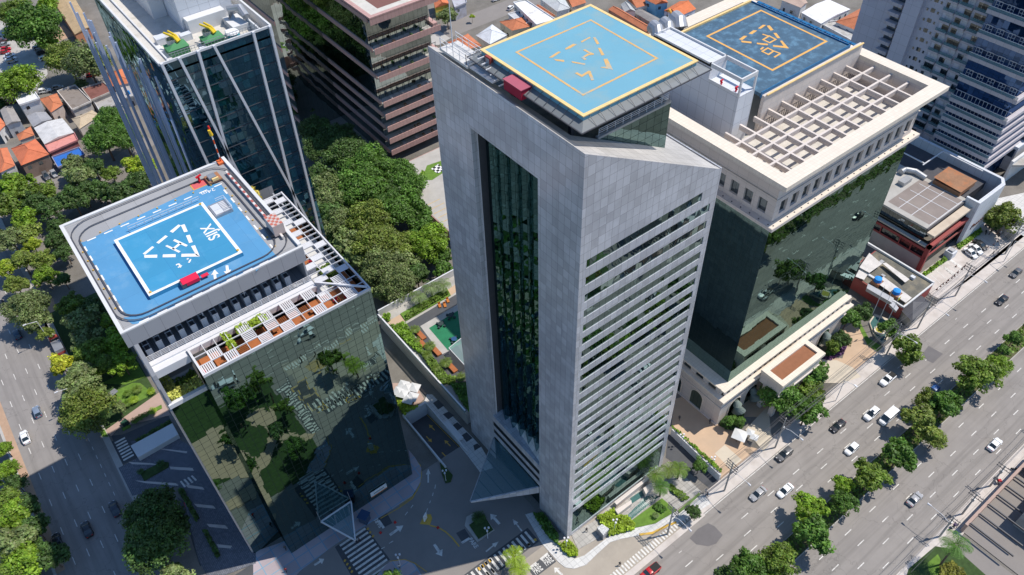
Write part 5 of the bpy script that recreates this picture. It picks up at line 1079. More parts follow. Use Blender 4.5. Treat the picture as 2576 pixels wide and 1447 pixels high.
a_ = MB().use('roof_sheet').face([(196.5,82.5,15.8),(201,82.5,16.3),(201,86.5,16.3),(196.5,86.5,15.8)]); a_.build('shed_roof', parent=T, color=(.55,.5,.48))
lt = text('~ouana', (207.0, 0), (1, 0), 1.6, 0, 'script_lettering', 'metal_dark', T)
D.objects.remove(lt)
l_ = MB().use('flat')
pts = [(206.0,6.2),(206.4,7.6),(207.0,7.9),(206.9,6.9),(207.4,6.6),(207.8,7.4),(208.1,6.7),(208.6,6.6),(208.8,7.4),(209.1,6.8),(209.6,6.8),(209.8,7.5),(210.1,6.9),(210.6,7.0),(210.9,7.6),(211.2,7.1),(212.0,7.6)]
for p, q in zip(pts, pts[1:]): l_.bar((p[0],56.5,p[1]-1.6),(q[0],56.5,q[1]-1.6), .16)
l_.build('script_lettering', parent=T, color=(.16,.07,.05))
# ------------------------------------------------------------------ red restaurant
T = thing('red_restaurant', 'low red restaurant with two blue roof tanks and corrugated roofs', 'building', (173, 62, 0), world=True)
zz = 4.6; q = gs('31', [(640,640),(985,975),(1175,745),(850,570),(760,480)], zz)
W0 = gs('31', [(630,735),(985,980),(1215,855),(1165,750),(775,465)], 0)
a_ = MB().use('red_frame')
bx4 = rect(165, 180.5, 51.8, 67.5)
a_.prism(rect(164.6, 178.6, 50.9, 68.5), 0, 4.4); a_.build('red_wall', parent=T)
a_ = MB().use('stained').prism(rect(165.0, 178.3, 51.2, 68.2), 4.42, 4.46).use('white_wall').box(178.3, 178.8, 50.8, 72, 4.4, 5.1).box(164.5, 178.3, 50.7, 51.1, 4.4, 4.9).box(164.4, 164.8, 51.1, 61, 4.4, 4.9); a_.build('flat_roof', parent=T)
a_ = MB()
for poly, z, c in (([(690,570),(765,462),(860,545),(765,612)], 6.0, 0), ([(660,640),(695,575),(760,615),(725,665)], 5.4, 0), ([(862,540),(890,535),(1068,660),(1035,685)], 5.6, 0), ([(825,690),(870,640),(1085,800),(1040,838)], 5.4, 0)):
    a_.use('roof_sheet').prism(gs('31', poly, z), z-.12, z); 
a_.build('corrugated_roof', parent=T, color=(1.1,1.05,1.0))
a_ = MB().use('metal').prism(gs('31', [(750,705),(945,815),(930,850),(740,740)], 5), 4.5, 5.6); a_.prism(gs('31', [(915,855),(945,830),(985,880),(965,905)], 5), 4.46, 5.2); a_.build('kitchen_hood', parent=T)
for i, (x, y) in enumerate(((835, 655), (975, 745))):
    p = g('31', x, y, 6.4); t = thing('water_tank', 'round blue water tank on the red restaurant, '+('the one nearer the showroom wall' if i == 0 else 'the one nearer the avenue'), 'tank', (p.x, p.y, 4.46), 0, 'blue water tanks')
    MB().use('rust').box(-1.2, 1.2, -1.2, 1.2, 0, 1.0).build('brick_base', parent=t); MB().use('flat').cyl(0, 0, 1.0, 2.0, 1.05, .98, n=20).build('tank_wall', parent=t, color=(.01,.20,.62)); MB().use('flat').tube([(0,0,2.0),(0,0,2.25)], .98, .4, 20).build('lid', parent=t, color=(.02,.28,.75))
T = thing('dark_pavilion', 'small pavilion with sloping charcoal roof at the pavement beside the red restaurant', 'pavilion', tuple(g('31', 1100, 880, 3)[:2])+(0,), world=True)
q = [g('31', *p, 3.2) for p in ((990,880),(1090,985),(1230,835),(1130,765))]; a_ = MB().use('metal_dark'); r1 = g('31', 1095, 830, 4.4)
for i in range(4): a_.face([q[i], q[(i+1)%4], r1] if i != 9 else [])
a_.build('roof', parent=T); w1 = MB().use('concrete').prism([tuple(Vector(p[:2])*1) for p in [q[0].lerp(q[2], .06), q[1].lerp(q[3], .06), q[2].lerp(q[0], .06), q[3].lerp(q[1], .06)]], 0, 3.1); w1.build('wall', parent=T)
# ------------------------------------------------------------------ balcony tower and apartment tower at the right
T = thing('blue_glass_tower', 'tall dark blue glass tower with pale balcony slabs and white window frames', 'building', (240, 76, 0), world=True)
a_ = MB(); BXX, by0_, by1_ = 230.6, 68.6, 85
a_.face([(BXX,by1_,0),(BXX,by0_,0),(BXX,by0_,120),(BXX,by1_,120)]); a_.face([(BXX,by0_,0),(262,by0_,0),(262,by0_,120),(BXX,by0_,120)]); a_.build('blue_glass_wall', 'blue_glass', T)
lv = [9.2, 12.6, 15.9, 19.2, 22.5, 25.8, 32.8, 39.8, 46.8, 53.8, 60.8, 67.8, 74.8]
for i, z in enumerate(lv):
    s_ = MB().use('slab_pale').box(228.8, 230.55, 67.2, 85, z-1.2, z).box(230.55, 262, 67.2, 68.5, z-1.2, z); s_.build('balcony_slab', parent=T)
    r_ = MB().use('steel_white'); r_.bar((228.9,67.3,z+1),(228.9,85,z+1), .14).use('clear_glass').box(228.88, 228.92, 67.3, 85, z, z+.95); r_.build('balcony_rail', parent=T)
    f_ = MB().use('steel_white'); n = 14 if z < 26 else 5
    for k in range(n):
        y = 68.3+(k+.5)*16.4/n
        if z < 26: f_.box(230.4, 230.55, y-.05, y+.05, z, z+2.1)
        else:
            for dy in (-.9, 0, .9): f_.box(230.3, 230.4, y+dy-.05, y+dy+.05, z+.05, z+2.3)
            for dz in (.05, 1.2, 2.3): f_.box(230.3, 230.4, y-.9, y+.9, z+dz-.05, z+dz+.05)
    f_.box(230.41, 230.56, 67.6, 84.9, z+2.05, z+2.15); f_.build('window_frame', parent=T)
T = thing('apartment_tower', 'pale lilac apartment tower with white balconies and a blank side wall', 'building', (245, 97, 0), world=True)
a_ = MB().use('lilac_wall'); 
a_.face([(235.2,105,0),(235.2,85.05,0),(235.2,85.05,110),(235.2,105,110)]); a_.build('facade', parent=T)
a_ = MB().use('lilac_wall').box(233.6, 240, 105, 110.2, 0, 110); a_.build('blank_wall', parent=T)
a_ = MB().use('lilac_wall').box(236, 250, 110.2, 125, 0, 110); a_.build('rear_wing', parent=T)
rb = random.Random(9)
for i in range(22):
    z = 5+i*3.2
    if z > 72: break
    f_ = MB()
    for (y0, y1, big) in ((86.0, 90.2, 1), (90.8, 95.0, 1), (95.4, 98.8, 1)):
        f_.use('slab_pale').box(234.0, 235.2, y0, y1, z-.6, z+.05); f_.use('clear_glass').box(234.0, 234.08, y0, y1, z+.05, z+1.0)
        k = rb.random()
        f_.use('win' if k > .55 else 'white_panel').box(235.0, 235.25, y0+.2, y0+2.2, z+.1, z+2.3); f_.use('win' if rb.random() > .4 else 'strut_white').box(235.0, 235.25, y0+2.3, y1-.2, z+.1, z+2.3)
    f_.build('balcony', parent=T)
    for ya, yb, zt_ in ((100.0, 100.5, 1.6), (101.3, 102.6, 2.0), (103.4, 103.9, 1.6)): MB().use('win').box(235.1, 235.28, ya, yb, z+.8, z+zt_).build('window', parent=T)
    f_ = MB().use('slab_pale').box(233.9, 236, 111, 115, z-1, z+.05).use('win').box(235.8, 236.02, 111.5, 114.5, z+.1, z+2.2); f_.build('side_balcony', parent=T)
# terraced block at the right border
T = thing('terraced_block', 'stepped concrete block with white balconies cut by the right border', 'building', (262, 60, 0), world=True)
a_ = MB().use('concrete').prism([(246,58.5),(330,58.5),(330,63.5),(240,63.5)], 6.5, 7.2).use('white_wall').box(240, 330, 63.5, 64.3, 0, 8.4)
for i in range(5): a_.use('white_panel').box(247+i*5, 252+i*5, 66, 74, 0, 9+i*3); a_.use('win').box(246.9+i*5, 246.98+i*5, 66.5, 73.5, 5+i*3, 8+i*3)
a_.build('terrace_floor', parent=T)
# low white walls on the right edge
T = thing('white_boundary_wall', 'tall beige boundary wall behind the parked cars and motorcycles', 'wall', tuple(g('31', 1740, 280))[:2]+(0,), world=True)
a_ = MB().use('concrete'); p, q, r = g('31', 1655, 215), g('31', 1835, 380), g('31', 1855, 375); a_.bar(p+Vector((0,0,1.5)), q+Vector((0,0,1.5)), .3, 3.0); a_.build('wall_panel', parent=T)
sheet('white_forecourt', 'deck_tile', gs('31', [(1665,180),(1700,60),(1932,10),(1932,340),(1850,290)]), .13)
# building cut by the bottom right corner
T = thing('pergola_building', 'low building with dark steel beams over a grey courtyard at the lower right corner', 'building', (135, 2, 0), world=True)
a_ = MB().use('pink_paving').box(121.5, 150, 6.9, 7.5, 0, 3.2); a_.build('brick_wall', parent=T)
MB().use('asphalt').prism(rect(121.8, 146, -6, 6.9), .12, .16).build('courtyard', parent=T)
for i in range(7): MB().use('metal_dark').box(122.2+i*3.55, 122.45+i*3.55, -2.5, 6.9, 3.2, 3.6).build('steel_beam', parent=T)
a_ = MB().use('concrete').box(131.5, 160, -30, 1.2, 0, 7.5); a_.use('stained').box(131.9, 159.6, -29.6, .8, 7.5, 7.55); a_.build('concrete_block', parent=T)
a_ = MB().use('white_wall').box(146, 160, 1.3, 6.4, 0, 4.0); a_.build('white_annex', parent=T)
sheet('grey_walkway', 'asphalt', rect(116.5, 121.0, -30, 6.6), .13)
struct(MB().prism(gs('32', [(1060,1400),(1260,1230),(1430,1260),(1640,1447),(1640,1600),(1000,1600)]), 0, .15), 'corner_lawn', 'grass_dark')
for i, b__ in enumerate(((167,168.4,57,58.4,.9),(170,170.8,60.5,61.5,.7),(175.5,176.5,55,56.2,.8),(172,175.5,64,65,.6),(167.5,168.2,62,64.5,.5))): MB().use('metal' if i % 2 else 'white_panel').box(*b__[:4], 4.46, 4.46+b__[4]).build('roof_unit', parent=D.objects['red_restaurant'])
sheet('lawn_patch', 'grass', gs('32', [(1200,1360),(1280,1290),(1300,1330),(1290,1447),(1220,1447)]), .17)
# garden parapets
for nm, (x0, y0, x1, y1), zt, col, lab in (('garden_wall', (54.9, 96, 55.2, 136), 5.9, 'fence_glass', 'long green glass balustrade on the wall beside the sunken ramp'), ('garden_wall', (55.2, 135.7, 95, 136.0), 7.2, 'white_wall', 'white wall behind the roof garden palms')):
    t = thing(nm, lab, 'wall', ((x0+x1)/2, (y0+y1)/2, 0), world=True); MB().use(col).box(x0, x1, y0, y1, 4.9, zt).build('panel', parent=t); MB().use('steel_white').box(x0-.03, x1+.03, y0-.03, y1+.03, zt, zt+.08).build('top_rail', parent=t)
t = thing('ramp_wall', 'white walls around the sunken car ramp', 'wall', (47.5, 98, 0), world=True)
MB().use('white_wall').box(RX0-.35, RX0, RY0, RY1, -4, .9).box(RX0-.35, RX1+.3, RY1, RY1+.6, -4, 1.1).box(RX1, RX1+.3, RY0, RY1, -4, .9).box(RX1+.3, RX1+1.5, 93.0, 99.5, .0, 1.0).build('ramp_parapet', parent=t)
m = MB().use('road_yellow')
for x, y, s_ in ((46.2, 100, -1), (48.8, 102, 1), (46.2, 93, -1), (48.8, 95, 1)):
    f = lambda yy: .02-(yy-RY0)*3.61/(RY1-RY0)+.02
    m.face([(x-.12,y-.9,f(y-.9)),(x+.12,y-.9,f(y-.9)),(x+.12,y+.9,f(y+.9)),(x-.12,y+.9,f(y+.9))]); b = y+s_*.6; e = y+s_*1.7; P = [(x-.5,b,f(b)+.004),(x+.5,b,f(b)+.004),(x,e,f(e)+.004)]; m.face(P if s_ > 0 else P[::-1])
m.face([(RX1-.35,RY0,.03),(RX1-.2,RY0,.03),(RX1-.2,RY1,-3.55),(RX1-.35,RY1,-3.55)]); struct(m, 'ramp_arrows')
t = thing('boundary_wall', 'white wall with hedge on top between the dark alley and the tan forecourt', 'wall', tuple(g('22', 1400, 520, 1.3)), world=True)
p, q = g('22', 1210, 340, 2.6), g('22', 1575, 690, 2.6); a_ = MB().use('white_wall').bar(p-Vector((0,0,1.3)), q-Vector((0,0,1.3)), .5, 2.6); a_.build('wall_panel', parent=t)
for lab, pts, z in (('pink stone planter wall of the fountain nearer the hedge', [(780,955),(900,880),(905,905),(800,985)], 1.6), ('pink stone planter wall of the fountain beside the palms', [(990,790),(1070,735),(1085,755),(1010,835)], 1.8), ('long pink stone slab between tower and fountain', [(770,895),(1025,700),(1040,715),(790,915)], 1.7)):
    P_ = gs('22', pts, z); t = tag(MB().use('cream').prism(P_, 0, z).build('stone_planter'), lab, 'planter', 'stone slabs of the fountain court')
t = tag(MB().use('metal').prism(gs('22', [(640,1090),(680,1065),(735,1100),(690,1150)], 2), 0, 2.2).build('ticket_booth'), 'small grey kiosk at the tower entrance by the hedge', 'kiosk')
sheet('fountain_water', 'water', gs('22', [(860,1010),(1010,850),(1110,855),(900,1030)]), .17)
sheet('fountain_water', 'water', gs('22', [(890,870),(1000,795),(1010,840),(905,910)]), .18)
sheet('dark_water_channel', 'water', gs('22', [(560,980),(680,880),(900,700),(1000,660),(1030,690),(840,810),(640,960)]), .17)
# plaza island
struct(MB().prism(gs('12', [(1575,1075),(1590,1010),(1640,982),(1710,985),(1800,1110),(1670,1200)]), 0, .25), 'island_kerb', 'concrete')
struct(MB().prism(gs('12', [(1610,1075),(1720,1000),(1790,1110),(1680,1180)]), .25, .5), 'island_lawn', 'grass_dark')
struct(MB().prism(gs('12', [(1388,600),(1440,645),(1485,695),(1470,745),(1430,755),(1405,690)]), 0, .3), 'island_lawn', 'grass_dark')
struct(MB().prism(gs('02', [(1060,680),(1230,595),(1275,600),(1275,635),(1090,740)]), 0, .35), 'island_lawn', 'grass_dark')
struct(MB().prism(gs('12', [(1030,0),(1200,0),(1270,120),(1180,200),(1120,240),(1040,100)]), 0, .15), 'patio_floor', 'pink_paving')
# ------------------------------------------------------------------ trees and plants
def colmesh(name, verts, faces, cols, mats):
    me = D.meshes.new(name); me.from_pydata(verts, [], faces)
    for k in mats: me.materials.append(MT[k])
    ca = me.color_attributes.new('Col', 'FLOAT_COLOR', 'POINT'); fl = []
    for c in cols: fl += [c[0], c[1], c[2], 1]
    ca.data.foreach_set('color', fl); me.update(); return me
def crown_mesh(seed, nb=62, per=95, flat=.72, leaf=.075, spread=.78):
    r = random.Random(seed); V, F, C_ = [], [], []
    blobs = []
    for i in range(nb):
        th = r.uniform(0, 2*math.pi); u = r.uniform(-.35, 1); rad = spread*(r.uniform(.35, 1.05))*(1+.16*math.sin(3*th+seed))
        s = math.sqrt(max(0, 1-u*u)); blobs.append((Vector((rad*s*math.cos(th)*(1.12 if seed % 2 else .92), rad*s*math.sin(th), rad*u*flat)), r.uniform(.12, .30), r.uniform(.62, 1.3)))
    for c, br, bt in blobs:
        for k in range(per):
            d = Vector((r.gauss(0, 1), r.gauss(0, 1), r.gauss(.25, 1))).normalized(); p = c+Vector((d.x, d.y, d.z*.8))*br*r.uniform(.6, 1.12)
            n = (d+Vector((r.gauss(0,.5), r.gauss(0,.5), r.gauss(.35,.5)))).normalized(); a = n.orthogonal().normalized(); a = Matrix.Rotation(r.uniform(0, 6.28), 3, n) @ a; b = n.cross(a)
            s = leaf*r.uniform(.5, 1.25); q = len(V); V += [p-a*s-b*s*.55, p+a*s*.2-b*s*.75, p+a*s+b*s*.1, p-a*s*.1+b*s*.75]; F.append((q, q+1, q+2, q+3))
            t = bt*r.uniform(.7, 1.3); w = r.random(); col = (t*(1+.35*w), t, t*(.8+.4*w)); C_ += [col]*4
    return colmesh('crown', V, F, C_, ['leaf'])
def trunk_mesh(seed, h=1.0):
    r = random.Random(seed); m = MB(); m.tube([(0,0,-h), (r.uniform(-.03,.03), r.uniform(-.03,.03), -h*.45), (0,0,.05)], .06, .035, 7)
    for k in range(6):
        a = k*1.05+r.uniform(-.3,.3); L = r.uniform(.45,.7); m.tube([(0,0,-h*.45+.06*k), (L*.5*math.cos(a), L*.5*math.sin(a), -.05+.05*k), (L*math.cos(a), L*math.sin(a), .1+r.uniform(0,.25))], .032, .01, 5)
    me = D.meshes.new('trunk'); me.from_pydata(m.v, [], m.f); me.materials.append(MT['bark']); me.update(); return me
CR = [crown_mesh(s) for s in (1, 2, 3)]+[crown_mesh(4, 80, 90, .62, .06, .82), crown_mesh(5, 80, 90, .8, .06, .8)]
BIG = [crown_mesh(6, 130, 110, .6, .042, .88), crown_mesh(8, 130, 110, .68, .042, .86)]
SPARSE = [crown_mesh(7, 40, 60, .75, .065, .86), crown_mesh(12, 46, 60, .7, .065, .9)]
TK = [trunk_mesh(s) for s in (1, 2, 3)]
PAL = dict(mid=(.12,.215,.03), dark=(.06,.13,.032), bright=(.155,.30,.026), yellow=(.31,.38,.03), pale=(.155,.235,.085), olive=(.145,.225,.04), green=(.08,.19,.03), lime=(.25,.38,.03))  # dark also paints shade into the leaves of plants labelled shaded
tr = random.Random(21)
def tree_obj(x, y, R_, kind, label, group, name='tree', hz=None, sparse=False):
    hz = hz if hz else R_*1.0+1.5
    t = thing(name, label, name.replace('_', ' '), (x, y, 0), tr.uniform(0, 6.28), group)
    me = tr.choice(BIG if R_ > 6 else (SPARSE if sparse else CR)); c = D.objects.new('crown', me); COL.objects.link(c); c.parent = t
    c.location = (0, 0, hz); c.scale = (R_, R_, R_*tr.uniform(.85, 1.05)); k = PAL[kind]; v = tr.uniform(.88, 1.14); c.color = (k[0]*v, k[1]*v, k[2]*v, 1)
    b = D.objects.new('trunk', tr.choice(TK)); COL.objects.link(b); b.parent = t; b.location = (0, 0, hz); b.scale = (R_*.85, R_*.85, hz)
    return t
def tree(ref, x, y, rp, kind, label, group, sparse=False, name='tree'):
    p0 = g(ref, x, y, 4); p1 = g(ref, x+rp, y, 4); R_ = (p1-p0).length*({'trees in the grove between the towers': 1.28, 'trees lining the boulevard': 1.12, 'trees around the parking lot and gardens behind': 1.12, 'trees on the avenue median': 1.1, 'trees along the pavement of the cream building': 1.3}.get(group, 1.1)); hz = R_*.95+1.6
    p = g(ref, x, y, hz+R_*.25); return tree_obj(p.x, p.y, R_, kind, label, group, name, hz, sparse)
G1 = 'trees on the avenue median'
for a in ((100,1318,140,'mid','round dark green median tree at the very bottom of the strip'),(20,1440,80,'bright','light green median tree cut by the bottom border'),(330,930,125,'bright','bright green median tree, upper half of the tallest clump'),(360,1110,150,'green','broad green median tree below the bright one'),(585,890,100,'green','small round median tree just right of the tallest clump'),(575,760,78,'bright','smallest light green median tree beside the round one'),(785,690,130,'mid','round green median tree opposite the silver car'),(1000,520,130,'green','round deep green median tree behind the white van'),(1170,250,140,'olive','large pale olive median tree beside the white van'),(1210,120,95,'olive','olive tree at the head of the largest median clump'),(1270,395,90,'olive','low olive tree leaning into the far carriageway'),(1350,140,125,'green','dense green median tree with the board shadow beside it')):
    tree('32', *a, G1)
for a in ((1600,1350,160,'mid','broad median tree near the dark green bush'),(1755,1290,95,'bright','light median tree beside the broad one'),(1865,1095,70,'green','round median tree near the right border'),(1785,1180,45,'green','small round median bush between two larger trees')): tree('31', *a, G1)
tree('22', 1780, 1375, 140, 'green', 'median tree beside the lamp post shadow, above the bottom one', G1)
tree('22', 1600, 1430, 70, 'dark', 'dark low median tree at the bottom border', G1)
tree('31', 1500, 1447, 60, 'green', 'small tree between the white pickup and the broad median tree', G1)
G2 = 'trees along the pavement of the cream building'
for a in (('31',350,1350,110,'green','tall bushy tree hiding the porch of the cream building, upper part'),('32',120,60,130,'green','dense tree below the porch touching the power lines'),('32',300,190,110,'green','dense tree under the power lines nearer the kerb'),('32',330,60,100,'mid','dense tree beside the cafe seats'),('31',1080,1150,100,'mid','round green tree standing on the kerb by the dark asphalt patch'),('31',1050,1250,60,'mid','lower crown of kerbside greenery by the dark patch'),('31',930,1020,75,'green','small tree beside the round fountain'),('31',610,930,80,'green','leafy tree at the right end of the porch roof'),('31',725,900,65,'dark','dark conical tree beside the red restaurant wall'),('31',560,1100,60,'dark','dark tree in the purple edged bed'),('31',500,1150,50,'mid','bright conifer in the purple edged bed'),('22',1640,270,42,'green','left conifer at the corner of the cream building'),('22',1720,280,42,'green','right conifer at the corner of the cream building'),('31',1815,165,110,'olive','loose tree above the beige boundary wall'),('31',1720,225,60,'dark','dark bush behind the beige boundary wall'),('22',1415,610,55,'green','small round bush in the dark alley'),('22',1370,960,50,'dark','dark bush round the foot of a utility pole')): tree(*a[:6], G2)
G3 = 'trees around the parking lot and gardens behind'
for a in (('00',100,60,110,'mid','round tree at the top left over the parked cars'),('00',240,150,185,'green','broad green tree over the corner of the parking lot'),('00',345,300,75,'bright','light green tree beside the broad one at the parking lot'),('00',350,20,75,'bright','light green tree at the top border'),('00',100,590,150,'bright','bright green round tree beside the white flat house'),('00',480,400,140,'olive','left half of the wide olive tree behind the fins'),('00',640,430,160,'pale','right half of the wide olive tree behind the fins'),('00',600,620,50,'pale','thin pale tree between the maroon roof and the olive tree'),('00',830,880,120,'green','deep green tree beside the sandy tiled house'),('00',770,1020,140,'green','deep green round tree by the garden street, left crown'),('00',920,1010,120,'green','deep green round tree by the garden street, right crown'),('00',1050,1230,110,'lime','yellow green tree at the foot of the fins'),('00',1040,1340,100,'dark','shaded tree below the yellow green one'),('00',545,1220,90,'pale','pale tree beside the blue awning'),('00',580,1320,105,'pale','grey green tree below the blue awning'),('00',700,1250,80,'dark','dark tree left of the utility pole'),('00',830,1290,70,'mid','mid green tree below the utility pole'),('00',90,1370,110,'bright','light green tree below the orange roofed houses'),('00',230,1440,90,'mid','green tree in front of the two parked cars'),('00',20,1440,80,'green','green tree in the lower left of the houses'),('00',-10,780,60,'dark','dark tree cut by the left border'),('00',620,1440,90,'dark','dark tree in the garden shade'),('00',760,1430,90,'dark','dark tree next to the brick pattern path'),('00',340,1430,80,'mid','palm coloured tree by the garden street'),('10',1440,100,75,'pale','round grey green street tree behind the brown tower'),('10',60,30,70,'dark','dark tree behind the braced tower'),('10',1630,118,22,'lime','small clipped green bush on the back street')): tree(*a[:6], G3)
G4 = 'trees lining the boulevard'
for a in (('01',40,80,120,'mid','upper left border tree of the boulevard'),('01',60,330,110,'pale','grey green tree at the left border'),('01',170,190,95,'bright','light green tree behind the grey green one'),('01',190,300,90,'olive','olive tree above the brown path'),('01',240,390,65,'lime','yellow topped tree above the brown path'),('01',300,500,90,'olive','olive tree right of the brown path'),('01',330,620,85,'bright','bright tree right of the brown path'),('01',150,500,95,'olive','olive tree left of the brown path'),('01',40,560,80,'lime','yellow green tree at the left border above the lamp'),('01',110,690,85,'olive','thin olive tree beside the boulevard lamp'),('01',180,850,150,'pale','wide grey green street tree, upper crown'),('01',250,960,110,'pale','wide grey green street tree, lower crown'),('01',330,1060,60,'olive','small olive street tree beside the truck'),('01',525,840,100,'mid','round tree between the boulevard and the blue helipad'),('01',590,960,125,'pale','tall blue green tree nearest the blue helipad edge'),('01',620,1090,110,'pale','blue green tree below the tall one'),('01',805,970,70,'bright','bright narrow tree against the helipad edge'),('01',680,1190,120,'mid','dense green tree above the yellow one'),('01',870,1120,110,'bright','bright green tree against the building corner'),('01',910,1270,100,'bright','bright green tree at the building foot'),('01',780,1290,100,'mid','green tree left of the building foot'),('01',450,1290,100,'yellow','golden yellow tree beside the boulevard'),('01',590,1370,130,'pale','dark grey green tree below the golden one'),
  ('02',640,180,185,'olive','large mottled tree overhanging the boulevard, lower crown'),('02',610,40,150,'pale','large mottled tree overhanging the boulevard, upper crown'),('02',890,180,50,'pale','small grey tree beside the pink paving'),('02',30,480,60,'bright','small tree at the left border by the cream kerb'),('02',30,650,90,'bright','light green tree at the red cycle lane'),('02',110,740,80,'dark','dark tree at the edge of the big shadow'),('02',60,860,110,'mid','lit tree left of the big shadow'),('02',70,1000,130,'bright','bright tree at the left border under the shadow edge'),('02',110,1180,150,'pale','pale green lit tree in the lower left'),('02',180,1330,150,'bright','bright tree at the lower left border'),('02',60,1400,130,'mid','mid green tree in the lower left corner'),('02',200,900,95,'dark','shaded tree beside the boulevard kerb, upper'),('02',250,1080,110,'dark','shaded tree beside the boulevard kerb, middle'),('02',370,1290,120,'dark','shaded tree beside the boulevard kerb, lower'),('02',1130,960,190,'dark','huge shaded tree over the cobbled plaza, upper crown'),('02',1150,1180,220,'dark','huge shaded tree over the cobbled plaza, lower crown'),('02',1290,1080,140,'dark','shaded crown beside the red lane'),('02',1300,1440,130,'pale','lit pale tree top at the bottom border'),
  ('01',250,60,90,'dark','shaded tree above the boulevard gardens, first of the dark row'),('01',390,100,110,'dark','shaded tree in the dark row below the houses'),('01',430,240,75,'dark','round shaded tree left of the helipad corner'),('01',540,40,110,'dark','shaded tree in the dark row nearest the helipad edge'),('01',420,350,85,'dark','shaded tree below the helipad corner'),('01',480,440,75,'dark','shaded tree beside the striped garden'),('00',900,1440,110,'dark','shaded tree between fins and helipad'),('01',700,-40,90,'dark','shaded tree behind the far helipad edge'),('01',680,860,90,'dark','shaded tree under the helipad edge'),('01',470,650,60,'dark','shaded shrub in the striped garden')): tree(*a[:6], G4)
G5 = 'trees in the grove between the towers'
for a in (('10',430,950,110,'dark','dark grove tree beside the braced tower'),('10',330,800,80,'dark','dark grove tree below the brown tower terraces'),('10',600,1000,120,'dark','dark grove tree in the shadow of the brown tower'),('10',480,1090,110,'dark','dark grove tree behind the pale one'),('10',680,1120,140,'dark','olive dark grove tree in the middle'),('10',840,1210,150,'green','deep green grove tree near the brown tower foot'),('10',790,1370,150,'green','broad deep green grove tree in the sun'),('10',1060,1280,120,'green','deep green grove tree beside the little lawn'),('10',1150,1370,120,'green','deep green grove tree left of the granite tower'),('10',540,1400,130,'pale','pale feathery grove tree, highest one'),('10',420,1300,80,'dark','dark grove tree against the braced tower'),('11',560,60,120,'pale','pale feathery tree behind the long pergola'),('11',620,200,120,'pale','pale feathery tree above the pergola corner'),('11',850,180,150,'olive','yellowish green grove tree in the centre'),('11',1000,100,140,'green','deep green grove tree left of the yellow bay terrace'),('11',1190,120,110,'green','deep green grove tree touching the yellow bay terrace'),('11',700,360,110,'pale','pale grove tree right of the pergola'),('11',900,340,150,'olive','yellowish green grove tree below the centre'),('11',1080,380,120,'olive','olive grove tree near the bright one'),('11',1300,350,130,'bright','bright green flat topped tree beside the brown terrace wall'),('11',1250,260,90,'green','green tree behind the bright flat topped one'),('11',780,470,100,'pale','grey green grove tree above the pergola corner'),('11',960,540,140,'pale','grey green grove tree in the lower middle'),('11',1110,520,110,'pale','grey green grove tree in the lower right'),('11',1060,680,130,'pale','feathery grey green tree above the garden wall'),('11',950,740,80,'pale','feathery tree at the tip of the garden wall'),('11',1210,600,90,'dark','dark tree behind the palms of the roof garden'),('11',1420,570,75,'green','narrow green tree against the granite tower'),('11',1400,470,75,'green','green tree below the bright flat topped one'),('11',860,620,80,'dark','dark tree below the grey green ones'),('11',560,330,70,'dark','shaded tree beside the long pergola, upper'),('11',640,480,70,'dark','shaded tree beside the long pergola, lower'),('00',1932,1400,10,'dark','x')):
    if a[5] != 'x': tree(*a[:6], G5)
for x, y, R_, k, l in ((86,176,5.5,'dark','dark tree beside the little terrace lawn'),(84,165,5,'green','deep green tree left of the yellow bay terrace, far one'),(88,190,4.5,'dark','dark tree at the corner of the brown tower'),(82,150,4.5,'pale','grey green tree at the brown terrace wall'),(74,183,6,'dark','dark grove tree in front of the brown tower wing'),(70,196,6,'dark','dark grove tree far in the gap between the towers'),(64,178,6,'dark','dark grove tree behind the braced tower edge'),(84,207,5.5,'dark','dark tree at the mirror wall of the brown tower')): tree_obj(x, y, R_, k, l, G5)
G6 = 'trees of the front garden seen in the mirror glass'
for i, (x, y, R_, k) in enumerate(((-8,52,4,'mid'),(-7,64,4.5,'green'),(-10,73,4,'green'),(14,52,4,'green'),(20,49,3.5,'mid'),(19,72,3,'green'),(22,60,2.8,'mid'),(8,70,2.6,'green'),(38,54.5,3.5,'mid'),(-2,80,3,'green'),(3,47,2.6,'green'),(17,65,2.6,'dark'))):
    tree_obj(x, y, R_, k, 'garden tree mirrored in the dark glass front', G6)
# ---- palms, bushes, hedges
def palm_mesh(seed, n=16, L=1.0, droop=.55, wd=.09):
    r = random.Random(seed); V, F, C_ = [], [], []
    for i in range(n):
        a = i*2.399+r.uniform(-.2,.2); up = r.uniform(.1,.75); ln = L*r.uniform(.8,1.1)
        for k in range(11):
            t = (k+.8)/11.5; rad = ln*t; z = up*ln*.6*math.sin(t*2.2)-droop*ln*t*t*.8; c = Vector((math.cos(a)*rad, math.sin(a)*rad, z)); side = Vector((-math.sin(a), math.cos(a), 0)); fwd = Vector((math.cos(a), math.sin(a), -.3))
            w_l = ln*.30*math.sin(math.pi*min(1, t*1.02+.06))**.7+.03
            for s_ in (-1, 1):
                e = c+side*s_*w_l*.9+fwd*w_l*.5-Vector((0,0,w_l*.35)); q = len(V); V.extend([c-fwd*.018, c+fwd*.02*ln, e+fwd*.012, e-fwd*.012]); F.append((q,q+1,q+2,q+3)); tn = r.uniform(.7,1.3); C_ += [(tn*1.05,tn,tn)]*4
            if k < 10:
                q = len(V); c2 = c+fwd*ln/11.5; V.extend([c-side*.018, c2-side*.018, c2+side*.018, c+side*.018]); F.append((q,q+1,q+2,q+3)); C_ += [(1.1,1.0,.8)]*4
    return colmesh('fronds', V, F, C_, ['leaf'])
PM = [palm_mesh(1), palm_mesh(2, 20), palm_mesh(3, 34, 1, .15)]
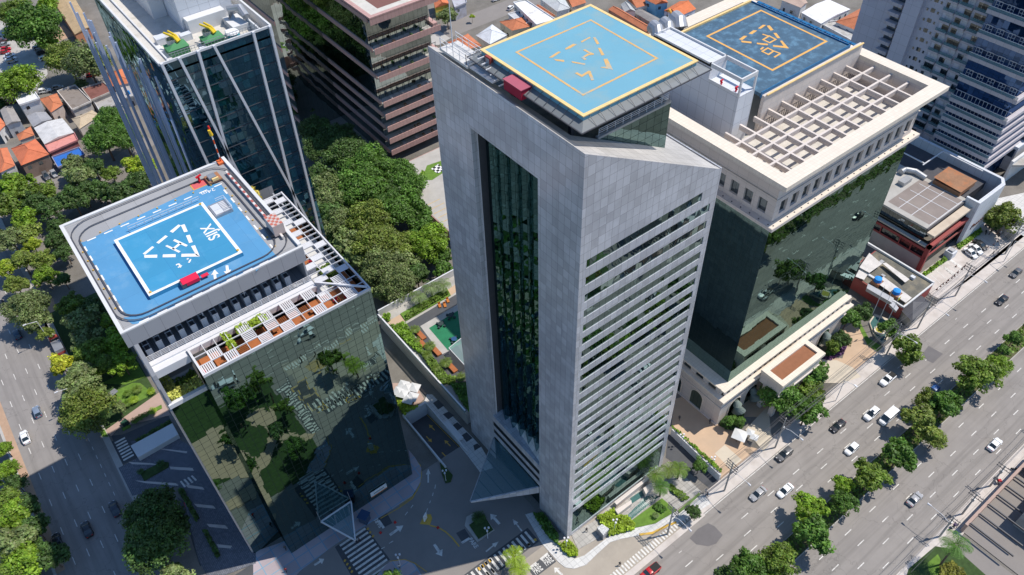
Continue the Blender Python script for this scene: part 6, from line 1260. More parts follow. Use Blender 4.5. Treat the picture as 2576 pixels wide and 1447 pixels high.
def palm(ref, x, y, rp, kind, label, group, z0=0, h=None, m=0, name='palm_tree', xyz=None):
    p0 = g(ref, x, y, z0+2); R_ = (g(ref, x+rp, y, z0+2)-p0).length; h = h if h is not None else R_*1.5; p = g(ref, x, y, z0+h) if xyz is None else Vector(xyz)
    t = thing(name, label, 'palm' if 'palm' in name else 'plant', (p.x, p.y, z0), tr.uniform(0, 6), group)
    c = D.objects.new('crown', PM[m]); COL.objects.link(c); c.parent = t; c.location = (0, 0, h); c.scale = (R_,)*3; k = PAL[kind]; c.color = (k[0], k[1], k[2], 1)
    b = MB().use('bark').tube([(0,0,-.1),(.05,.03,h*.5),(0,0,h)], .22 if h > 2 else .15, .16 if h > 2 else .08, 7).build('trunk', parent=t)
GP = 'palms beside the granite tower entrance'
for a in ((1090,690,80,'mid','feathery palm nearest the tower wall'),(1190,650,75,'olive','feathery palm behind the others by the alley'),(1265,650,85,'mid','feathery palm beside the alley kerb'),(1130,785,75,'green','feathery palm at the fountain water')): palm('22', *a, GP, h=4, m=1)
palm('22', 20, 1310, 100, 'lime', 'bright yellow green palm over the long crossing', 'bright palms at the crossing', h=5, m=0); palm('22', 60, 1400, 90, 'lime', 'bright yellow green palm cut by the bottom border', 'bright palms at the crossing', h=5, m=1)
palm('32', 1420, 1220, 125, 'green', 'tall coconut palm beside the pavement in the lower right', 'coconut palm', h=9, m=0)
GD = 'spiky garden plants on the roof garden'
for x, y, r_, l in ((1200,1040,45,'spiky yucca at the corner of the pale deck'),(1312,1165,50,'spiky yucca next to the second wooden bench'),(1432,1290,52,'spiky yucca beside the third wooden bench'),(1548,1400,45,'spiky yucca at the granite tower foot'),(1295,1235,40,'low agave between two yuccas'),(1215,1120,30,'small agave beside the clipped hedge'),(1360,1330,35,'leafy agave behind the hedge')): palm('11', x, y, r_, 'olive', l, GD, z0=5, h=1.2, m=2, name='yucca')
for x, y, l in ((1225,790,'grey palm behind the planting bed, left one'),(1320,720,'grey palm behind the planting bed, middle one'),(1410,700,'grey palm behind the planting bed, right one')): palm('11', x, y, 75, 'pale', l, 'grey palms of the roof garden', z0=5, h=3, m=1)
for i, (ref, x, y, r_, k, l) in enumerate((('02',960,75,35,'mid','low fan plant at the top of the boulevard garden'),('02',1035,45,45,'olive','wide fan plant in the boulevard garden'),('02',1140,60,35,'lime','yellow fan plant beside the building wall'),('02',1010,125,40,'lime','yellow green fan plant in the middle of the garden'),('02',960,150,40,'mid','fan plant near the grey tree'),('02',1020,280,35,'mid','fan plant on the narrow lawn, lower'),('02',1060,255,35,'mid','fan plant on the narrow lawn, second'),('02',1100,235,30,'mid','fan plant on the narrow lawn, third'),('02',1150,210,38,'lime','yellow fan plant at the top of the narrow lawn'),('02',1210,605,35,'dark','shaded fan plant on the plaza island, right'),('02',1060,665,30,'dark','shaded fan plant on the plaza island, left'),('12',1680,1015,60,'dark','dark palm on the roundabout island'),('22',1085,995,30,'pale','silvery agave on the bright lawn'))): palm(ref, x, y, r_, k, l, 'fan plants in the gardens', h=1.0, m=2, name='fan_palm')
for i, (x, y) in enumerate(((12,57),(9,66),(21,54),(-3,58),(24.5,56.5),(33,46.8),(36,48))): palm('02', 0, 0, 1, 'mid', 'garden palm mirrored in the dark glass front', 'palms of the front garden seen in the mirror glass', h=4, m=1, xyz=(x, y, 4))
def hedge(pts, z0, h, kind, label, cat='hedge', dens=9, leaf=.22, jag=.25, name='hedge', group=None):
    """pts polygon in world xy filled with leaf clumps"""
    r = random.Random(len(label)); xs = [p[0] for p in pts]; ys = [p[1] for p in pts]; V, F, C_ = [], [], []
    def inside(x, y):
        c = False; j = len(pts)-1
        for i in range(len(pts)):
            if (pts[i][1] > y) != (pts[j][1] > y) and x < (pts[j][0]-pts[i][0])*(y-pts[i][1])/(pts[j][1]-pts[i][1])+pts[i][0]: c = not c
            j = i
        return c
    ar_ = abs(sum(pts[i][0]*pts[(i+1)%len(pts)][1]-pts[(i+1)%len(pts)][0]*pts[i][1] for i in range(len(pts))))/2; bb = (max(xs)-min(xs))*(max(ys)-min(ys))
    cx = sum(xs)/len(xs); cy = sum(ys)/len(ys); n = min(14000, int(bb*dens*6))
    for k in range(n):
        x = r.uniform(min(xs), max(xs)); y = r.uniform(min(ys), max(ys))
        if not inside(x, y): continue
        z = h*r.uniform(.1, 1.0)+jag*(math.sin(x*1.9)*math.cos(y*2.3)); nn = Vector((r.gauss(0,.6), r.gauss(0,.6), 1)).normalized(); a = nn.orthogonal().normalized()*leaf*r.uniform(.5,1.2); b = nn.cross(a)*.8
        p = Vector((x-cx, y-cy, z)); q = len(V); V += [p-a-b, p+a-b, p+a+b, p-a+b]; F.append((q,q+1,q+2,q+3)); t = r.uniform(.6,1.35)*(.8+.4*math.sin(x*.9+y*.7)**2); C_ += [(t*1.1, t, t)]*4
    o = D.objects.new(name, colmesh(name, V, F, C_, ['leaf'])); COL.objects.link(o); o.location = (cx, cy, z0); k = PAL[kind]; o.color = (k[0], k[1], k[2], 1); return tag(o, label, cat, group)
hedge(gs('22', [(160,985),(240,980),(350,1150),(345,1215),(270,1150)], .5), .1, 1.0, 'green', 'long dark hedge along the shaded foot of the granite tower')
hedge(gs('22', [(350,1210),(430,1180),(500,1265),(495,1300),(430,1300),(380,1255)], .5), .1, 1.0, 'lime', 'bright clipped hedge at the front corner of the granite tower')
hedge(gs('22', [(640,1010),(770,945),(790,1000),(860,1000),(930,1060),(925,1100),(735,1150)], .5), .2, 1.0, 'lime', 'broad bright hedge beside the grey kiosk')
hedge(gs('22', [(1060,930),(1110,900),(1170,950),(1130,980)], .5), .3, .6, 'green', 'dark flower bed on the bright lawn')
hedge(gs('22', [(1190,760),(1250,790),(1340,860),(1290,890),(1190,800)], .5), .1, .7, 'mid', 'leafy strip between the two pale pavings by the alley')
hedge(gs('22', [(1200,320),(1225,335),(1580,650),(1575,675),(1545,650)], 2.7), 2.6, .5, 'bright', 'thin green hedge on top of the white boundary wall')
hedge(gs('11', [(1005,1010),(1130,990),(1170,1060),(1260,1180),(1230,1215),(1150,1150)], 5.6), 5, 1.2, 'bright', 'bright clipped hedge along the glass balustrade')
hedge(gs('11', [(1230,1200),(1300,1210),(1440,1380),(1510,1400),(1500,1447),(1390,1447)], 5.6), 5, 1.2, 'mid', 'mixed leafy bed along the lower glass balustrade')
hedge(gs('11', [(950,960),(960,925),(1015,925),(1010,975)], 5.6), 5, 1.3, 'bright', 'square bright bush at the tip of the roof garden')
hedge(gs('12', [(1470,0),(1600,0),(1610,210),(1540,120)], 5.6), 5, 1.0, 'green', 'dark hedge against the granite tower above the ramp')
hedge(gs('11', [(1130,930),(1430,745),(1460,770),(1140,965)], 5.4), 5.3, .8, 'mid', 'mixed planting bed of the roof garden')
hedge(gs('12', [(1045,80),(1120,90),(1170,170),(1230,180),(1125,245),(1080,180)], .8), .1, 1.6, 'lime', 'bright shrubs beside the white parasols')
hedge(gs('31', [(1160,625),(1330,495),(1352,515),(1180,640)], .5), .1, .9, 'bright', 'clipped hedge beside the striped parking bays')
hedge(gs('31', [(1425,405),(1600,280),(1620,300),(1450,430)], .5), .1, .9, 'bright', 'clipped hedge at the foot of the white blade wall')
hedge(gs('31', [(570,1060),(600,1080),(600,1150),(570,1220),(470,1265),(390,1250),(500,1240),(560,1170)], .5), .1, .5, 'dark', 'purple flower edging around the conifer bed', 'flower bed').color = (.11,.05,.14,1)
hedge(gs('31', [(520,1070),(570,1070),(565,1160),(500,1235),(420,1235),(470,1150)], .6), .1, 1.4, 'green', 'dense green bed in front of the dome awnings', 'flower bed')
hedge(gs('22', [(1590,200),(1660,180),(1750,200),(1740,340),(1620,350),(1570,310)], .5), .1, 1.0, 'dark', 'dark shrub bed at the corner of the cream building', 'flower bed')
hedge(gs('02', [(1340,800),(1380,790),(1500,1010),(1480,1040)], .5), .1, .8, 'dark', 'dark hedge along the red lane, upper part')
hedge(gs('02', [(1530,1110),(1560,1105),(1660,1290),(1640,1325)], .5), .1, .8, 'dark', 'dark hedge along the red lane, lower part')
hedge(gs('02', [(1020,430),(1280,280),(1295,295),(1040,450)], .5), .1, .8, 'dark', 'shaded hedge behind the white entrance wall')
hedge([(.7,98.2),(6.4,98.2),(6.4,100.1),(2.6,100.1),(2.2,105.6),(.5,105.6)], 53.7, 1.2, 'yellow', 'pale yellow flowering hedge on the lower terrace of the mirror office', 'hedge', leaf=.16).color = (.50,.56,.15,1)
hedge([(2.3,100),(6.2,100),(6.2,102.4),(2.3,102.4)], 53.5, .9, 'mid', 'green plants behind the pale yellow terrace hedge', 'plants', 5)
hedge([(27.9+1.9,128.5),(33.5,128.5),(33.5,132.5),(29.9,132.5)], 60.5, 2.0, 'yellow', 'pale yellow shrub behind the far end of the long pergola', 'shrub', leaf=.2).color = (.5,.45,.08,1)
for x0, x1, y0, y1, l in ((12.2,13.5,95.2,99.5,'green creeper hanging in the left pergola bays'),(14.6,20.2,97.5,99.6,'green creeper over the back row of the pergola')): hedge(rect(x0, x1, y0, y1), 60.9, .8, 'lime', l, 'creeper', 14, .16)
hedge(rect(33, 35.5, 100.5, 106), 58.7, .8, 'mid', 'green plants in the long side pergola', 'plants', 6)
hedge(gs('32', [(1290,1390),(1390,1340),(1500,1447),(1300,1447)], .5), .15, 1.0, 'yellow', 'mixed yellow green shrubs in the lower right garden', 'shrubs').color = (.20,.22,.04,1)
hedge(gs('10', [(1220,1350),(1255,1290),(1275,1300),(1245,1360)], 4.5), 4, 1, 'bright', 'bright shrub at the edge of the little terrace lawn', 'shrub')
g_ = hedge(rect(52, 900, 25.4, 28.9), .15, .35, 'mid', 'x', dens=2.2, leaf=.3, jag=.1, name='median_grass'); del g_['label']; del g_['category']; g_['kind'] = 'stuff'
# ------------------------------------------------------------------ vehicles
def car_parts(kind):
    """returns list of (name, mesh) for a car heading +x"""
    L, W, H = dict(sedan=(4.5,1.78,1.45), hatch=(4.0,1.74,1.5), suv=(4.6,1.9,1.72), van=(5.4,2.0,2.3), pickup=(5.3,1.9,1.75), truck=(6.6,2.3,2.6))[kind]
    hw = W/2; belt = {'van': 1.25, 'suv': 1.02, 'pickup': 1.02, 'truck': 1.3}.get(kind, .88); st = []
    hood = {'sedan': .78, 'hatch': .82, 'suv': .98, 'van': 1.05, 'pickup': .98, 'truck': 1.2}[kind]
    for fx, fw_, zt in ((-.5,.70,.62),(-.485,.86,.80 if kind in ('sedan','pickup') else belt-.1),(-.42,.96,belt),(-.2,1.0,belt),(.1,1.0,belt),(.24,.99,belt-.02),(.36,.96,hood),(.44,.90,hood-.07),(.485,.78,hood-.22),(.5,.62,.5)):
        st.append((fx*L, hw*fw_, zt))
    m = MB(); rings = []
    for x, w2, zt in st: rings.append([(x,-w2*.92,.22),(x,-w2,.42),(x,-w2,zt*.72+.05),(x,-w2*.93,zt-.05),(x,-w2*.80,zt),(x,0,zt+.03),(x,w2*.80,zt),(x,w2*.93,zt-.05),(x,w2,zt*.72+.05),(x,w2,.42),(x,w2*.92,.22)])
    for A, B in zip(rings, rings[1:]):
        for k in range(10): m.face([A[k], B[k], B[k+1], A[k+1]][::-1])
        m.face([A[10], B[10], B[0], A[0]][::-1])
    m.face(rings[0]); m.face(rings[-1][::-1])
    out = [('body', m, 'paint', True)]
    gx = {'sedan': (-.36,-.20,.07,.25), 'hatch': (-.47,-.36,.05,.25), 'suv': (-.47,-.40,.06,.24), 'van': (-.495,-.47,.22,.36), 'pickup': (-.06,-.03,.12,.24), 'truck': (.16,.18,.36,.44)}[kind]
    b0, r0, r1, b1 = [q*L for q in gx]; wb, wr = hw*.90, hw*.74
    if kind in ('van', 'truck'): wb, wr = hw*.95, hw*.88
    def quad(a, b, c, d, mm): mm.face([a, b, c, d])
    B0, B1, B2, B3 = (b0,-wb,belt), (b1,-wb,belt), (b1,wb,belt), (b0,wb,belt); R0, R1, R2, R3 = (r0,-wr,H), (r1,-wr,H), (r1,wr,H), (r0,wr,H)
    gm = MB(); gm.face([B0,B1,R1,R0]); gm.face([B2,B3,R3,R2]); out.append(('side_window', gm, 'car_glass', False))
    ws = MB(); ws.face([B1,B2,R2,R1]); out.append(('windshield', ws, 'car_glass', False)); rw = MB(); rw.face([B3,B0,R0,R3]); out.append(('rear_window', rw, 'car_glass', False))
    rf = MB(); e = .04; n = 5; rows_ = []
    for i in range(n+1):
        t = i/n; x = r0-e+(r1-r0+2*e)*t; z = H+.07*math.sin(math.pi*t)+.005; rows_.append([(x,-wr-e,H-.02),(x,-wr*.7,z),(x,0,z+.03),(x,wr*.7,z),(x,wr+e,H-.02)])
    for A, B in zip(rows_, rows_[1:]):
        for k in range(4): rf.face([A[k], B[k], B[k+1], A[k+1]][::-1])
    out.append(('roof', rf, 'paint', True))
    pl_ = MB()
    for s_ in (-1, 1):
        for p, q in (((b1,s_*wb,belt),(r1,s_*wr,H)), ((b0,s_*wb,belt),(r0,s_*wr,H)), (((b0+b1)/2-.1,s_*(wb+.005),belt),((r0+r1)/2,s_*(wr+.005),H))): pl_.bar(p, q, .09)
    out.append(('pillar', pl_, 'paint', False))
    if kind in ('pickup', 'truck'):
        bd = MB(); x0, x1 = (-.47*L, -.09*L) if kind == 'pickup' else (-.49*L, .12*L)
        if kind == 'pickup': bd.box(x0, x1, -hw*.8, hw*.8, belt, belt+.05)
        else: bd.box(x0, x1, -hw*.98, hw*.98, belt-.2, H-.5)
        out.append(('cargo_bed', bd, 'rubber' if kind == 'pickup' else 'metal', False))
    if kind == 'suv':
        sr = MB().box(.0-.3, .35, -.35, .35, H+.10, H+.115); out.append(('sunroof', sr, 'car_glass', False))
    for x in (-L*.31, L*.32):
        for s_ in (-1, 1): wh = MB().tube([(x, s_*(hw-.2), .33), (x, s_*(hw+.01), .33)], .33, .33, 14); out.append(('wheel', wh, 'rubber', False))
    for s_ in (-1, 1):
        out.append(('headlight', MB().box(L*.462, L*.488, s_*hw*.52-.17, s_*hw*.52+.17, hood-.27, hood-.12), 'steel_white', False))
        out.append(('tail_light', MB().box(-L*.5-.01, -L*.475, s_*hw*.6-.17, s_*hw*.6+.17, .66, .8), 'lamp_red', False))
        out.append(('mirror', MB().box(b1-.35, b1-.2, s_*(hw+.02)-.0, s_*(hw+.17), belt, belt+.12), 'paint', False))
    return out
PROTO = {}
def car(kind, x, y, ang, col, label, group, z=0.0):
    t = thing('delivery_van' if kind == 'van' else ('pickup_truck' if kind == 'pickup' else ('flatbed_truck' if kind == 'truck' else 'car')), label, {'van': 'van', 'pickup': 'pickup', 'truck': 'truck'}.get(kind, 'car'), (x, y, z), ang, group)
    if kind not in PROTO:
        PROTO[kind] = [(nm, mb.build(nm, m_, smooth=sm)) for nm, mb, m_, sm in car_parts(kind)]; first = True
    else: first = False
    for nm, src in PROTO[kind]:
        o = src if first else src.copy()
        if not first: COL.objects.link(o)
        o.parent = t; o.color = col+(1,)
    return t
W_ = (.80,.81,.82); BK = (.018,.018,.022); DG = (.10,.10,.105); SV = (.34,.34,.35); RD = (.45,.008,.015); BL = (.02,.06,.14)
GA = 'cars driving on the avenue'
def acar(ref, x, y, kind, col, label, ang=math.pi, grp=GA, z=.6):
    p = g(ref, x, y, z); car(kind, p.x, p.y, ang, col, label, grp, .03)
for a in (('32',122,537,'suv',DG,'dark grey compact suv nearest the pavement under the lamp shadow'),('32',528,320,'sedan',BK,'glossy black sedan in the second lane'),('32',780,232,'suv',W_,'white suv with dark sunroof ahead of the van'),('32',905,258,'van',W_,'white high roofed van beside the olive median tree'),('32',632,494,'hatch',W_,'white hatchback alone in the middle lanes'),('32',130,808,'sedan',W_,'white sedan in front of the dark kerb car'),('32',1245,55,'hatch',(.03,.10,.28),'blue hatchback half hidden by the median tree'),('31',1872,612,'sedan',DG,'dark grey sedan nearest the right border'),('31',1765,818,'sedan',BK,'black sedan in the third lane near the right border'),('31',905,1415,'pickup',W_,'white pickup beside the kerb tree shadow'),('22',1857,832,'sedan',SV,'silver sedan passing the utility pole')): acar(*a)
acar('22', 1040, 1425, 'pickup', RD, 'red pickup with black bed at the bottom border')
acar('32', 1108, 872, 'sedan', SV, 'silver sedan with dark rear on the far carriageway', 0.0); acar('32', 1712, 460, 'sedan', W_, 'white sedan with bluish tint on the far carriageway', 0.0)
GB = 'cars driving on the boulevard'
for a in (('01',128,1078,'hatch',(.02,.05,.09),'dark teal hatchback beside the tree shadow'),('02',280,213,'hatch',(.20,.25,.33),'blue grey hatchback in the sun'),('02',188,405,'sedan',W_,'white sedan nearest the left kerb in the sun'),('02',655,1100,'sedan',BK,'black sedan with pale stripe, middle of three in the shade'),('02',865,945,'sedan',(.03,.035,.05),'dark car highest in the building shade'),('02',432,1190,'sedan',BK,'black car nearest the shaded trees'),('01',5,850,'hatch',BK,'black car cut by the left border')): acar(*a, ang=math.pi/2 if a[3] != 'x' else 0, grp=GB)
acar('01', 438, 1165, 'truck', (.35,.06,.05), 'red cab flatbed truck under the trees', math.pi/2, 'cars driving on the boulevard')
GK = 'cars parked around the blocks'
def pcar(ref, r_, f_, kind, col, label):
    a, b = g(ref, *r_, .5), g(ref, *f_, .5); c = (a+b)/2; d = b-a; car(kind, c.x, c.y, math.atan2(d.y, d.x), col, label, GK, .12)
for a in (('31',(1480,430),(1575,505),'sedan',W_,'white car parked nearest the stair beside the showroom'),('31',(1520,400),(1615,475),'sedan',W_,'white car parked between a white and a black one'),('31',(1555,370),(1645,440),'sedan',BK,'black car parked beside the two white ones'),('00',(0,380),(90,365),'hatch',RD,'bright red car in the parking lot row, upper'),('00',(12,400),(70,392),'hatch',RD,'bright red car in the parking lot row, lower'),('00',(30,432),(115,412),'sedan',W_,'white car below the red ones'),('00',(38,455),(125,435),'sedan',W_,'second white car below the red ones'),('00',(50,475),(135,455),'hatch',SV,'silver car at the end of the parking row'),('00',(0,345),(70,332),'sedan',SV,'silver car above the red ones'),('00',(-20,318),(55,300),'sedan',(.12,.05,.05),'maroon car above the silver one'),('00',(-30,290),(45,272),'hatch',W_,'white car near the top of the parking row'),('00',(280,410),(355,385),'suv',BK,'black suv parked by the bright tree'),('00',(300,455),(365,430),'hatch',W_,'white car behind the black suv'),('00',(250,375),(320,350),'hatch',SV,'silver car in front of the black suv'),('00',(210,300),(275,285),'hatch',(.05,.10,.25),'blue car under the light green tree'),('00',(145,255),(200,240),'hatch',SV,'silver car under the broad green tree'),('00',(650,580),(730,560),'hatch',RD,'red car beneath the olive tree'),('00',(295,700),(385,680),'suv',W_,'white suv behind the white flat house'),('00',(400,670),(475,655),'hatch',SV,'silver car behind the taupe roofed house'),('00',(330,1300),(375,1370),'suv',DG,'dark grey suv parked beside the silver one'),('00',(390,1285),(430,1345),'hatch',SV,'silver hatchback parked beside the dark suv'),('00',(60,775),(115,765),'hatch',(.3,.03,.02),'dark red car left of the white flat house'),('10',(1905,75),(1940,50),'hatch',W_,'white car on the back street near the long white roof'),('10',(1790,5),(1835,-10),'hatch',W_,'white car on the back street at the top border')): pcar(*a)
car('suv', 38.4, 38.9, math.pi, W_, 'white police style suv mirrored in the glass front', GA, .03); car('van', 14, 41.5, math.pi, W_, 'white minibus mirrored in the glass front', GA, .03)
# ------------------------------------------------------------------ poles, lamps, wires
PX = []
def pole(x, y, h, label, arms=3, lampdir=None, group='utility poles with crossarms'):
    t = thing('utility_pole', label, 'pole', (x, y, 0), 0, group)
    MB().use('concrete').tube([(0,0,0),(0,0,h)], .22, .13, 8).build('mast', parent=t)
    for i in range(arms): MB().use('metal_dark').box(-.06, .06, -1.5, 1.5, h-.5-.9*i, h-.38-.9*i).build('crossarm', parent=t)
    for i in range(arms):
        for k in (-1.35, -.7, .7, 1.35): MB().use('metal_dark').cyl(0, k, h-.38-.9*i, h-.1-.9*i, .07, n=6).build('insulator', parent=t)
    MB().use('metal').cyl(.35, 0, h*.62, h*.62+.9, .28, n=10).build('transformer', parent=t)
    if lampdir:
        MB().use('steel_white').tube([(0,0,h*.70),(0,lampdir*2,h*.78),(0,lampdir*4.6,h*.79)], .07, .05, 6).build('lamp_arm', parent=t); MB().use('steel_white').tube([(0,lampdir*4.5,h*.79),(0,lampdir*5.3,h*.78)], .15, .22, 8).build('lamp_head', parent=t)
    return t
def pp(ref, x, y): p = g(ref, x, y); return p.x, p.y
NP = [(72.8, 45.6), (89.8, 45.2), (106.5, 45.4)]; a = pp('31', 890, 1230); b = pp('31', 1140, 1040); c = pp('31', 1430, 800)
NP = [(72.4, 45.8), (89.8, 45.2), (107.5, 45.4), (a[0], 45.6), (b[0], 45.8), (c[0], 46), (210, 46.2), (240, 46.2)]
for i, (x, y) in enumerate(NP): pole(x, y, 12, ['utility pole wrapped by the dark bush at the bright lawn', 'utility pole at the corner of the tan forecourt', 'utility pole below the bushy porch tree', 'utility pole at the kerb tree beside the drive', 'utility pole in front of the dark pavilion', 'utility pole beside the striped parking bays', 'utility pole near the motorcycles', 'utility pole at the far right pavement'][i], 4 if i == 1 else 3, -1)
SP = [(117.0, 9.4), (125.5, 9.3), (136.5, 9.2), (160, 9.2)]
for i, (x, y) in enumerate(SP): pole(x, y, 8.6, ['utility pole beside the coconut palm', 'utility pole in front of the brick courtyard wall', 'utility pole next to the red motorcycle', 'utility pole of the far pavement at the right border'][i], 2, 1 if i == 0 else None)
def wires(P, h, offs, label, y_add=0):
    m = MB().use('metal_dark')
    for (o, dz) in offs:
        for (x0, y0), (x1, y1) in zip(P, P[1:]):
            pr_ = None
            for k in range(9):
                t = k/8; q = Vector((x0+(x1-x0)*t, y0+o+(y1-y0)*t, h+dz-.7*4*t*(1-t)))
                if pr_ is not None: m.bar(pr_, q, .05)
                pr_ = q
    o = m.build('power_lines'); tag(o, label, 'cable')
wires(NP, 11.6, ((-1.35,0),(-.7,0),(.7,0),(1.35,0),(-1.2,-.9),(1.2,-.9),(-.5,-2.5),(.2,-3.4),(.3,-4.2)), 'bundle of power lines strung along the pavement of the cream building'); wires([(100,9.4)]+SP+[(190,9.2)], 8.2, ((-1.2,0),(1.2,0),(.3,-.8),(.3,-2.4)), 'power lines strung along the pavement in the lower right')
for i, (ref, x, y, rz, l) in enumerate((('32',585,190,0,'lamp post with hanging head beside the dense kerb trees'),('31',1830,560,0,'street lamp casting a shadow near the dark grey sedan'),)):
    p = g(ref, x, y); t = thing('street_lamp', l, 'street lamp', (p.x, 44.8, 0)); MB().use('steel_white').tube([(0,0,0),(0,0,8),(0,-2.5,9)], .1, .06, 6).build('lamp_post', parent=t); MB().use('steel_white').box(-.2,.2,-3.2,-2.4,8.9,9.1).build('lamp_head', parent=t)
def plaza_lamp(ref, x, y, l, h=4.2):
    p = g(ref, x, y); t = thing('plaza_lamp', l, 'street lamp', (p.x, p.y, 0), 0, 'globe lamps on the plaza'); MB().use('steel_white').tube([(0,0,0),(0,0,h)], .07, .05, 6).build('lamp_post', parent=t)
    for k in range(3): a = k*2.1; MB().use('steel_white').tube([(.45*math.cos(a), .45*math.sin(a), h), (.45*math.cos(a), .45*math.sin(a), h+.3)], .22, .22, 8).build('lamp_globe', parent=t)
plaza_lamp('12', 1750, 1170, 'white globe lamp on the shaded roundabout island'); plaza_lamp('12', 1090, 1370, 'white globe lamp on the lower mosaic pavement'); plaza_lamp('22', 408, 1245, 'white globe lamp at the bright corner hedge'); plaza_lamp('22', 770, 1110, 'white globe lamp in the broad bright hedge'); plaza_lamp('12', 1435, 740, 'white globe lamp on the teardrop island'); plaza_lamp('22', 1270, 470, 'globe lamp in the dark alley'); plaza_lamp('22', 1500, 640, 'globe lamp behind the white boundary wall')
for i, (x, y, l) in enumerate(((-17.2,188,'tall lamp post at the boulevard kerb beside the olive tree'),(-17.0,160,'thin lamp post at the boulevard kerb beside the truck'))):
    t = thing('street_lamp', l, 'street lamp', (x, y, 0)); MB().use('steel_white').tube([(0,0,0),(0,0,9),(-2.5,0,9.6)], .11, .06, 6).build('lamp_post', parent=t); MB().use('steel_white').box(-3.2,-2.4,-.15,.15,9.5,9.7).build('lamp_head', parent=t)
for i, (x, l) in enumerate(((1705,'tall flagpole beside the round fountain, left one'),(1790,'tall flagpole beside the round fountain, middle one'),(1850,'tall flagpole beside the round fountain with a yellow flag'))):
    p = g('31', 750+i*50, 1010+i*40); t = thing('flagpole', l, 'flagpole', (p.x, p.y, 0), 0, 'three flagpoles'); MB().use('steel_white').tube([(0,0,0),(0,0,15)], .1, .05, 6).build('pole', parent=t)
    if i == 2: MB().use('flat').box(0, 1.2, -.04, .04, 13.4, 14.3).build('flag', parent=t, color=(.55,.5,.03))
t = thing('round_fountain', 'round cream fountain bowl with yellow green water beside the teal pool', 'fountain', tuple(g('31', 843, 1045, 1))); MB().use('cream_top').cyl(0,0,-.9,.1,1.3,1.45,20).build('bowl', parent=t); MB().use('flat').cyl(0,0,.1,.13,1.05,n=20).build('bowl_water', parent=t, color=(.35,.32,.05))
for i, (x, y) in enumerate(((1195,25),(1075,55),(1135,20),(1105,70),(1150,115),(1180,95),(1110,5))):
    p = g('12', x, y, 2.6); t = thing('parasol', ['white parasol nearest the ramp wall', 'white parasol at the left end of the patio', 'white parasol in the back row of the patio', 'white parasol in the middle of the patio', 'white parasol beside the bright shrubs', 'white parasol over the brown patio tables', 'white parasol partly behind the mirror office corner'][i], 'parasol', (p.x, p.y, 0), .6, 'white parasols on the patio')
    MB().use('metal').tube([(0,0,.1),(0,0,2.5)], .05, .05, 6).build('pole', parent=t); c = MB().use('white_wall')
    q = [(-1.3,-1.3,2.3),(1.3,-1.3,2.3),(1.3,1.3,2.3),(-1.3,1.3,2.3)]
    for k in range(4): c.face([q[k], q[(k+1)%4], (0,0,3.0)]); c.face([q[(k+1)%4], q[k], (0,0,2.8)])
    c.build('canopy', parent=t)
for i, (x, y) in enumerate(((1800,365),(1720,385),(1830,400))):
    p = g('22', x, y, 2.5); t = thing('parasol', ['small white parasol at the cafe beside the kerb trees', 'white square awning on the tan forecourt', 'small white parasol nearer the power lines'][i], 'parasol', (p.x, p.y, 0), .4, 'white parasols of the cafe'); s_ = 1.6 if i == 1 else .9
    MB().use('metal').tube([(0,0,.1),(0,0,2.4)], .05, .05, 6).build('pole', parent=t); q = [(-s_,-s_,2.3),(s_,-s_,2.3),(s_,s_,2.3),(-s_,s_,2.3)]; c = MB().use('white_wall')
    for k in range(4): c.face([q[k], q[(k+1)%4], (0,0,2.8)]); c.face([q[(k+1)%4], q[k], (0,0,2.6)])
    c.build('canopy', parent=t)
for i, (x, y) in enumerate(((1245,1085),(1245,1140),(1360,1205),(1480,1330))):
    p = g('11', x, y, 5.3); t = thing('garden_bench', ['red brown wooden bench beside the first yucca', 'red brown wooden bench below the first one', 'red brown wooden bench beside the second yucca', 'red brown wooden bench beside the third yucca'][i], 'bench', (p.x, p.y, 5.02), 1.57, 'wooden benches of the roof garden'); MB().use('wood_deck').box(-1.6,1.6,-.7,.7,.1,.5).build('seat', parent=t); MB().use('wood_deck').box(-1.6,1.6,.55,.7,.5,.8).build('backrest', parent=t)
for i, (x, y, l) in enumerate(((1470,935,'dark patio table with seats at the far edge of the green turf'),(1395,1000,'dark patio table with seats in the middle of the green turf'),(1495,1115,'blue patio table with seats at the near edge of the green turf'))):
    p = g('11', x, y, 5.5); t = thing('patio_table', l, 'table', (p.x, p.y, 5.03), .5); MB().use('flat').cyl(0,0,.7,.76,.75,n=12).build('tabletop', parent=t, color=((.02,.08,.2) if i == 2 else (.03,.05,.05))); MB().use('metal_dark').cyl(0,0,0,.7,.06,n=6).build('leg', parent=t)
    for k in range(4): a = k*1.57; MB().use('flat').box(1.1*math.cos(a)-.25, 1.1*math.cos(a)+.25, 1.1*math.sin(a)-.25, 1.1*math.sin(a)+.25, .0, .5).build('seat', parent=t, color=(.03,.05,.06))
for i, (x, y) in enumerate(((1385,857),(1425,855),(1447,820))):
    p = g('11', x, y, 5.3); t = thing('deck_chair', ['orange wooden deck chair, left of three', 'orange wooden deck chair, middle of three', 'orange wooden deck chair nearest the granite tower'][i], 'chair', (p.x, p.y, 5.02), 1.2, 'orange deck chairs'); MB().use('flat').box(-.8,.5,-.35,.35,.2,.35).build('seat', parent=t, color=(.5,.17,.03)); MB().use('flat').box(.5,.65,-.35,.35,.3,.9).build('backrest', parent=t, color=(.5,.17,.03))
t = thing('glass_awning', 'pale blue glass awning beside the green turf', 'awning', tuple(g('11', 1530, 1220, 8)[:2])+(5,), world=True)
q = [g('11', 1455,1180,7.5), g('11', 1550,1105,7.5), g('11', 1640,1250,7.5), g('11', 1575,1310,7.5)]; MB().use('fence_glass').face(q).build('glass_sheet', parent=t); c = MB().use('steel_white')
for i in range(4): c.bar(q[i], q[(i+1)%4], .14)
for i in (0, 3): c.bar(q[i], (q[i].x, q[i].y, 5), .12)
c.build('frame', parent=t)
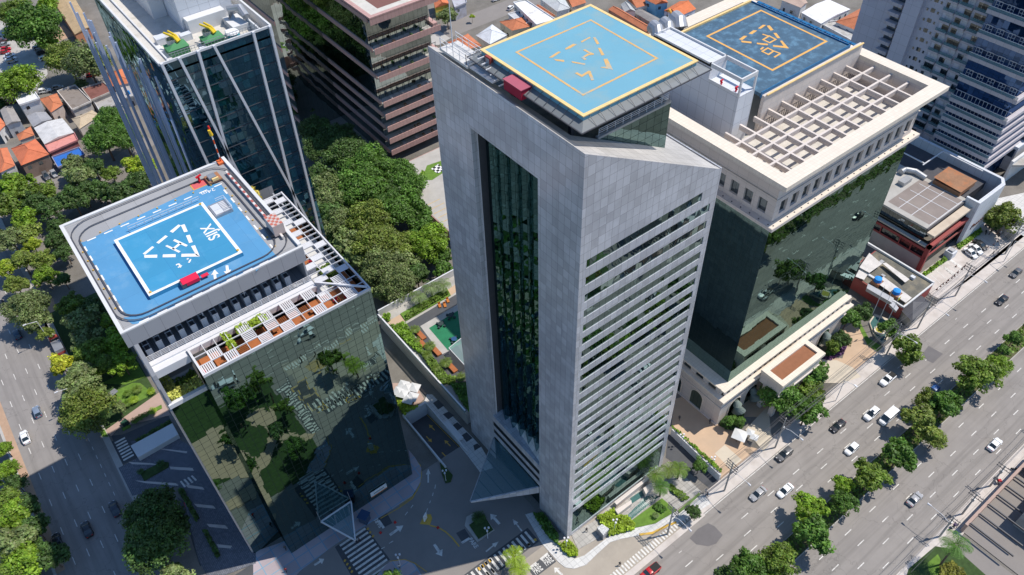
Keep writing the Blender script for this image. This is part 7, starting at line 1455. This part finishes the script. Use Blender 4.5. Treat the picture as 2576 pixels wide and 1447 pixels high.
# entrance wall and small items on the left
t = thing('entrance_wall', 'broad white sloping entrance wall in the building shade', 'wall', tuple(g('02', 1150, 430)), world=True); MB().use('white_wall').prism(gs('02', [(985,470),(1300,300),(1345,385),(1040,560)], 1.6), 0, 1.6).build('wall_slab', parent=t)
t = thing('board_sign', 'grey sign boards beside the large mottled tree', 'sign', tuple(g('02', 865, 105)), .3); MB().use('metal').box(-1.3,1.3,-.8,.8,1.6,1.8).build('board', parent=t); MB().use('metal_dark').box(-1,-.9,-.1,.1,0,1.6).build('post', parent=t)
t = thing('planter_box', 'dark green planter box on the pink paving', 'planter', tuple(g('02', 950, 310)), .3); MB().use('flat').box(-.8,.8,-.7,.7,0,1.1).build('box', parent=t, color=(.03,.05,.04)); MB().use('flat').box(-.6,.6,-.5,.5,1.1,1.25).build('cover', parent=t, color=(.02,.08,.05))
t = thing('traffic_totem', 'narrow white totem on the yellow traffic island', 'sign', tuple(g('12', 1282, 1035)), .5); MB().use('white_paint').box(-.6,.6,-.12,.12,.5,2.6).build('panel', parent=t); MB().use('metal').box(-.1,.1,-.1,.1,0,.5).build('post', parent=t)
t = thing('guard_booth', 'small dark blue guard booth at the mosaic pavement', 'booth', tuple(g('12', 825, 1035)), .5); MB().use('flat').box(-.9,.9,-.9,.9,.1,2.4).build('booth_wall', parent=t, color=(.05,.08,.14)); MB().use('flat').box(-1.1,1.1,-1.1,1.1,2.4,2.6).build('roof', parent=t, color=(.03,.07,.16))
for i, (x, y) in enumerate(((1050,1050),(940,1128),(1373,1090))): t = thing('traffic_cone', ['red traffic cone by the upper stop box', 'red traffic cone at the corner of the crossing', 'red traffic cone beside the yellow island'][i], 'cone', tuple(g('12', x, y)), 0, 'red traffic cones on the plaza'); MB().use('flat').cyl(0,0,.06,.8,.2,.04,8).build('cone', parent=t, color=(.6,.03,.03)); MB().use('flat').box(-.28,.28,-.28,.28,.03,.08).build('base', parent=t, color=(.5,.03,.03))
cn = [(1185,690),(1232,715),(1272,742),(1300,718),(1320,700),(1345,690),(1360,672),(1385,655),(1405,640),(1430,615),(1462,590),(1480,570),(1415,570),(1655,430),(1700,405),(1730,380)]
for i, (x, y) in enumerate(cn):
    t = thing('parking_cone', 'slim dark red cone edging the striped parking bays', 'cone', tuple(g('31', x, y)), 0, 'dark red cones along the parking bays'); MB().use('flat').cyl(0,0,.12,1.0,.16,.04,7).build('cone', parent=t, color=(.25,.05,.04)); MB().use('rubber').box(-.22,.22,-.22,.22,.12,.18).build('base', parent=t)
t = thing('stair_kiosk', 'small white kiosk between the clipped hedges', 'kiosk', tuple(g('31', 1362, 490))); MB().use('white_panel').box(-1.2,1.2,-1.2,1.2,0,2.4).build('kiosk_wall', parent=t); MB().use('metal').box(-.7,.7,-.7,.7,2.4,2.9).build('roof_unit', parent=t)
for i, (x, y, c, l) in enumerate(((1722,740,(.5,.01,.02),'motorcycle with bright red box on the lower right pavement'),(1860,660,(.03,.02,.02),'dark motorcycle near the red one'),(1385,1095,(.08,.05,.12),'small purple scooter near the coconut palm'))):
    p = g('32', x, y); t = thing('motorcycle', l, 'motorcycle', (p.x, p.y, .12), 1.0+i)
    for k in (-.65, .65): MB().use('rubber').tube([(k,-.07,.32),(k,.07,.32)], .32, .32, 12).build('wheel', parent=t)
    MB().use('flat').box(-.5,.45,-.15,.15,.45,.85).build('frame', parent=t, color=(.03,.03,.03)); MB().use('flat').box(-.85,-.25,-.3,.3,.85,1.4).build('carrier_box', parent=t, color=c); MB().use('metal').bar((.5,-.35,1.0),(.5,.35,1.0), .05).build('handlebar', parent=t)
for i, (x, y) in enumerate(((1640,315),(1655,270),(1700,300),(1745,330))):
    p = g('31', x, y); t = thing('motorcycle', ['motorcycle parked nearest the clipped hedge', 'motorcycle parked in the corner of the boundary wall', 'motorcycle parked beside the wall, middle', 'motorcycle with white seat parked by the wall'][i], 'motorcycle', (p.x, p.y, .12), .5+i, 'motorcycles at the boundary wall')
    for k in (-.65, .65): MB().use('rubber').tube([(k,-.07,.32),(k,.07,.32)], .32, .32, 12).build('wheel', parent=t)
    MB().use('flat').box(-.5,.45,-.15,.15,.45,.9).build('frame', parent=t, color=(.03,.03,.05)); MB().use('flat').box(-.8,.0,-.15,.15,.9,1.0).build('seat', parent=t, color=(.6,.6,.6) if i == 3 else (.03,.03,.03))
# ------------------------------------------------------------------ people
def person(x, y, z, rz, shirt, trousers, label, stride=.3, hair=(.02,.015,.01)):
    t = thing('person', label, 'person', (x, y, z), rz)
    me = D.meshes.new('body'); s = stride
    P = [((0,0,.92),.13),((0,0,1.15),.125),((0,0,1.38),.15),((0,0,1.50),.06),((.01,0,1.60),.085),((.02,0,1.68),.098),((.01,0,1.76),.07),
         ((0,.09,.86),.10),((s*.45,.10,.48),.065),((s*.9,.10,.09),.045),((s*.9+.14,.10,.04),.04),((0,-.09,.86),.10),((-s*.3,-.10,.48),.065),((-s*.9,-.10,.10),.045),((-s*.9+.13,-.10,.04),.04),
         ((0,.19,1.40),.06),((-s*.4,.25,1.13),.045),((-s*.2+.05,.25,.90),.035),((.0,.25,.82),.03),((0,-.19,1.40),.06),((s*.4,-.25,1.13),.045),((s*.5+.1,-.25,.92),.035),((s*.6+.12,-.25,.85),.03)]
    E = [(0,1),(1,2),(2,3),(3,4),(4,5),(5,6),(0,7),(7,8),(8,9),(9,10),(0,11),(11,12),(12,13),(13,14),(2,15),(15,16),(16,17),(17,18),(2,19),(19,20),(20,21),(21,22)]
    me.from_pydata([p for p, r in P], E, [])
    o = D.objects.new('tmp', me); COL.objects.link(o); o.modifiers.new('s', 'SKIN'); o.modifiers.new('u', 'SUBSURF').levels = 1
    for i, (p, r) in enumerate(P): me.skin_vertices[0].data[i].radius = (r, r*(1.25 if i in (0,1,2) else 1)); me.skin_vertices[0].data[i].use_root = (i == 0)
    m2 = D.meshes.new_from_object(o.evaluated_get(bpy.context.evaluated_depsgraph_get())); D.objects.remove(o)
    for k in ('skin', 'flat', 'worn'): m2.materials.append(MT[k])
    def sub(nm, test, mk_, col, sc=1.0):
        b = MB().use(mk_)
        for p in m2.polygons:
            if test(p.center): b.face([m2.vertices[v].co+m2.vertices[v].normal*sc for v in p.vertices])
        b.build(nm, parent=t, color=col, smooth=True)
    m2.polygons.foreach_set('use_smooth', [True]*len(m2.polygons)); b = D.objects.new('body', m2); COL.objects.link(b); b.parent = t
    sub('shirt', lambda c: .93 < c.z < 1.47 and (abs(c.y) < .22 or c.z > 1.15), 'flat', shirt, .015); sub('trousers', lambda c: .1 < c.z <= .95 and abs(c.y) < .2, 'flat', trousers, .015); sub('hair', lambda c: c.z > 1.69 or (c.z > 1.6 and c.x < -.02), 'flat', hair, .015)
    return t
for ref, x, y, z, rz, sh, trz, l in (('12',763,1208,.1,2,(.04,.04,.05),(.02,.02,.03),'person in dark clothes on the crossing, left of two'),('12',783,1195,.1,2,(.06,.06,.08),(.02,.02,.03),'person in dark clothes on the crossing, right of two'),('12',1085,1393,.15,4,(.6,.62,.65),(.03,.03,.04),'person in a white shirt walking on the lower mosaic pavement'),('12',225,1255,.15,1,(.1,.1,.1),(.02,.02,.02),'person in dark clothes beside the mirror glass front'),('12',230,1420,.15,1,(.5,.03,.04),(.05,.05,.07),'person in red at the left of the mosaic pavement'),('22',562,1118,.15,1,(.12,.1,.1),(.03,.03,.04),'person walking in the forecourt beside the kiosk'),('22',1460,825,.15,0,(.6,.6,.62),(.1,.1,.15),'person in a white shirt at the end of the alley'),('22',1470,850,.15,2,(.08,.07,.07),(.04,.04,.05),'person in dark clothes near the yellow kerb marking'),('22',812,1375,.05,.5,(.05,.05,.06),(.03,.03,.04),'person crossing the striped lane at the bottom'),('22',1490,300,.15,.5,(.06,.06,.08),(.03,.03,.04),'person standing at the corner of the cream podium'),('22',1690,430,.15,.5,(.05,.05,.12),(.03,.03,.04),'person under the square awning'),('22',1260,275,.15,.5,(.05,.05,.06),(.03,.03,.04),'person beside the side arches of the cream podium'),('32',1415,1085,.15,.5,(.22,.15,.5),(.04,.04,.08),'person in purple walking beside the coconut palm'),('31',1690,480,.12,1,(.1,.1,.1),(.04,.04,.05),'person standing by the parking lane, left of two'),('31',1725,475,.12,2,(.25,.22,.2),(.04,.04,.05),'person standing by the parking lane, right of two'),('31',1748,322,.12,2,(.6,.65,.75),(.05,.05,.1),'person in pale blue shirt at the parked motorcycles')):
    p = g(ref, x, y, z); person(p.x, p.y, z, rz, sh, trz, l)
# painted stop words, Portuguese PARE as on the road
def road_word(ref, x, y, dx, size, sx=1.0, s='PARE'): p = g(ref, x, y, .06); o = text(s, (p.x, p.y), dx, size, .062, 'road_lettering', 'road_white', None, sx, .04); o['kind'] = 'structure'
road_word('22', 180, 1445, (1, 0), 2.4, .37); road_word('22', 262, 1380, (1, 0), 2.4, .37)
road_word('12', 958, 1075, (0, 1), 1.3, .9); road_word('12', 1600, 1178, (0, -1), 1.3, .9)
for o in D.objects:
    if '_w' in o: del o['_w']
